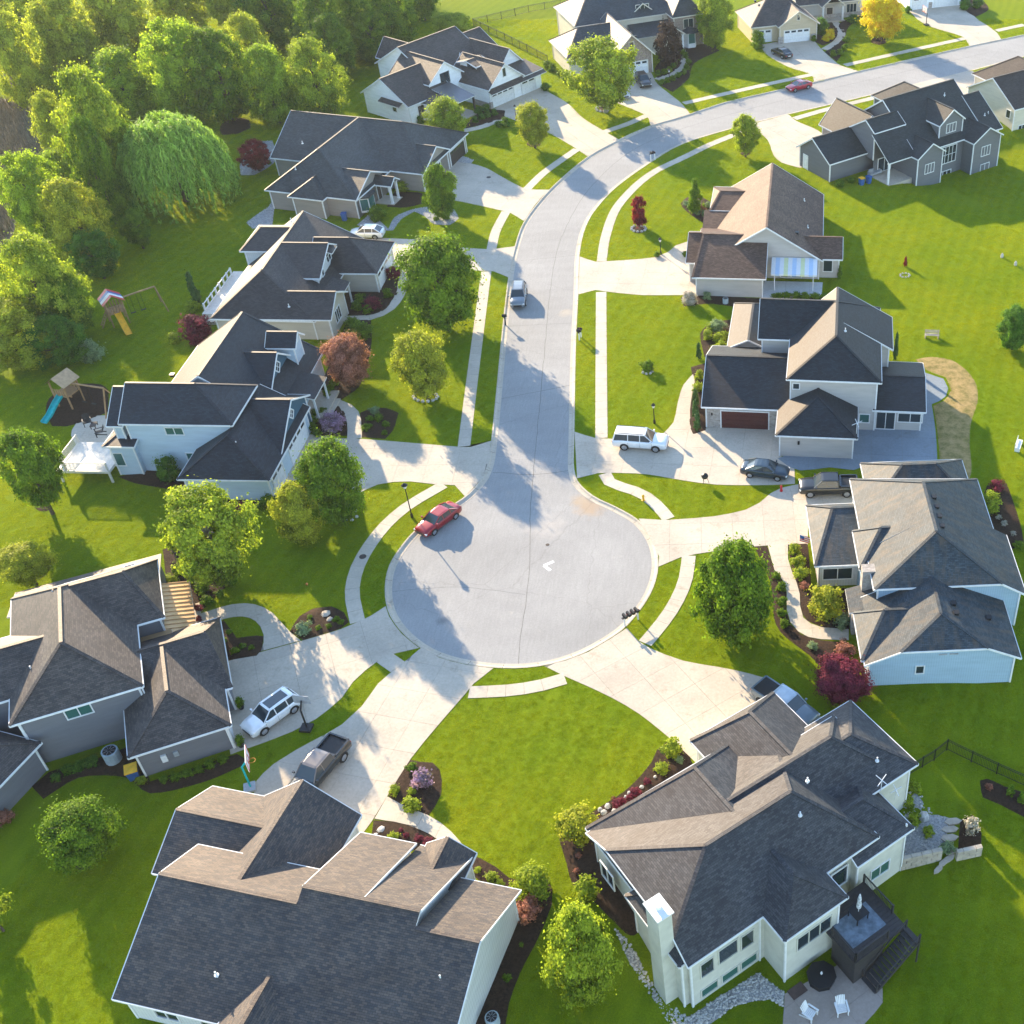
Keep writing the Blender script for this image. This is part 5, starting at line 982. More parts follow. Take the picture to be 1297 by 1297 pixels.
# shrubs: (list of (x, y, width px), leaf, label, kind)
SHR = [
 ([(499,1001,17),(522,1019,24),(521,1002,12)], 'lime', 'lime green mound in the curved bed beside the wide driveway', 'round', .7),
 ([(534,986,31)], 'lilac', 'lilac-flowered round shrub in the curved driveway bed', 'round', .75), ([(521,972,14)], 'mid', 'small green tuft at the back of the curved driveway bed', 'round', .7),
 ([(498,1060,16)], 'lime', 'single lime shrub among white stones by the entry path', 'round', .7), ([(515,1058,10),(530,1062,12),(543,1066,14),(508,1052,8)], 'plum', 'dark red ground shrub in the narrow entry bed', 'round', .6),
 ([(674,1116,52)], 'lime', 'large clipped yellow-green ball at the tip of the shaded side bed', 'round', .85), ([(669,1152,34)], 'bronze', 'rust-leaved shrub beside the clipped yellow-green ball', 'round', .7), ([(622,1112,20),(632,1119,14),(605,1102,10)], 'lime', 'low bright shrub in the bed under the lower tan roof', 'round', .6),
 ([(660,1197,8),(643,1238,12)], 'mid', 'tiny green sprout in the long shaded mulch bed', 'round', .6),
 ([(734,1045,58)], 'yel', 'yellow-green clipped shrub at the outer end of the stone-edged bed', 'round', .75), ([(741,1126,38)], 'lime', 'round green shrub below the yellow-green clipped shrub', 'round', .85), ([(852,948,28)], 'lime', 'bright shrub where the bed meets the broad driveway', 'round', .85), ([(838,973,20)], 'lime', 'smaller bright shrub beside the rocks of the driveway bed', 'round', .7), ([(861,962,14)], 'sage', 'blue-green hosta at the corner of the broad driveway', 'round', .5),
 ([(783,1017,18),(805,1003,15),(820,990,12),(797,1010,10)], 'plum', 'burgundy low shrub in the stone-edged bed', 'round', .6), ([(733,1084,9),(730,1104,10)], 'bronze', 'orange tuft by the stucco corner', 'round', .7),
 ([(934,815,10)], 'mid', 'tuft at the foot of the tall oval tree', 'round', .5),
 ([(1046,763,56)], 'yel', 'large spreading olive shrub beside the curved path', 'big', .7), ([(1006,696,20),(1012,711,20),(1015,726,22)], 'lime', 'pale shrub in the row along the path to the blue house', 'round', .7), ([(1066,786,26)], 'sage', 'leafy blue-green plant behind the spreading olive shrub', 'round', .6), ([(1020,742,14)], 'bronze', 'brown tuft behind the pale shrub row', 'round', .6),
 ([(983,729,13),(990,743,16),(990,762,15),(990,776,14),(994,790,15)], 'mid', 'small clipped shrub on the lawn side of the winding path', 'round', .75), ([(1070,822,26)], 'bronze', 'rusty shrub between the path end and the purple maple', 'round', .6), ([(1030,818,14)], 'sage', 'grey-green tuft in the wide mulch bed', 'round', .6),
 ([(1253,637,34)], 'lime', 'pale green shrub in the dark bed behind the stained roof', 'round', .8), ([(1262,615,20)], 'plum', 'dark red shrub above the pale green one in the rear bed', 'round', .7), ([(1272,663,9),(1283,676,9),(1265,655,8)], 'pink', 'cream flower clump in the dark rear bed', 'round', .7), ([(1290,690,14)], 'mid', 'green plant by the rear deck of the blue house', 'round', .6),
 ([(255,744,22),(262,760,16),(290,735,20),(245,735,14),(278,752,12)], 'mid', 'clipped shrub in the bed under the airy lime tree', 'round', .75), ([(240,710,26),(226,722,20),(215,735,18)], 'lime', 'loose bright shrub between the copper porch and the airy tree', 'round', .7), ([(252,770,10),(252,784,9)], 'plum', 'potted red plant beside the copper porch', 'round', .9),
 ([(383,796,22)], 'sage', 'grey-green shrub in the round bed beside the driveway', 'round', .6), ([(403,795,8),(416,793,9),(426,784,10),(432,788,9),(392,782,9)], 'mid', 'small perennial in the round bed beside the driveway', 'round', .6), ([(308,818,10),(297,824,12),(318,820,9),(283,812,10),(290,800,9)], 'mid', 'low perennial in the bed inside the looping path', 'round', .6),
 ([(208,987,14),(222,984,15),(238,979,15),(252,975,15),(265,968,15),(282,962,14)], 'mid', 'leafy hosta in the row under the hipped garage wall', 'round', .6), ([(85,975,20),(100,970,20),(115,965,20),(70,985,16)], 'dark', 'dark low planting under the tall grey wall', 'round', .5), ([(179,988,14)], 'lime', 'bright plant by the trash bin corner', 'round', .7), ([(5,1035,22)], 'bronze', 'dry ornamental grass at the angled grey wing', 'round', .9),
 ([(212,595,34)], 'dark', 'large clipped ball against the pale blue wall', 'round', 1.0), ([(224,627,24)], 'lime', 'bright shrub at the corner of the blue garage', 'round', .8), ([(340,634,22),(330,640,14)], 'mid', 'shrub beneath the blue garage wall', 'round', .7), ([(305,640,18)], 'plum', 'dark red shrub beneath the blue garage wall', 'round', .5),
 ([(420,535,32)], 'lilac', 'lilac bush in the round bed before the blue garage', 'round', .75), ([(399,524,13),(396,532,13),(396,541,14),(402,549,12),(408,520,10)], 'mid', 'clipped ball in the ring around the lilac bush', 'round', .85), ([(418,492,13),(413,499,13),(424,484,12)], 'mid', 'clipped ball beside the columned porch steps', 'round', .85),
 ([(464,541,14),(479,529,14),(489,537,11),(468,530,11),(487,548,9)], 'mid', 'perennial in the small bed cornering the lawn and driveway', 'round', .65), ([(474,520,13)], 'sage', 'pale tuft at the top of the small corner bed', 'round', .7),
 ([(248,418,44)], 'plum', 'red-purple shrub beside the rear porch steps', 'round', .85), ([(221,428,18)], 'lime', 'yellow-green shrub at the foot of the red-purple shrub', 'round', .7), ([(243,388,20)], 'lime', 'bright shrub beneath the narrow cypress', 'round', .7), ([(113,445,34)], 'sage', 'grey-green shrub standing on the lawn by the play sets', 'round', .8),
 ([(452,388,16),(455,378,15),(465,392,14),(490,372,15),(478,385,12)], 'mid', 'clipped shrub in the entry bed of the beige house', 'round', .8), ([(472,384,24),(497,346,22)], 'plum', 'burgundy shrub in the entry bed of the beige house', 'round', .7), ([(455,420,34),(445,408,20)], 'mid', 'broad green shrub at the corner of the beige house', 'round', .6),
 ([(508,237,18)], 'lime', 'bright shrub in the bed beneath the taupe wall', 'round', .7), ([(476,271,24)], 'mid', 'round green shrub in front of the bay window', 'round', .8), ([(329,208,9),(341,206,8),(552,277,8),(566,276,8)], 'mid', 'small tuft on the pale gravel', 'round', .6),
 ([(602,152,10),(610,148,10),(618,145,10),(626,143,10),(606,140,12),(615,137,12),(640,155,14),(632,157,10)], 'dark', 'small dark shrub in the bed by the farmhouse garage', 'round', .8), ([(691,110,13),(532,152,12)], 'dark', 'dark shrub at the farmhouse corner', 'round', .8),
 ([(719,100,14),(712,92,10),(700,86,12),(693,82,12)], 'mid', 'clipped shrub along the cream side wall', 'round', .8), ([(846,58,36)], 'brown', 'dark brown-leaved tree shrub beside the brick garage', 'big', 1.5), ([(834,93,9),(841,91,9),(848,88,9),(853,83,9),(856,78,9)], 'mid', 'clipped ball lining the inside of the brick house path', 'round', .8), ([(838,104,9),(845,102,9),(852,99,9),(859,95,9),(866,91,9),(870,85,9),(872,78,9),(868,70,9),(864,65,9)], 'mid', 'clipped ball lining the outside of the brick house path', 'round', .8),
 ([(960,51,22)], 'mid', 'rounded shrub at the corner of the tan garage', 'round', 1.0), ([(1041,34,20)], 'dark', 'dark clipped mass beside the tan house entry', 'round', 1.1), ([(1051,44,16),(1046,49,10)], 'gold', 'yellow shrub in the bed beside the tan house path', 'round', .8), ([(1031,49,9),(1064,66,10),(1070,60,10),(1055,68,10),(1072,50,10)], 'mid', 'small shrub bordering the tan house path', 'round', .8), ([(1080,24,14),(1095,22,14),(1110,20,12)], 'dark', 'dark shrub row beneath the stone front', 'round', .8), ([(1150,12,9)], 'dark', 'small shrub beside the white garage', 'round', 1.0), ([(1222,6,16),(1238,4,16)], 'dark', 'dark shrub in the bed beyond the white garage', 'round', .8),
 ([(876,262,12),(884,268,12),(893,270,11),(870,258,10),(897,260,10),(882,258,12)], 'sage', 'grey-green shrub in the bed with the slim evergreen', 'round', .7), ([(888,265,14)], 'bronze', 'bronze shrub in the bed with the slim evergreen', 'round', .6), ([(868,322,10),(832,322,9)], 'mid', 'small shrub at the mouth of the brown-roofed house driveway', 'round', .7),
 ([(873,378,24)], 'pink', 'pink-white flowering shrub at the garage corner', 'round', .7), ([(895,375,14)], 'sage', 'grey-green shrub beside the pink flowering one', 'round', .7), ([(985,375,15),(996,374,15),(1008,374,15),(1020,375,15),(1032,375,15),(1044,376,15),(1055,374,13)], 'mid', 'low leafy plant in the hedge before the awning patio', 'round', .5), ([(1064,345,10)], 'mid', 'climbing plant at the corner beyond the awning', 'cone', 2.0),
 ([(897,425,16),(910,428,16),(915,438,16),(905,443,14),(917,425,14),(900,415,14)], 'lime', 'round bright shrub in the bed beside the black roofs', 'round', .8), ([(908,413,24)], 'sage', 'grey-green shrub at the head of the bed beside the black roofs', 'round', .6), ([(885,445,11),(881,520,14),(883,535,14),(881,505,13)], 'conif', 'dark columnar evergreen beside the stone garage front', 'cone', 2.2), ([(884,490,16),(886,475,14)], 'lime', 'bright shrub between the columnar evergreens', 'round', .9),
 ([(820,464,18)], 'mid', 'small leafy tuft alone on the sunny lawn', 'round', .8), ([(1135,440,10)], 'conif', 'narrow dark cypress behind the black-roofed house', 'cone', 4.2), ([(245,368,19)], 'conif', 'narrow cypress beside the rear porch rail', 'cone', 2.6), ([(1147,332,8)], 'red', 'tiny red sapling in a stone ring on the back lawn', 'cone', 1.8),
 ([(1159,1000,18),(1151,1020,19),(1157,1040,18),(1176,1055,16)], 'lime', 'bright clipped shrub on the gravel terrace', 'round', .9), ([(1230,1048,24)], 'pink', 'pink flowering shrub beside the stone steps', 'round', 1.1), ([(1200,1074,20)], 'sage', 'teal-leaved plant spilling over the stone steps', 'round', .6), ([(1280,1003,16),(1294,1012,16)], 'mid', 'rounded cone shrub in the bed along the black fence', 'cone', 1.3), ([(1253,998,10)], 'bronze', 'tan grass clump by the black fence', 'round', 1.0), ([(1293,888,12)], 'lime', 'x3', 'round', .8), ([(1060,895,12)], 'lime', 'bright shrub behind the parked truck', 'round', .8),
 ([(1055,170,16)], 'mid', 'x4', 'round', .7), ([(1063,232,16),(1078,228,12)], 'mid', 'leafy plant under the dark grey garage wall', 'round', .5), ([(846,321,8)], 'sage', 'x5', 'round', .6), ([(455,202,8),(581,201,8)], 'dark', 'x6', 'round', .7),
]
for pts, lm, lab, kd, hk in SHR:
    if len(lab) < 4: continue
    for (x, y, w) in pts: shrub(x, y, w, lm, lab, lab+' group' if len(pts) > 1 else None, kd, hk)
def rock(x, y, w, label, group, m='rock', hk=.6):
    q = G(x, y); r = w/2/pxm(q); rg = random.Random(int(x*7+y)); b = MB(); n = 7
    rings = [[(r*f*math.cos(6.283*k/n)*rg.uniform(.8,1.15), r*f*math.sin(6.283*k/n)*rg.uniform(.8,1.15), z*r*hk*2) for k in range(n)] for f, z in ((.9,-.1),(1,.2),(.75,.7),(.35,.95))]
    for a_, b_ in zip(rings, rings[1:]):
        for k in range(n): b.poly([a_[k], a_[(k+1) % n], b_[(k+1) % n], b_[k]])
    b.poly(rings[-1]); o = b.build('boulder', M[m], None); o.location = q; o.rotation_euler = (0,0,rg.uniform(0,6)); return tag(o, label, 'rock', group)
for x, y, w in ((444,652,7),(450,648,6),(438,658,7),(446,659,5),(452,655,5)): rock(x, y, w, 'pale boulder at the foot of the dense green tree', 'boulders under the dense green tree')
for k in range(14): rock(540+15*math.cos(k*.449)-1, 503+6*math.sin(k*.449), 5, 'white stone in the ring around the yellow-green lawn tree', 'ring stones')
for x, y, w in ((770,1022,9),(778,1028,8),(765,1030,9),(774,1034,8),(783,1030,6),(793,1010,6),(797,1005,6),(813,998,7),(830,985,6),(760,1026,7)): rock(x, y, w, 'white rock in the stone-edged bed beside the stucco house', 'white rocks of the stone-edged bed')
for x, y, w in ((1170,1036,16),(1166,1022,6)): rock(x, y, w, 'pale boulder on the gravel terrace', 'terrace boulders')
for x, y, w in ((483,1051,12),(499,1051,8),(509,1061,8),(476,1058,8)): rock(x, y, w, 'flat pale stone in the narrow entry bed', 'entry bed stones', hk=.25)
for x, y, w in ((413,778,14),(418,785,10)): rock(x, y, w, 'flat tan stone in the round driveway bed', 'round bed stones', 'stone_tan', .3)
for k in range(10): rock(763+8*math.cos(k*.63), 138.5+3.2*math.sin(k*.63), 4, 'edging stone around the large pale tree', 'edging stones of the pale tree')
for k in range(11): rock(809+9*math.cos(k*.57), 290+4*math.sin(k*.57), 4, 'edging stone around the small dark red tree', 'edging stones of the red tree')
for k in range(9): rock(1146+6*math.cos(k*.7), 349+2.6*math.sin(k*.7), 3, 'edging stone around the tiny red sapling', 'edging stones of the sapling')
for k in range(7): rock(820+6*math.cos(k*.9), 471+3*math.sin(k*.9), 4, 'stone around the leafy tuft on the sunny lawn', 'stones of the lawn tuft')
for x, y, r in ((55,643,9),(676,182,8),(944,194,6),(105,1098,8),(1113,52,9),(809,291,8),(763,138,8)):   # mulch rings
    p = [(x+r*1.15*math.cos(k*.524), y+r*.55*math.sin(k*.524)) for k in range(12)]; bed('mulch_ring', p, 'mulch', .03, .05, True, .5)
# ------------------------------------------------------------------ vehicles (x forward, y left, z up)
PAINT = {}
CARS = {
 'sedan': dict(L=4.85, hw=.92, st=[(-2.42,.42,.62,.74),(-2.38,.3,.9,.8),(-2.2,.24,1.0,.87),(-1.6,.2,1.03,.91),(-.8,.2,1.0,.92),(.5,.2,.98,.92),(1.15,.2,.97,.92),(1.7,.2,.9,.9),(2.15,.22,.79,.86),(2.36,.28,.68,.78),(2.43,.4,.56,.68)], gb=(-1.85,1.2), gt=(-1.0,.3), H=1.46, wb=(-1.4,1.42), wr=.335, pil=(.0,-.98)),
 'coupe': dict(L=4.6, hw=.9, st=[(-2.3,.42,.62,.72),(-2.26,.3,.92,.79),(-2.1,.24,1.0,.86),(-1.5,.2,1.02,.9),(-.8,.2,.98,.9),(.5,.2,.95,.9),(1.1,.2,.94,.9),(1.6,.2,.87,.88),(2.05,.22,.77,.84),(2.25,.28,.66,.76),(2.32,.4,.55,.66)], gb=(-1.9,1.15), gt=(-.85,.2), H=1.4, wb=(-1.3,1.38), wr=.335, pil=(-.1,-1.0)),
 'suv': dict(L=4.75, hw=.95, st=[(-2.37,.45,.7,.8),(-2.34,.33,1.0,.86),(-2.2,.27,1.1,.91),(-1.5,.25,1.12,.94),(0,.25,1.1,.95),(.9,.25,1.1,.95),(1.25,.25,1.09,.94),(1.8,.25,1.03,.92),(2.15,.27,.94,.88),(2.33,.32,.8,.8),(2.38,.42,.62,.72)], gb=(-2.25,1.2), gt=(-1.85,.35), H=1.72, wb=(-1.38,1.42), wr=.37, pil=(.0,-1.1)),
 'hatch': dict(L=4.6, hw=.92, st=[(-2.3,.42,.65,.76),(-2.26,.3,.95,.83),(-2.1,.25,1.05,.88),(-1.4,.22,1.05,.91),(0,.22,1.02,.92),(.9,.22,1.0,.92),(1.2,.22,.98,.91),(1.7,.22,.9,.89),(2.05,.24,.8,.85),(2.25,.3,.7,.77),(2.31,.4,.58,.68)], gb=(-2.1,1.2), gt=(-1.3,.25), H=1.55, wb=(-1.3,1.38), wr=.35, pil=(.0,-1.0)),
 'long_suv': dict(L=5.7, hw=1.02, st=[(-2.84,.5,.8,.88),(-2.81,.38,1.12,.95),(-2.7,.33,1.2,.99),(-1.7,.3,1.22,1.01),(0,.3,1.2,1.02),(1.0,.3,1.2,1.02),(1.45,.3,1.2,1.01),(2.2,.3,1.15,1.0),(2.65,.33,1.08,.97),(2.8,.38,.95,.9),(2.86,.5,.72,.82)], gb=(-2.72,1.45), gt=(-2.5,.6), H=1.9, wb=(-1.55,1.72), wr=.41, pil=(.1,-1.15)),
 'pickup': dict(L=5.85, hw=1.0, st=[(-2.92,.55,.85,.88),(-2.9,.45,1.15,.95),(-2.8,.4,1.22,.98),(-1.0,.36,1.22,1.0),(0,.34,1.18,1.0),(1.0,.34,1.18,1.0),(1.5,.34,1.18,1.0),(2.2,.34,1.14,.99),(2.7,.36,1.08,.96),(2.88,.42,.95,.9),(2.93,.55,.75,.82)], gb=(-1.05,1.5), gt=(-.85,.7), H=1.92, wb=(-1.75,1.85), wr=.42, pil=(.25,-.95), bed=(-2.78,-1.15)),
}
def carpaint(c):
    if c not in PAINT: PAINT[c] = paint('car_paint', c, .15)
    return PAINT[c]
def vehicle(kind, col, center, rear, front, label, name, cat, sunroof=False, rails=False, cover=False, roofcol=None):
    d = CARS[kind]; pc = carpaint(col); a, b_ = P(*rear), P(*front); ang = math.atan2(b_.y-a.y, b_.x-a.x); pos = P(*center); pos.z = zg(pos.x, pos.y)
    on = inside((pos.x, pos.y), kline); pos.z += -.122 if on else .032
    t = thing(name, label, cat, pos, ang); hw = d['hw']
    b = MB(); rows = []
    for x, zb, zs, w in d['st']:
        half = [(w*.86, zb), (w*.985, zb+(zs-zb)*.22), (w, zb+(zs-zb)*.55), (w*.975, zs-(zs-zb)*.16), (w*.9, zs-.02), (w*.5, zs+.015)]
        rows.append([(x, y, z) for y, z in half]+[(x, -y, z) for y, z in half[::-1]])
    n = len(rows[0]); bed = d.get('bed')
    for r0, r1 in zip(rows, rows[1:]):
        for k in range(n):
            j = (k+1) % n
            b.poly([r0[k], r1[k], r1[j], r0[j]], 0, True)
    b.poly(rows[0], 0); b.poly(rows[-1][::-1], 0)
    b.build('body', pc, t, True)
    for sx in d['wb']:                                                         # dark wheel arches
        for sy in (-1, 1):
            g = MB(); r = d['wr']+.07; pts = [(sx+r*math.cos(k*math.pi/9), sy*(hw+.004), d['wr']+r*math.sin(k*math.pi/9)) for k in range(10)]+[(sx-r, sy*(hw+.004), .25), (sx+r, sy*(hw+.004), .25)]
            g.poly(pts if sy < 0 else pts[::-1]); g.build('wheel_arch', M['tire'], t)
            wl = MB(); y0, y1 = sy*(hw-.2), sy*(hw+.02)
            def ring(rr, y): return [(sx+rr*math.cos(k*.3927), y, d['wr']+rr*math.sin(k*.3927)) for k in range(16)]
            prf = [(d['wr']*.6, y0), (d['wr']*.97, y0), (d['wr'], (y0+y1)/2), (d['wr']*.97, y1), (d['wr']*.66, y1)]
            rr = [ring(*p) for p in prf]
            for q0, q1 in zip(rr, rr[1:]):
                for k in range(16): wl.poly([q0[k], q0[(k+1) % 16], q1[(k+1) % 16], q1[k]] if sy < 0 else [q1[k], q1[(k+1) % 16], q0[(k+1) % 16], q0[k]], 0, True)
            wo = wl.build('wheel', M['tire'], t); rm = MB()
            f = ring(d['wr']*.68, y1-sy*.012); rm.poly(f if sy < 0 else f[::-1])
            for k in range(5):
                an = k*1.2566; rm.beam((sx, y1+sy*.004, d['wr']), (sx+.62*d['wr']*math.cos(an), y1+sy*.004, d['wr']+.62*d['wr']*math.sin(an)), .05, .012)
            rm.build('rim', M['alloy'], wo)
    (b0, b1), (t0, t1), H = d['gb'], d['gt'], d['H']; zs0 = [z for x, _, z, w in d['st'] if abs(x-b0) == min(abs(q[0]-b0) for q in d['st'])][0]; zs1 = [z for x, _, z, w in d['st'] if abs(x-b1) == min(abs(q[0]-b1) for q in d['st'])][0]
    wb_, wt = hw*.89, hw*.7; zb0, zb1 = zs0-.03, zs1-.03
    B = {(e, s): ((b1 if e else b0), s*wb_, (zb1 if e else zb0)) for e in (0, 1) for s in (-1, 1)}; Tp = {(e, s): ((t1 if e else t0), s*wt, H-.03-(.02 if e == 0 else 0)) for e in (0, 1) for s in (-1, 1)}
    g = MB(); g.poly([B[1,-1], B[1,1], Tp[1,1], Tp[1,-1]]); g.build('windshield', M['glass'], t)
    g = MB(); g.poly([B[0,1], B[0,-1], Tp[0,-1], Tp[0,1]]); g.build('rear_window', M['glass'], t)
    lerp = lambda p, q, k: tuple(p[i]+(q[i]-p[i])*k for i in range(3))
    cuts = sorted([0, 1]+[(x-b0)/(b1-b0) for x in d['pil'] if b0 < x < b1]); ctop = lambda k: min(1, max(0, ((b0+(b1-b0)*k)-t0)/(t1-t0)))
    for s in (-1, 1):
        for k0, k1 in zip(cuts, cuts[1:]):
            q = [lerp(B[0,s], B[1,s], k0), lerp(B[0,s], B[1,s], k1), lerp(Tp[0,s], Tp[1,s], 1 if k1 == 1 else ctop(k1)), lerp(Tp[0,s], Tp[1,s], 0 if k0 == 0 else ctop(k0))]
            g = MB(); g.poly(q if s < 0 else q[::-1]); g.build('side_window', M['glass'], t)
    r = MB(); rc = roofcol and carpaint(roofcol) or pc
    xs_ = [t0-.05, t0+.2, (t0+t1)/2, t1-.15, t1+.06]; zz = [H-.06, H-.005, H+.02, H, H-.045]
    rw = [[(x, y*wt*1.03, z-(.035 if abs(y) == 1 else 0)) for y in (-1, -.75, 0, .75, 1)] for x, z in zip(xs_, zz)]
    for p0, p1 in zip(rw, rw[1:]):
        for k in range(4): r.poly([p0[k], p1[k], p1[k+1], p0[k+1]], 0, True)
    for s in (-1, 1):
        r.beam(B[1,s], Tp[1,s], .07, .06); r.beam(B[0,s], Tp[0,s], .12, .08)
        for k in cuts[1:-1]: r.beam(lerp(B[0,s], B[1,s], k), lerp(Tp[0,s], Tp[1,s], ctop(k)), .08, .05)
        r.beam(Tp[0,s], Tp[1,s], .07, .06)
    r.build('roof', rc, t)
    st = d['st']; fx, fz = st[-2][0], st[-2][2]; rx, rz = st[1][0], st[1][2]
    for s in (-1, 1):
        g = MB(); w = st[-3][3]; g.box((fx-.22, s*(w-.06)-.17*(s > 0)-.02, fz-.16), (fx+.03, s*(w-.06)+.17*(s < 0)+.02, fz-.01)); g.build('headlight', M['lamp'], t)
        g = MB(); w = st[1][3]; g.box((rx-.03, s*(w-.02)-.2*(s > 0), rz-.26), (rx+.12, s*(w-.02)+.2*(s < 0), rz-.06)); g.build('tail_light', M['tail'], t)
        g = MB(); g.box((b1-.28, s*(hw+.1)-.1, zb1+.06), (b1-.14, s*(hw+.1)+.08, zb1+.22)); g.build('mirror', pc, t)
    zm = d['st'][4]; seams = [b1-.12]+list(d['pil'])
    for s in (-1, 1):
        for x in seams:
            g = MB(); g.beam((x, s*(zm[3]+.002), zm[1]+.16), (x, s*(zm[3]*.985+.002), zm[2]-.12), .02, .012); g.build('door_seam', M['black'], t)
        for x in d['pil']: g = MB(); g.box((x+.1, s*(zm[3]+.012)-.012, zm[2]-.26), (x+.26, s*(zm[3]+.012)+.012, zm[2]-.22)); g.build('door_handle', pc, t)
    g = MB(); g.box((st[-1][0]-.1, -.5, .42), (st[-1][0]+.015, .5, .62)); g.build('grille', M['black'], t); g = MB(); g.box((st[0][0]-.012, -.26, .55), (st[0][0]+.1, .26, .68)); g.build('licence_plate', M['white'], t)
    if sunroof: g = MB(); g.box((t0+.35, -wt*.72, H+.004), (t1-.12, wt*.72, H+.03)); g.build('sunroof', M['glass'], t)
    if rails:
        for s in (-1, 1): g = MB(); g.beam((t0+.1, s*wt*.93, H+.06), (t1-.15, s*wt*.93, H+.06), .05, .05); g.build('roof_rail', M['black'], t)
    if bed:
        x0, x1 = bed; z = st[3][2]; g = MB(); g.box((x0, -hw*.8, z+.005), (x1, hw*.8, z+.03)); 
        g.build('bed_cover' if cover else 'bed_floor', M['black'], t)
        for (p, q) in (((x0, -hw*.9), (x1, -hw*.9)), ((x0, hw*.9), (x1, hw*.9)), ((x0-.02, -hw*.9), (x0-.02, hw*.9)), ((x1, -hw*.9), (x1, hw*.9))):
            g = MB(); hh = .06 if cover else .2; g.beam((p[0], p[1], z+hh/2-.02), (q[0], q[1], z+hh/2-.02), .14, hh); g.build('bed_side', pc, t)
    return t
V = vehicle
V('sedan', (.27,.006,.012), (556,662), (577,647), (537,677), 'red sedan parked at the kerb of the turning circle', 'parked_car', 'car')
V('suv', (.16,.19,.22), (657.5,379), (659.5,362), (655.5,396), 'dark silver SUV parked alone on the straight street', 'parked_car', 'car', rails=True)
V('long_suv', (.78,.79,.8), (812,565), (776,563), (848,568), 'long white SUV on the driveway of the black-roofed house', 'parked_car', 'car', sunroof=False, rails=True)
V('sedan', (.012,.03,.05), (969,601), (937,597), (1002,605), 'dark blue sedan on the concrete pad by the beige wall', 'parked_car', 'car')
V('pickup', (.012,.012,.013), (1049,623), (1090,622), (1012,623), 'dark pickup truck with open bed nosing out beside the blue house', 'pickup_truck', 'truck')
V('suv', (.8,.81,.82), (347,910), (380,885), (314,933), 'white SUV with a glass sunroof beside the hipped garage', 'parked_car', 'car', sunroof=True)
V('pickup', (.014,.019,.023), (406,981), (430,953), (384,1008), 'dark pickup truck with open bed on the wide driveway', 'pickup_truck', 'truck', roofcol=(.16,.14,.13))
V('pickup', (.13,.17,.2), (994,899), (963,877), (1027,920), 'blue-grey pickup with a black bed cover on the broad driveway', 'pickup_truck', 'truck', cover=True, roofcol=(.42,.48,.53))
V('hatch', (.8,.81,.8), (466,300), (494,301), (440,300), 'white crossover parked between the taupe and beige houses', 'parked_car', 'car')
V('coupe', (.42,.01,.03), (1012,112), (1030,107.5), (994,116.5), 'bright red coupe on the street beyond the bend', 'parked_car', 'car')
V('sedan', (.012,.013,.016), (990,71), (1003,77), (977,64), 'black sedan in front of the tan garage', 'parked_car', 'car')
V('suv', (.02,.024,.03), (815,107), (805,93), (825,118), 'black SUV in front of the brick garage', 'parked_car', 'car')
V('sedan', (.5,.51,.52), (786,121), (774,110), (798,131), 'silver car half hidden by the large pale tree', 'parked_car', 'car')

# ------------------------------------------------------------------ street and garden things
def mailbox(px, n, label, ang, m='black', w=.26):
    p = G(*px); t = thing('mailbox', label, 'mailbox', p, math.radians(ang))
    for s in ((-1, 1) if n > 1 else (0,)):
        b = MB(); b.box((s*(n*.17)-.06, -.06, -.1), (s*(n*.17)+.06, .06, 1.05)); b.build('post', M['white'] if n > 1 else M[m], t)
    b = MB(); b.box((-n*.2-.1, -.1, 1.02), (n*.2+.1, .1, 1.1)); b.build('bar', M[m], t)
    for k in range(n):
        x = (k-(n-1)/2)*.4; b = MB(); pr = [(-.13,0),(.13,0),(.13,.18),(.09,.26),(0,.3),(-.09,.26),(-.13,.18)]
        f = [(x+q[0], -.28, 1.1+q[1]) for q in pr]; g = [(x+q[0], .28, 1.1+q[1]) for q in pr]; b.poly(f); b.poly(g[::-1])
        for i in range(7): b.poly([f[i-1], g[i-1], g[i], f[i]])
        bx = b.build('box', M[m], t); b = MB(); b.box((x+.135, -.1, 1.2), (x+.15, -.05, 1.42)); b.build('flag', M['red'], bx)
mailbox((800,789), 4, 'row of four black mailboxes on white posts at the turning circle', 38); mailbox((735,429), 2, 'pair of dark mailboxes on the grass strip beside the straight street', 80); mailbox((640.5,411), 1, 'single dark mailbox at the kerb behind the parked silver SUV', 95); mailbox((827,203), 2, 'pair of black mailboxes at the outside of the bend', 30)
def lamp(px, h, label, head=.2):
    t = thing('lamp_post', label, 'lamp post', G(*px)); b = MB(); b.lathe([(.13,-.1),(.13,.35),(.06,.5),(.045,h-.1),(.07,h)], 10); b.build('pole', M['black'], t)
    b = MB(); b.lathe([(head*.5,0),(head,.32),(head*.9,.34)], 8, 0, (0,0,h), False); b.build('lantern', M['lamp'], t); b = MB(); b.lathe([(head*1.25,0),(head*.7,.14),(.03,.26)], 8, 0, (0,0,h+.34), False); b.build('lantern_cap', M['black'], t)
lamp((522,655), 3.6, 'tall black lamp post on the grass strip behind the red sedan', .26); lamp((829,536), 2.0, 'short black lamp post at the lawn edge above the white SUV'); lamp((837,322), 1.8, 'short lamp post by the small bed at the brown-roofed driveway'); lamp((654,152), 1.9, 'short lamp post at the mouth of the farmhouse path'); lamp((848,104), 1.7, 'short lamp post in the bed along the brick house path')
def hydrant(px, m, label):
    t = thing('fire_hydrant', label, 'hydrant', G(*px)); b = MB(); b.lathe([(.17,-.05),(.17,.05),(.11,.07),(.11,.5),(.14,.53),(.14,.58),(.09,.68),(.03,.74)], 12); b.build('barrel', M[m], t)
    for y in (-1, 1): b = MB(); b.beam((0, y*.1, .4), (0, y*.19, .4), .12); b.build('outlet', M[m], t)
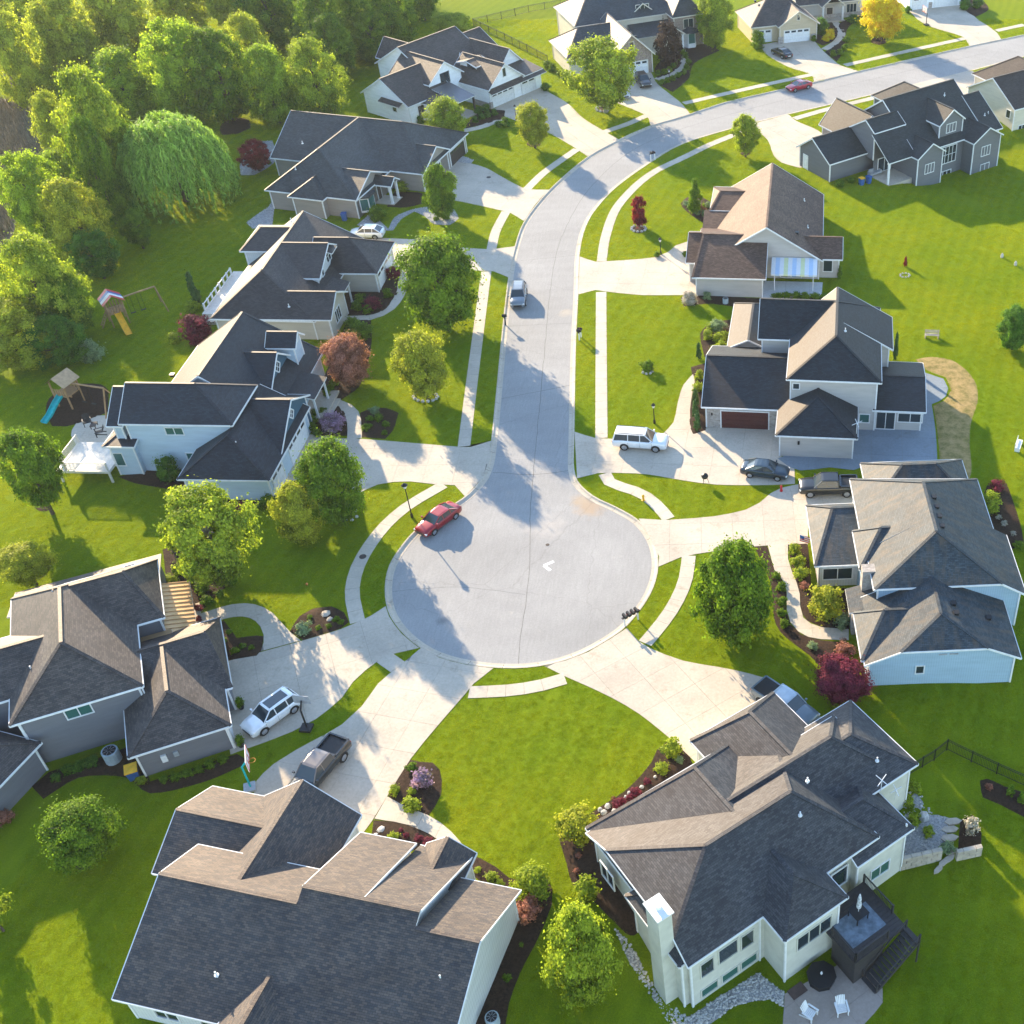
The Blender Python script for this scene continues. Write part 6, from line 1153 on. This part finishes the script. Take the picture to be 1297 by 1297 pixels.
hydrant((815,634), 'yellow', 'yellow fire hydrant on the grass beside the curved sidewalk'); hydrant((989.5,622), 'red', 'red fire hydrant at the lawn tip near the dark pickup')
def hoop(px, ang, h, label, pole='teal', bm='white', k_=1.0):
    t = thing('basketball_hoop', label, 'basketball hoop', G(*px), math.radians(ang)); b = MB(); b.tube([(0,0,-.1),(0,0,h-.4),(.5,0,h+.2)], .075, 8); b.build('pole', M[pole], t)
    bd = MB(); bd.box((.55,-.9*k_,h-.15), (.6,.9*k_,h-.15+1.1*k_)); o = bd.build('backboard', M[bm], t)
    g = MB()
    for (y0, z0, y1, z1) in () if k_ < 1 else ((-.3,.1,.3,.1),(-.3,.55,.3,.55),(-.3,.1,-.3,.55),(.3,.1,.3,.55),(-.88,-.13,.88,-.13),(-.88,.93,.88,.93),(-.88,-.13,-.88,.93),(.88,-.13,.88,.93)): g.beam((.608,y0,h+z0), (.608,y1,h+z1), .02, .05)
    if k_ == 1: g.build('board_lines', M['red'], o)
    r = MB(); r.tube([(.85+.23*math.cos(k*.524), .23*math.sin(k*.524), h+.05) for k in range(13)], .018, 5); r.build('rim', flat('rim_orange', (.6,.18,.03)), t)
    b = MB(); b.box((-.5,-.45,-.05), (.35,.45,.2)); b.build('base', M['grey'] if pole == 'teal' else M['black'], t)
hoop((318,998), 20, 2.9, 'basketball hoop on a green pole at the edge of the wide driveway'); hoop((389,922), 85, 2.5, 'basketball hoop on a black pole beside the white SUV', 'black', 'grey', .75); hoop((1173,32), 200, 2.6, 'distant basketball hoop beside the white garage driveway', 'black')
def acunit(px, label, r=.45, h=.85):
    t = thing('air_conditioner', label, 'air conditioner', G(*px)); b = MB(); b.lathe([(r*.95,-.1),(r,0),(r,h-.06),(r*.97,h)], 14); b.build('casing', M['acblue'], t); b = MB(); b.lathe([(r*.8,h+.002),(r*.78,h+.03),(r*.2,h+.04)], 14); b.build('fan_grille', M['black'], t)
    for k in range(8): b = MB(); b.beam((r*.2*math.cos(k*.785), r*.2*math.sin(k*.785), h+.05), (r*.8*math.cos(k*.785), r*.8*math.sin(k*.785), h+.05), .02); b.build('grille_bar', M['grey'], t)
acunit((145,963), 'round-topped grey air conditioner against the tall grey wall', .62, 1.2); acunit((625,1296), 'air conditioner in the dark bed under the white gable wall'); acunit((919,384), 'small air conditioner beside the brown-roofed garage wall', .35, .7)
def bin_(px, m, lid, label, ang=0, w=.32):
    t = thing('trash_bin', label, 'bin', G(*px), math.radians(ang)); b = MB()
    lo = [(-w*.8,-w*.85,0),(w*.8,-w*.85,0),(w*.8,w*.85,0),(-w*.8,w*.85,0)]; hi = [(-w,-w*1.1,1.0),(w,-w*1.1,1.0),(w,w*1.1,1.0),(-w,w*1.1,1.0)]
    for k in range(4): b.poly([lo[k], lo[(k+1)%4], hi[(k+1)%4], hi[k]])
    b.poly(hi); b.build('body', M[m], t); b = MB(); b.box((-w*1.1,-w*1.25,1.0), (w*1.1,w*1.15,1.1)); b.build('lid', M[lid], t)
    for s in (-1, 1): b = MB(); b.beam((s*w*.7,w*.95,.1), (s*w*.9,w*.95,.1), .2); b.build('wheel', M['tire'], t)
bin_((171,984), 'blue', 'yellow', 'blue recycling bin with yellow lid at the grey garage corner', 25, .42); bin_((1100,232), 'blue', 'blue', 'blue trash bin with blue lid beside the dark grey porch', 36); bin_((1091,234), 'blue', 'yellow', 'blue bin with yellow lid beside the dark grey porch', 36); bin_((437,279), 'blue', 'blue', 'blue bin against the taupe wall behind the white crossover')
# play sets
def playset(px, ang, label, slide, roof, n):
    t = thing('play_set', label, 'play set', G(*px), math.radians(ang)); W_ = M['wood']; t.scale = (1.2,1.2,1.2)
    for x in (-.75, .75):
        for y in (-.75, .75): b = MB(); b.box((x-.06,y-.06,-.1), (x+.06,y+.06,2.7)); b.build('tower_post', W_, t)
    b = MB(); b.box((-.8,-.8,1.35), (.8,.8,1.45)); b.build('platform', W_, t)
    for y in (-.78, .78):
        for k in range(6): b = MB(); b.box((-.7+k*.27,y-.02,1.45), (-.56+k*.27,y+.02,2.1)); b.build('rail_slat', W_, t)
    for k in range(4):                                                         # striped canopy panels
        for s in (-1, 1):
            y0, y1 = -1.0+k*.5, -.5+k*.5; b = MB(); b.poly([(s*1.05,y0,2.55),(s*1.05,y1,2.55),(0,y1,3.35),(0,y0,3.35)]); b.poly([(s*1.05,y0,2.53),(0,y0,3.33),(0,y1,3.33),(s*1.05,y1,2.53)]); b.build('canopy_panel', M[roof[k % len(roof)]], t)
    b = MB(); p = [(0,-.8,1.4),(0,-1.5,1.1),(0,-2.6,.45),(0,-3.4,.2)]
    for q0, q1 in zip(p, p[1:]):
        b.poly([(-.28,q0[1],q0[2]),(.28,q0[1],q0[2]),(.28,q1[1],q1[2]),(-.28,q1[1],q1[2])])
        for s in (-1, 1): b.beam((s*.28,q0[1],q0[2]+.08), (s*.28,q1[1],q1[2]+.08), .05, .2)
    b.build('slide', M[slide], t)
    b = MB(); b.beam((.7,0,2.45), (4.2,.3,2.45), .12); b.build('swing_beam', W_, t)
    for s in (-1, 1): b = MB(); b.beam((4.2,.3,2.45), (4.5,.3+s*1.2,0), .1); b.build('swing_leg', W_, t)
    for k in range(n):
        x = 1.5+k*1.0; b = MB(); b.beam((x-.2,.1+.05*k,2.4), (x-.2,.1,.55), .025); b.beam((x+.2,.1+.05*k,2.4), (x+.2,.1,.55), .025); b.beam((x-.25,.1,.52), (x+.25,.1,.52), .18, .04); b.build('swing', M['black'], t)
    b = MB(); b.beam((-.8,.4,1.4), (-1.7,.4,0), .08); b.beam((-.8,-.2,1.4), (-1.7,-.2,0), .08)
    for k in range(5): b.beam((-.9-.16*k,.45,1.2-.25*k), (-.9-.16*k,-.25,1.2-.25*k), .06)
    b.build('ladder', W_, t)
playset((152,408), 38, 'play set with red, white and blue canopy and yellow slide near the wood', 'yellow', ('red','white','blue'), 2); playset((92,512), -18, 'play set with tan canopy and teal slide on the dark mulch', 'teal', ('tan',), 2)
# decks
def rail(parent, pts, z, h=.95, m='white', sp=.13, top=.09):
    for a, b_ in zip(pts, pts[1:]):
        a = Vector((a[0], a[1], z)); b_ = Vector((b_[0], b_[1], z)); L_ = (b_-a).length; n = max(2, int(L_/sp))
        for p in (a, b_): g = MB(); g.box((p.x-.06,p.y-.06,z-.2), (p.x+.06,p.y+.06,z+h+.06)); g.build('rail_post', M[m], parent)
        g = MB(); up = Vector((0,0,1)); g.beam(a+up*h, b_+up*h, top, .06); g.beam(a+up*.1, b_+up*.1, .05, .05)
        g.build('top_rail', M[m], parent); g = MB()
        for k in range(1, n): q = a.lerp(b_, k/n); g.beam(q+up*.1, q+up*(h-.02), .03)
        struct(g.build('balusters', M[m], parent), 'stuff')
def deck(house, u0, u1, v0, v1, z, zb, label, m, boards='v', sides=()):
    p = house.w(0, 0, 0); t = thing('deck', label, 'deck', (p.x, p.y, 0), math.radians(house.ang)); b = MB(); b.box((u0,v0,z-.28), (u1,v1,z-.05)); b.build('frame', M[m], t); n = int(((u1-u0) if boards == 'v' else (v1-v0))/.3)
    for k in range(n):
        g = MB()
        if boards == 'v': w = (u1-u0)/n; g.box((u0+k*w+.008, v0-.02, z-.05), (u0+(k+1)*w-.008, v1, z))
        else: w = (v1-v0)/n; g.box((u0-.02, v0+k*w+.008, z-.05), (u1, v0+(k+1)*w-.008, z))
        g.build('deck_board', M[m], t)
    for u in (u0+.15, u1-.15):
        for v in (v0+.15, v1-.15): g = MB(); g.box((u-.09,v-.09,zb-.2), (u+.09,v+.09,z-.28)); g.build('post', M[m], t)
    for s in sides: rail(t, s, z, m=m)
    return t
class HF: pass
h3 = HF(); h3.ang = -1.28; h3.w = lambda u, v, z=0: Vector((-63.09, 95.22, z))
deck(h3, -6.6, -1.3, -2.6, 2.2, 1.5, 0, 'raised white deck with railing at the back of the pale blue house', 'deckw', 'v', [[(-6.5,2.1),(-6.5,-1.6),(-5.6,-2.5),(-1.4,-2.5)]])
dk = deck(H15, 10.0, 14.6, -4.9, -.5, .05, -2.75, 'raised espresso-brown deck with railing behind the stucco house', 'deckd', 'u', [[(14.5,-.6),(14.5,-3.6)],[(10.1,-4.8),(13.0,-4.8)],[(10.1,-2.4),(10.1,-4.8)]])
b = MB(); b.box((10.05,-4.85,-2.75), (12.6,-4.75,-.25)); b.build('skirt', M['deckd'], dk); b = MB(); b.box((10.05,-4.75,-2.75), (10.12,-2.5,-.25)); b.build('skirt', M['deckd'], dk)
for k in range(12): b = MB(); b.box((14.3-.3*k-.31, -6.25, -.16-.215*k-.05), (14.3-.3*k, -4.98, -.16-.215*k)); b.build('stair_tread', M['deckd'], dk)
b = MB(); b.box((14.3,-6.25,-.2), (14.65,-4.9,.05)); b.build('landing', M['deckd'], dk)
for y in (-4.95, -6.28): b = MB(); b.beam((14.5,y,-.2), (10.8,y,-2.75), .06, .3); b.build('stringer', M['deckd'], dk); b = MB(); b.beam((14.5,y,.85), (10.9,y,-1.75), .08, .06); b.build('stair_rail', M['deckd'], dk); b = MB(); b.box((10.85,y-.05,-2.8),(10.95,y+.05,-1.7)); b.build('rail_post', M['deckd'], dk); b = MB(); b.box((14.5,y-.05,-2.6),(14.6,y+.05,.9)); b.build('rail_post', M['deckd'], dk)
rug = H15.w(12.1, -2.9, .056); o = MB(); o.box((-1.5,-1.1,0), (1.5,1.1,.015)); o = o.build('outdoor_rug', flat('rug', (.15,.19,.235), .95, .35, 2.5)); o.location = rug; o.rotation_euler = (0,0,math.radians(37)); tag(o, 'pale grey outdoor rug lying on the dark deck', 'rug')
def table(pos, ang, label, w, l, h, m, legs=True):
    t = thing('patio_table', label, 'table', pos, math.radians(ang)); b = MB(); b.box((-w/2,-l/2,h-.05), (w/2,l/2,h)); b.build('tabletop', M[m], t)
    for x in (-w/2+.08, w/2-.08):
        for y in (-l/2+.08, l/2-.08): b = MB(); b.box((x-.035,y-.035,0), (x+.035,y+.035,h-.05)); b.build('leg', M[m], t)
    return t
table(H15.w(12.4,-2.4,.075), 37, 'dark square table on the deck rug under a folded parasol', 1.1, 1.1, .72, 'black')
t = thing('parasol', 'folded grey and white striped parasol standing in the deck table', 'parasol', H15.w(12.4,-2.4,.8)); b = MB(); b.lathe([(.025,-.05),(.025,2.1)], 8); b.build('pole', M['white'], t); b = MB(); b.lathe([(.16,.5),(.19,.8),(.13,1.2),(.15,1.5),(.05,2.05)], 10); b.build('canopy', flat('parasol_cloth', (.5,.52,.55), .8, .5, 6), t)
def chair(pos, ang, label, m, group=None, adir=False):
    t = thing('garden_chair', label, 'chair', pos, math.radians(ang), group); n = 6
    for k in range(5): b = MB(); b.box((-.3,-.3+k*.12,.4-.03*(k==0)), (.3,-.2+k*.12,.43)); b.build('seat_slat', M[m], t)
    for k in range(n):
        x = -.29+k*.098; hh = .95+.13*math.sin(math.pi*(k+.5)/n); b = MB(); b.beam((x+.045,.3,.38), (x+.045+.05*(k-2.5)/2.5,.62,hh), .085, .025); b.build('back_slat', M[m], t)
    for s in (-1, 1):
        b = MB(); b.box((s*.38-.06,-.42,.6), (s*.38+.06,.42,.63)); b.build('armrest', M[m], t)
        b = MB(); b.box((s*.36-.03,-.38,0), (s*.36+.03,-.28,.6)); b.build('leg', M[m], t); b = MB(); b.beam((s*.34,-.35,.4), (s*.34,.65,.02), .05, .1); b.build('leg', M[m], t)
    return t
pat = paved('patio', [(994,1259),(1030,1240),(1062,1222),(1088,1215),(1100,1222),(1110,1236),(1118,1252),(1118,1270),(1108,1283),(1095,1297),(1090,1320),(990,1320)], 37, 2.4, 2.4, .03, 'patio_tan', True, -2.70)
chair(P(1026,1287,-2.7), 55, 'white garden chair standing alone beside the shaded patio edge', 'white'); chair(P(1066,1281,-2.7), 12, 'white garden chair facing the covered fire table', 'white')
t = thing('covered_fire_table', 'black-covered octagonal fire table with a small lantern on the patio', 'fire table', P(1040,1240,-2.7), .6); b = MB(); b.lathe([(.95,0),(.95,.5),(1.05,.55),(1.05,.62),(.2,.66)], 8, 0, (0,0,0), False); b.build('cover', M['black'], t); b = MB(); b.lathe([(.06,0),(.09,.1),(.05,.3)], 8, 0, (0,0,.66)); b.build('lantern', M['white'], t)
o = MB(); o.box((-.6,-.4,0),(.6,.4,.03)); o = o.build('door_mat', flat('mat', (.09,.06,.05), .9)); o.location = P(1010,1255,-2.69); o.rotation_euler = (0,0,.64); tag(o, 'dark brown mat on the patio at the stucco wall', 'mat')
for (px_, a_, lb) in (((112,532),30,'dark patio chair on the raised white deck by the rail'),((127,545),-60,'dark patio chair in the middle of the raised white deck')): chair(P(px_[0], px_[1]+6, 1.5), a_, lb, 'black')
t = table(P(120,541,1.5), 10, 'low dark table between the chairs on the white deck', .6, .9, .4, 'dark')
# terrace wall and steps
def blockwall(a, b_, z0, z1, label, rows=4, thing_=None):
    a, b_ = Vector(a), Vector(b_); t = thing_ or thing('retaining_wall', label, 'wall', (0,0,0)); d = (b_-a); n = max(2, int(d.length/.75)); d.normalize(); nn = Vector((-d.y,d.x,0))*.16
    for r in range(rows):
        k0 = 0.0 if r % 2 else -.5
        for k in range(n+1):
            s0, s1 = max(0, (k+k0))/n, min(n, k+k0+1)/n
            if s1-s0 < .02: continue
            q0, q1 = a.lerp(b_, s0), a.lerp(b_, s1); off = RNG.uniform(-.03,.03); g = MB(); za, zb_ = z0+(z1-z0)*r/rows+.014, z0+(z1-z0)*(r+1)/rows-.014; nn2 = nn*(1+off)
            q0 = q0+d*.018; q1 = q1-d*.018
            g.prism([(q0-nn2)[:2], (q1-nn2)[:2], (q1+nn2)[:2], (q0+nn2)[:2]], za, zb_); g.build('stone', M['stone_tan'], t)
    return t
t = blockwall(P(1141,1090,-1.5), P(1193,1078,-1.5), -2.6, -1.2, 'low tan stone retaining wall holding the gravel terrace', 4); blockwall(P(1212,1079,-1.3), P(1244,1072,-1.3), -2.3, -1.2, '', 3, t)
for k, (x, y, w, a_) in enumerate([(1207,1041,24,.1),(1203,1051,25,.1),(1202,1062,24,.15),(1206,1079,18,.5),(1202,1088,18,.6),(1195,1093,17,.7),(1188,1102,17,.8)]):
    q = G(x, y); r = w/2/pxm(q); b = MB(); b.prism([(r*math.cos(i*1.047)*RNG.uniform(.85,1.1), r*.45*math.sin(i*1.047)*RNG.uniform(.85,1.1)) for i in range(6)], -.3, .12); o = b.build('stone_step', M['stone_tan']); o.location = q; o.rotation_euler = (0,0,a_); tag(o, 'large flat tan step of the garden stair beside the terrace' if k < 3 else 'smaller stepping stone leading from the terrace to the lower lawn', 'stone step', 'upper garden steps' if k < 3 else 'lower stepping stones')
# fences
def fence(pts, label, h=1.3, sp=2.4, pick=.13, m='black'):
    t = thing('fence', label, 'fence', (0,0,0)); P_ = [G(*p) for p in pts]
    for a, b_ in zip(P_, P_[1:]):
        n = max(1, round((b_-a).length/sp))
        for k in range(n+1 if b_ is P_[-1] else n):
            q = a.lerp(b_, k/n); q.z = zg(q.x, q.y); g = MB(); g.box((q.x-.04,q.y-.04,q.z-.2), (q.x+.04,q.y+.04,q.z+h+.05)); g.build('post', M[m], t)
        g = MB(); pk = MB(); mm = int((b_-a).length/pick); 
        for k in range(n):
            q0, q1 = a.lerp(b_, k/n), a.lerp(b_, (k+1)/n); q0.z, q1.z = zg(q0.x,q0.y), zg(q1.x,q1.y)
            for zz in (.15, h-.18, h): g = MB(); g.beam(q0+Vector((0,0,zz)), q1+Vector((0,0,zz)), .035); g.build('rail', M[m], t)
        for k in range(mm):
            q = a.lerp(b_, k/mm); q.z = zg(q.x,q.y); pk.beam(q+Vector((0,0,.08)), q+Vector((0,0,h)), .018)
        struct(pk.build('pickets', M[m], t), 'stuff')
fence([(1151,982),(1168,972),(1183,963),(1199,950),(1230,965),(1262,980),(1300,997),(1340,1015)], 'black metal picket fence around the lawn beside the stucco house', 1.3)
fence([(600,33),(640,52),(668,66),(694,80)], 'black metal fence running behind the white farmhouse', 1.4, 3); fence([(600,33),(670,16),(730,5)], 'black metal fence crossing the far meadow', 1.4, 3.2)
# small things
def antenna(pos, ang, label, s=.6, h=.9):
    t = thing('roof_antenna', label, 'antenna', pos, ang); b = MB(); b.lathe([(.03,-.4),(.03,h)], 8); b.build('mast', M['white'], t)
    for a_ in (0, math.pi/2):
        b = MB(); b.beam((-.9*s*math.cos(a_), -.9*s*math.sin(a_), h-.15), (.9*s*math.cos(a_), .9*s*math.sin(a_), h+.15), .05, .03); b.build('arm', M['white'], t)
antenna(P(1085,545,3.4), .3, 'white crossed antenna at the eave of the black front hip roof'); antenna(P(1189,600,3.2), .5, 'white crossed antenna behind the stained grey roof'); antenna(P(1116,998,3.6), .9, 'white crossed antenna above the gravel terrace side of the stucco house', .6); antenna(P(1134,1008,2.2), .4, 'white ladder-like antenna bracket against the stucco side wall', .5, .7)
t = thing('flag', 'small striped flag on a pole beside the stained-roof garage', 'flag', H14.w(-4.1, 10.2, 2.1)); b = MB(); b.beam((0,0,0), (-1.3,.1,.6), .035); b.build('pole', M['white'], t)
for k in range(7): b = MB(); b.poly([(-.35,.09,.16-.0+.1-.11*k), (-1.25,.1,.58-.11*k-.0), (-1.25,.1,.47-.11*k), (-.35,.09,.05+.1-.11*k)]); b.build('stripe', M['red'] if k % 2 == 0 else M['white'], t)
b = MB(); b.poly([(-.85,.075,.37), (-1.25,.08,.58), (-1.25,.08,.2), (-.85,.075,.0)]); b.build('canton', M['blue'], t)
t = thing('kettle_grill', 'black kettle grill standing on the sunny driveway', 'grill', P(893,611,.032)); b = MB(); b.lathe([(.05,.5),(.3,.62),(.36,.8),(.36,.83),(.28,1.0),(.1,1.1),(.04,1.14)], 14); b.build('kettle', M['black'], t)
for k in range(3): b = MB(); b.beam((.2*math.cos(k*2.1),.2*math.sin(k*2.1),.6), (.38*math.cos(k*2.1),.38*math.sin(k*2.1),0), .035); b.build('leg', M['black'], t)
def bench(px, ang, label, m):
    t = thing('garden_bench', label, 'bench', G(*px), math.radians(ang))
    for k in range(4): b = MB(); b.box((-.85,-.25+k*.13,.42), (.85,-.14+k*.13,.46)); b.build('seat_slat', M[m], t)
    for k in range(3): b = MB(); b.box((-.85,.28,.55+k*.14), (.85,.31,.65+k*.14)); b.build('back_slat', M[m], t)
    for x in (-.75, .75): b = MB(); b.box((x-.05,-.24,0), (x+.05,.3,.42)); b.build('leg', M[m], t); b = MB(); b.box((x-.04,.26,.4), (x+.04,.32,.95)); b.build('back_post', M[m], t)
bench((1180,428), -5, 'pale wooden bench alone on the sunny back lawn', 'stone_tan'); bench((1290,567), 70, 'white bench at the far side of the sunny back lawn', 'white')
for (x, y, lb) in ((1269,326,'small pale post on the wide back lawn'),(1286,336,'second pale stump on the wide back lawn beside the small post')):
    q = G(x, y); b = MB(); b.lathe([(.2,-.1),(.2,.35),(.12,.5),(.05,.62)], 8); o = b.build('garden_stump', M['rock']); o.location = q; tag(o, lb, 'stump')
for (x, y, lb, m_) in ((306,897,'potted plant by the garage door of the grey house','mid'),(306,945,'potted plant at the outer garage corner of the grey house','mid')):
    t = thing('potted_plant', lb, 'planter', P(x, y, .032)); b = MB(); b.lathe([(.2,0),(.28,.4),(.3,.42),(.26,.42)], 10); b.build('pot', M['black'], t); o = crown_obj('foliage', SHM[('round',0)], L[m_], t); o.location = (0,0,.75); o.scale = (.42,.42,.42)
for (x, y, m_, lb) in ((1085,226,'grey','grey patio sofa under the dark grey porch roof'),(1062,205,'blue','x')):
    if lb == 'x': continue
    q = H14.w(0,0); t = thing('patio_sofa', lb, 'sofa', P(1108,221,.06), math.radians(36)); b = MB(); b.box((-.9,-.4,.15), (.9,.4,.45)); b.build('seat', M['grey'], t); b = MB(); b.box((-.9,.3,.45), (.9,.45,.85)); b.build('backrest', M['grey'], t)
    for s in (-1,1): b = MB(); b.box((s*.95-.08,-.4,.1), (s*.95+.08,.45,.62)); b.build('armrest', M['grey'], t)
ball = MB(); ball.lathe([(.01,0),(.09,.03),(.12,.12),(.09,.21),(.01,.24)], 10); o = ball.build('play_ball', flat('ball', (.7,.25,.08), .5)); o.location = G(389,741); tag(o, 'small orange ball lying on the shaded lawn', 'ball')
# ------------------------------------------------------------------ grass blades standing on the lawn (one mass, geometry-node instances)
def tuft_mesh(seed, n=26, r=.2):
    rg = random.Random(seed); vs, fs = [], []
    for k in range(n):
        a = rg.uniform(0, 6.283); d = r*math.sqrt(rg.random()); x, y = d*math.cos(a), d*math.sin(a); b = rg.uniform(0, 6.283); w = .011; h = rg.uniform(.03, .055); lx, ly = rg.uniform(-.05,.05), rg.uniform(-.05,.05)
        c, s = math.cos(b)*w, math.sin(b)*w; i = len(vs); vs += [(x-c,y-s,0),(x+c,y+s,0),(x+lx,y+ly,h)]; fs.append((i, i+1, i+2))
    me = bpy.data.meshes.new('grass_tuft'); me.from_pydata(vs, [], fs); me.update(); return me
def blademat():
    m, n, l, b = _mat('grass_blade', .7, .04); v = wpos(n); mid = noise(n, l, v, .55, 5, .6); big = noise(n, l, v, .07, 4, .55); fine = noise(n, l, v, 5, 3, .6)
    base = ramp(n, l, fine, [(.25, (.19,.26,.006)), (.5, (.27,.345,.009)), (.75, (.36,.41,.016))])
    m1 = ramp(n, l, mid, [(.28, (.88,.92,.86)), (.5, (1,1,1)), (.75, (1.1,1.06,1.03))]); m2 = ramp(n, l, big, [(.3, (.76,.88,.76)), (.68, (1.2,1.08,1.0))])
    mp = n.new('ShaderNodeMapping'); mp.inputs['Rotation'].default_value = (0, 0, .28); l.new(v, mp.inputs['Vector'])
    wv = n.new('ShaderNodeTexWave'); wv.inputs['Scale'].default_value = .19; wv.inputs['Distortion'].default_value = 5.0; wv.inputs['Detail'].default_value = 2; wv.inputs['Detail Scale'].default_value = .6; l.new(mp.outputs[0], wv.inputs['Vector'])
    sw = ramp(n, l, wv.outputs['Fac'], [(.3, (.945,.955,.945)), (.7, (1.045,1.035,1.03))])
    c = mixc(n, l, 1.0, mixc(n, l, 1.0, mixc(n, l, 1.0, base, m1, 'MULTIPLY'), m2, 'MULTIPLY'), sw, 'MULTIPLY'); l.new(c, b.inputs['Base Color'])
    t = n.new('ShaderNodeBsdfTranslucent'); l.new(mixc(n, l, 1.0, c, (1.3,1.2,.6), 'MULTIPLY'), t.inputs['Color']); x = n.new('ShaderNodeMixShader'); x.inputs[0].default_value = .5
    l.new(b.outputs[0], x.inputs[1]); l.new(t.outputs[0], x.inputs[2]); l.new(x.outputs[0], n['Material Output'].inputs[0]); return m
def np_inside(X, Y, poly):
    c = np.zeros(len(X), bool); n = len(poly)
    for i in range(n):
        ax, ay = poly[i][0], poly[i][1]; bx_, by = poly[i-1][0], poly[i-1][1]
        if ay == by: continue
        k = ((ay > Y) != (by > Y)) & (X < (bx_-ax)*(Y-ay)/(by-ay)+ax); c ^= k
    return c
rg = np.random.default_rng(5); pts = []
for (y0, y1, dens, sc) in ((24, 75, 30, 1.0), (75, 120, 22, 1.15), (120, 180, 11, 1.6), (180, 236, 6, 2.1)):
    xl, xr = -(30+y0*.62)-8, 16+y0*.26+8
    n = int((xr-xl)*(y1-y0)*dens); X = rg.uniform(xl, xr, n); Y = rg.uniform(y0, y1, n)
    d_ = .766*Y+47.6; k = (X > -.70*d_-4) & (X < .30*d_+4); X, Y = X[k], Y[k]            # the stretch of lawn the neighbourhood view takes in
    keep = ~np_inside(X, Y, kline)
    for poly in MASK:
        xs = [p[0] for p in poly]; ys = [p[1] for p in poly]; idx = np.nonzero((X > min(xs)) & (X < max(xs)) & (Y > min(ys)) & (Y < max(ys)) & keep)[0]
        if len(idx): keep[idx[np_inside(X[idx], Y[idx], poly)]] = False
    for poly in SOIL: keep &= ~(np_inside(X, Y, poly) & (rg.random(len(X)) < .6))
    X, Y = X[keep], Y[keep]; pts.append(np.stack([X, Y, np.full(len(X), sc)], 1))
pts = np.concatenate(pts)
def zg_np(X, Y):
    ss = lambda a, b, x: (lambda t: t*t*(3-2*t))(np.clip((x-a)/(b-a), 0, 1))
    def lo(ox, oy, ang):
        c, s = math.cos(math.radians(ang)), math.sin(math.radians(ang)); return (X-ox)*c+(Y-oy)*s, -(X-ox)*s+(Y-oy)*c
    u, v = lo(-4.44, 39.07, 37.1); z = -2.75*ss(11, 1.2, v)*ss(-15, -5.5, X)*(1-.5*ss(15, 34, u)*ss(-12, 4, v))*(v < 11)
    u, v = lo(18.72, 161.62, 36); return z-1.6*ss(7, .5, v)*ss(-24, -6, v)*ss(0, 9, u)*ss(60, 30, u)*((v > -26) & (v < 7))
Z = zg_np(pts[:, 0], pts[:, 1])-.004
gm = bpy.data.meshes.new('grass'); gm.vertices.add(len(pts)); gm.vertices.foreach_set('co', np.stack([pts[:, 0], pts[:, 1], Z], 1).ravel())
at = gm.attributes.new('size', 'FLOAT', 'POINT'); at.data.foreach_set('value', (pts[:, 2]*rg.uniform(.75, 1.2, len(pts))).astype(np.float32)); gm.update()
go = struct(link('grass', gm), 'stuff')
BM_ = blademat(); col = bpy.data.collections.new('grass_tufts'); tf = []
for k in range(3):
    me = tuft_mesh(100+k); me.materials.append(BM_); o = bpy.data.objects.new('grass_tuft', me); o.parent = go; struct(o, 'stuff'); col.objects.link(o); tf.append(o)
gt = bpy.data.node_groups.new('grass_nodes', 'GeometryNodeTree'); gt.interface.new_socket('Geometry', in_out='INPUT', socket_type='NodeSocketGeometry'); gt.interface.new_socket('Geometry', in_out='OUTPUT', socket_type='NodeSocketGeometry')
N = gt.nodes; K = gt.links; gi = N.new('NodeGroupInput'); gou = N.new('NodeGroupOutput'); ci = N.new('GeometryNodeCollectionInfo'); ci.inputs['Collection'].default_value = col; ci.inputs['Separate Children'].default_value = True; ci.inputs['Reset Children'].default_value = True
ip = N.new('GeometryNodeInstanceOnPoints'); ip.inputs['Pick Instance'].default_value = True; K.new(gi.outputs[0], ip.inputs['Points']); K.new(ci.outputs[0], ip.inputs['Instance'])
rv = N.new('FunctionNodeRandomValue'); rv.data_type = 'FLOAT_VECTOR'; rv.inputs[0].default_value = (0,0,0); rv.inputs[1].default_value = (0,0,6.283); er = N.new('FunctionNodeEulerToRotation'); K.new(rv.outputs[0], er.inputs[0]); K.new(er.outputs[0], ip.inputs['Rotation'])
na = N.new('GeometryNodeInputNamedAttribute'); na.data_type = 'FLOAT'; na.inputs['Name'].default_value = 'size'; K.new(na.outputs[0], ip.inputs['Scale']); K.new(ip.outputs[0], gou.inputs[0])
md = go.modifiers.new('blades', 'NODES'); md.node_group = gt
print('tufts', len(pts))

# ------------------------------------------------------------------ the thin evening haze over the place
hz = MB(); hz.box((-760, -560, -8), (760, 1100, 92)); hm = bpy.data.materials.new('haze_air'); hm.use_nodes = True; nn_ = hm.node_tree.nodes; nn_.remove(nn_['Principled BSDF'])
pv = nn_.new('ShaderNodeVolumePrincipled'); pv.inputs['Color'].default_value = (.86,.93,1,1); pv.inputs['Density'].default_value = .00008; pv.inputs['Anisotropy'].default_value = .3
hm.node_tree.links.new(pv.outputs[0], nn_['Material Output'].inputs['Volume'])
struct(hz.build('haze', hm), 'stuff')
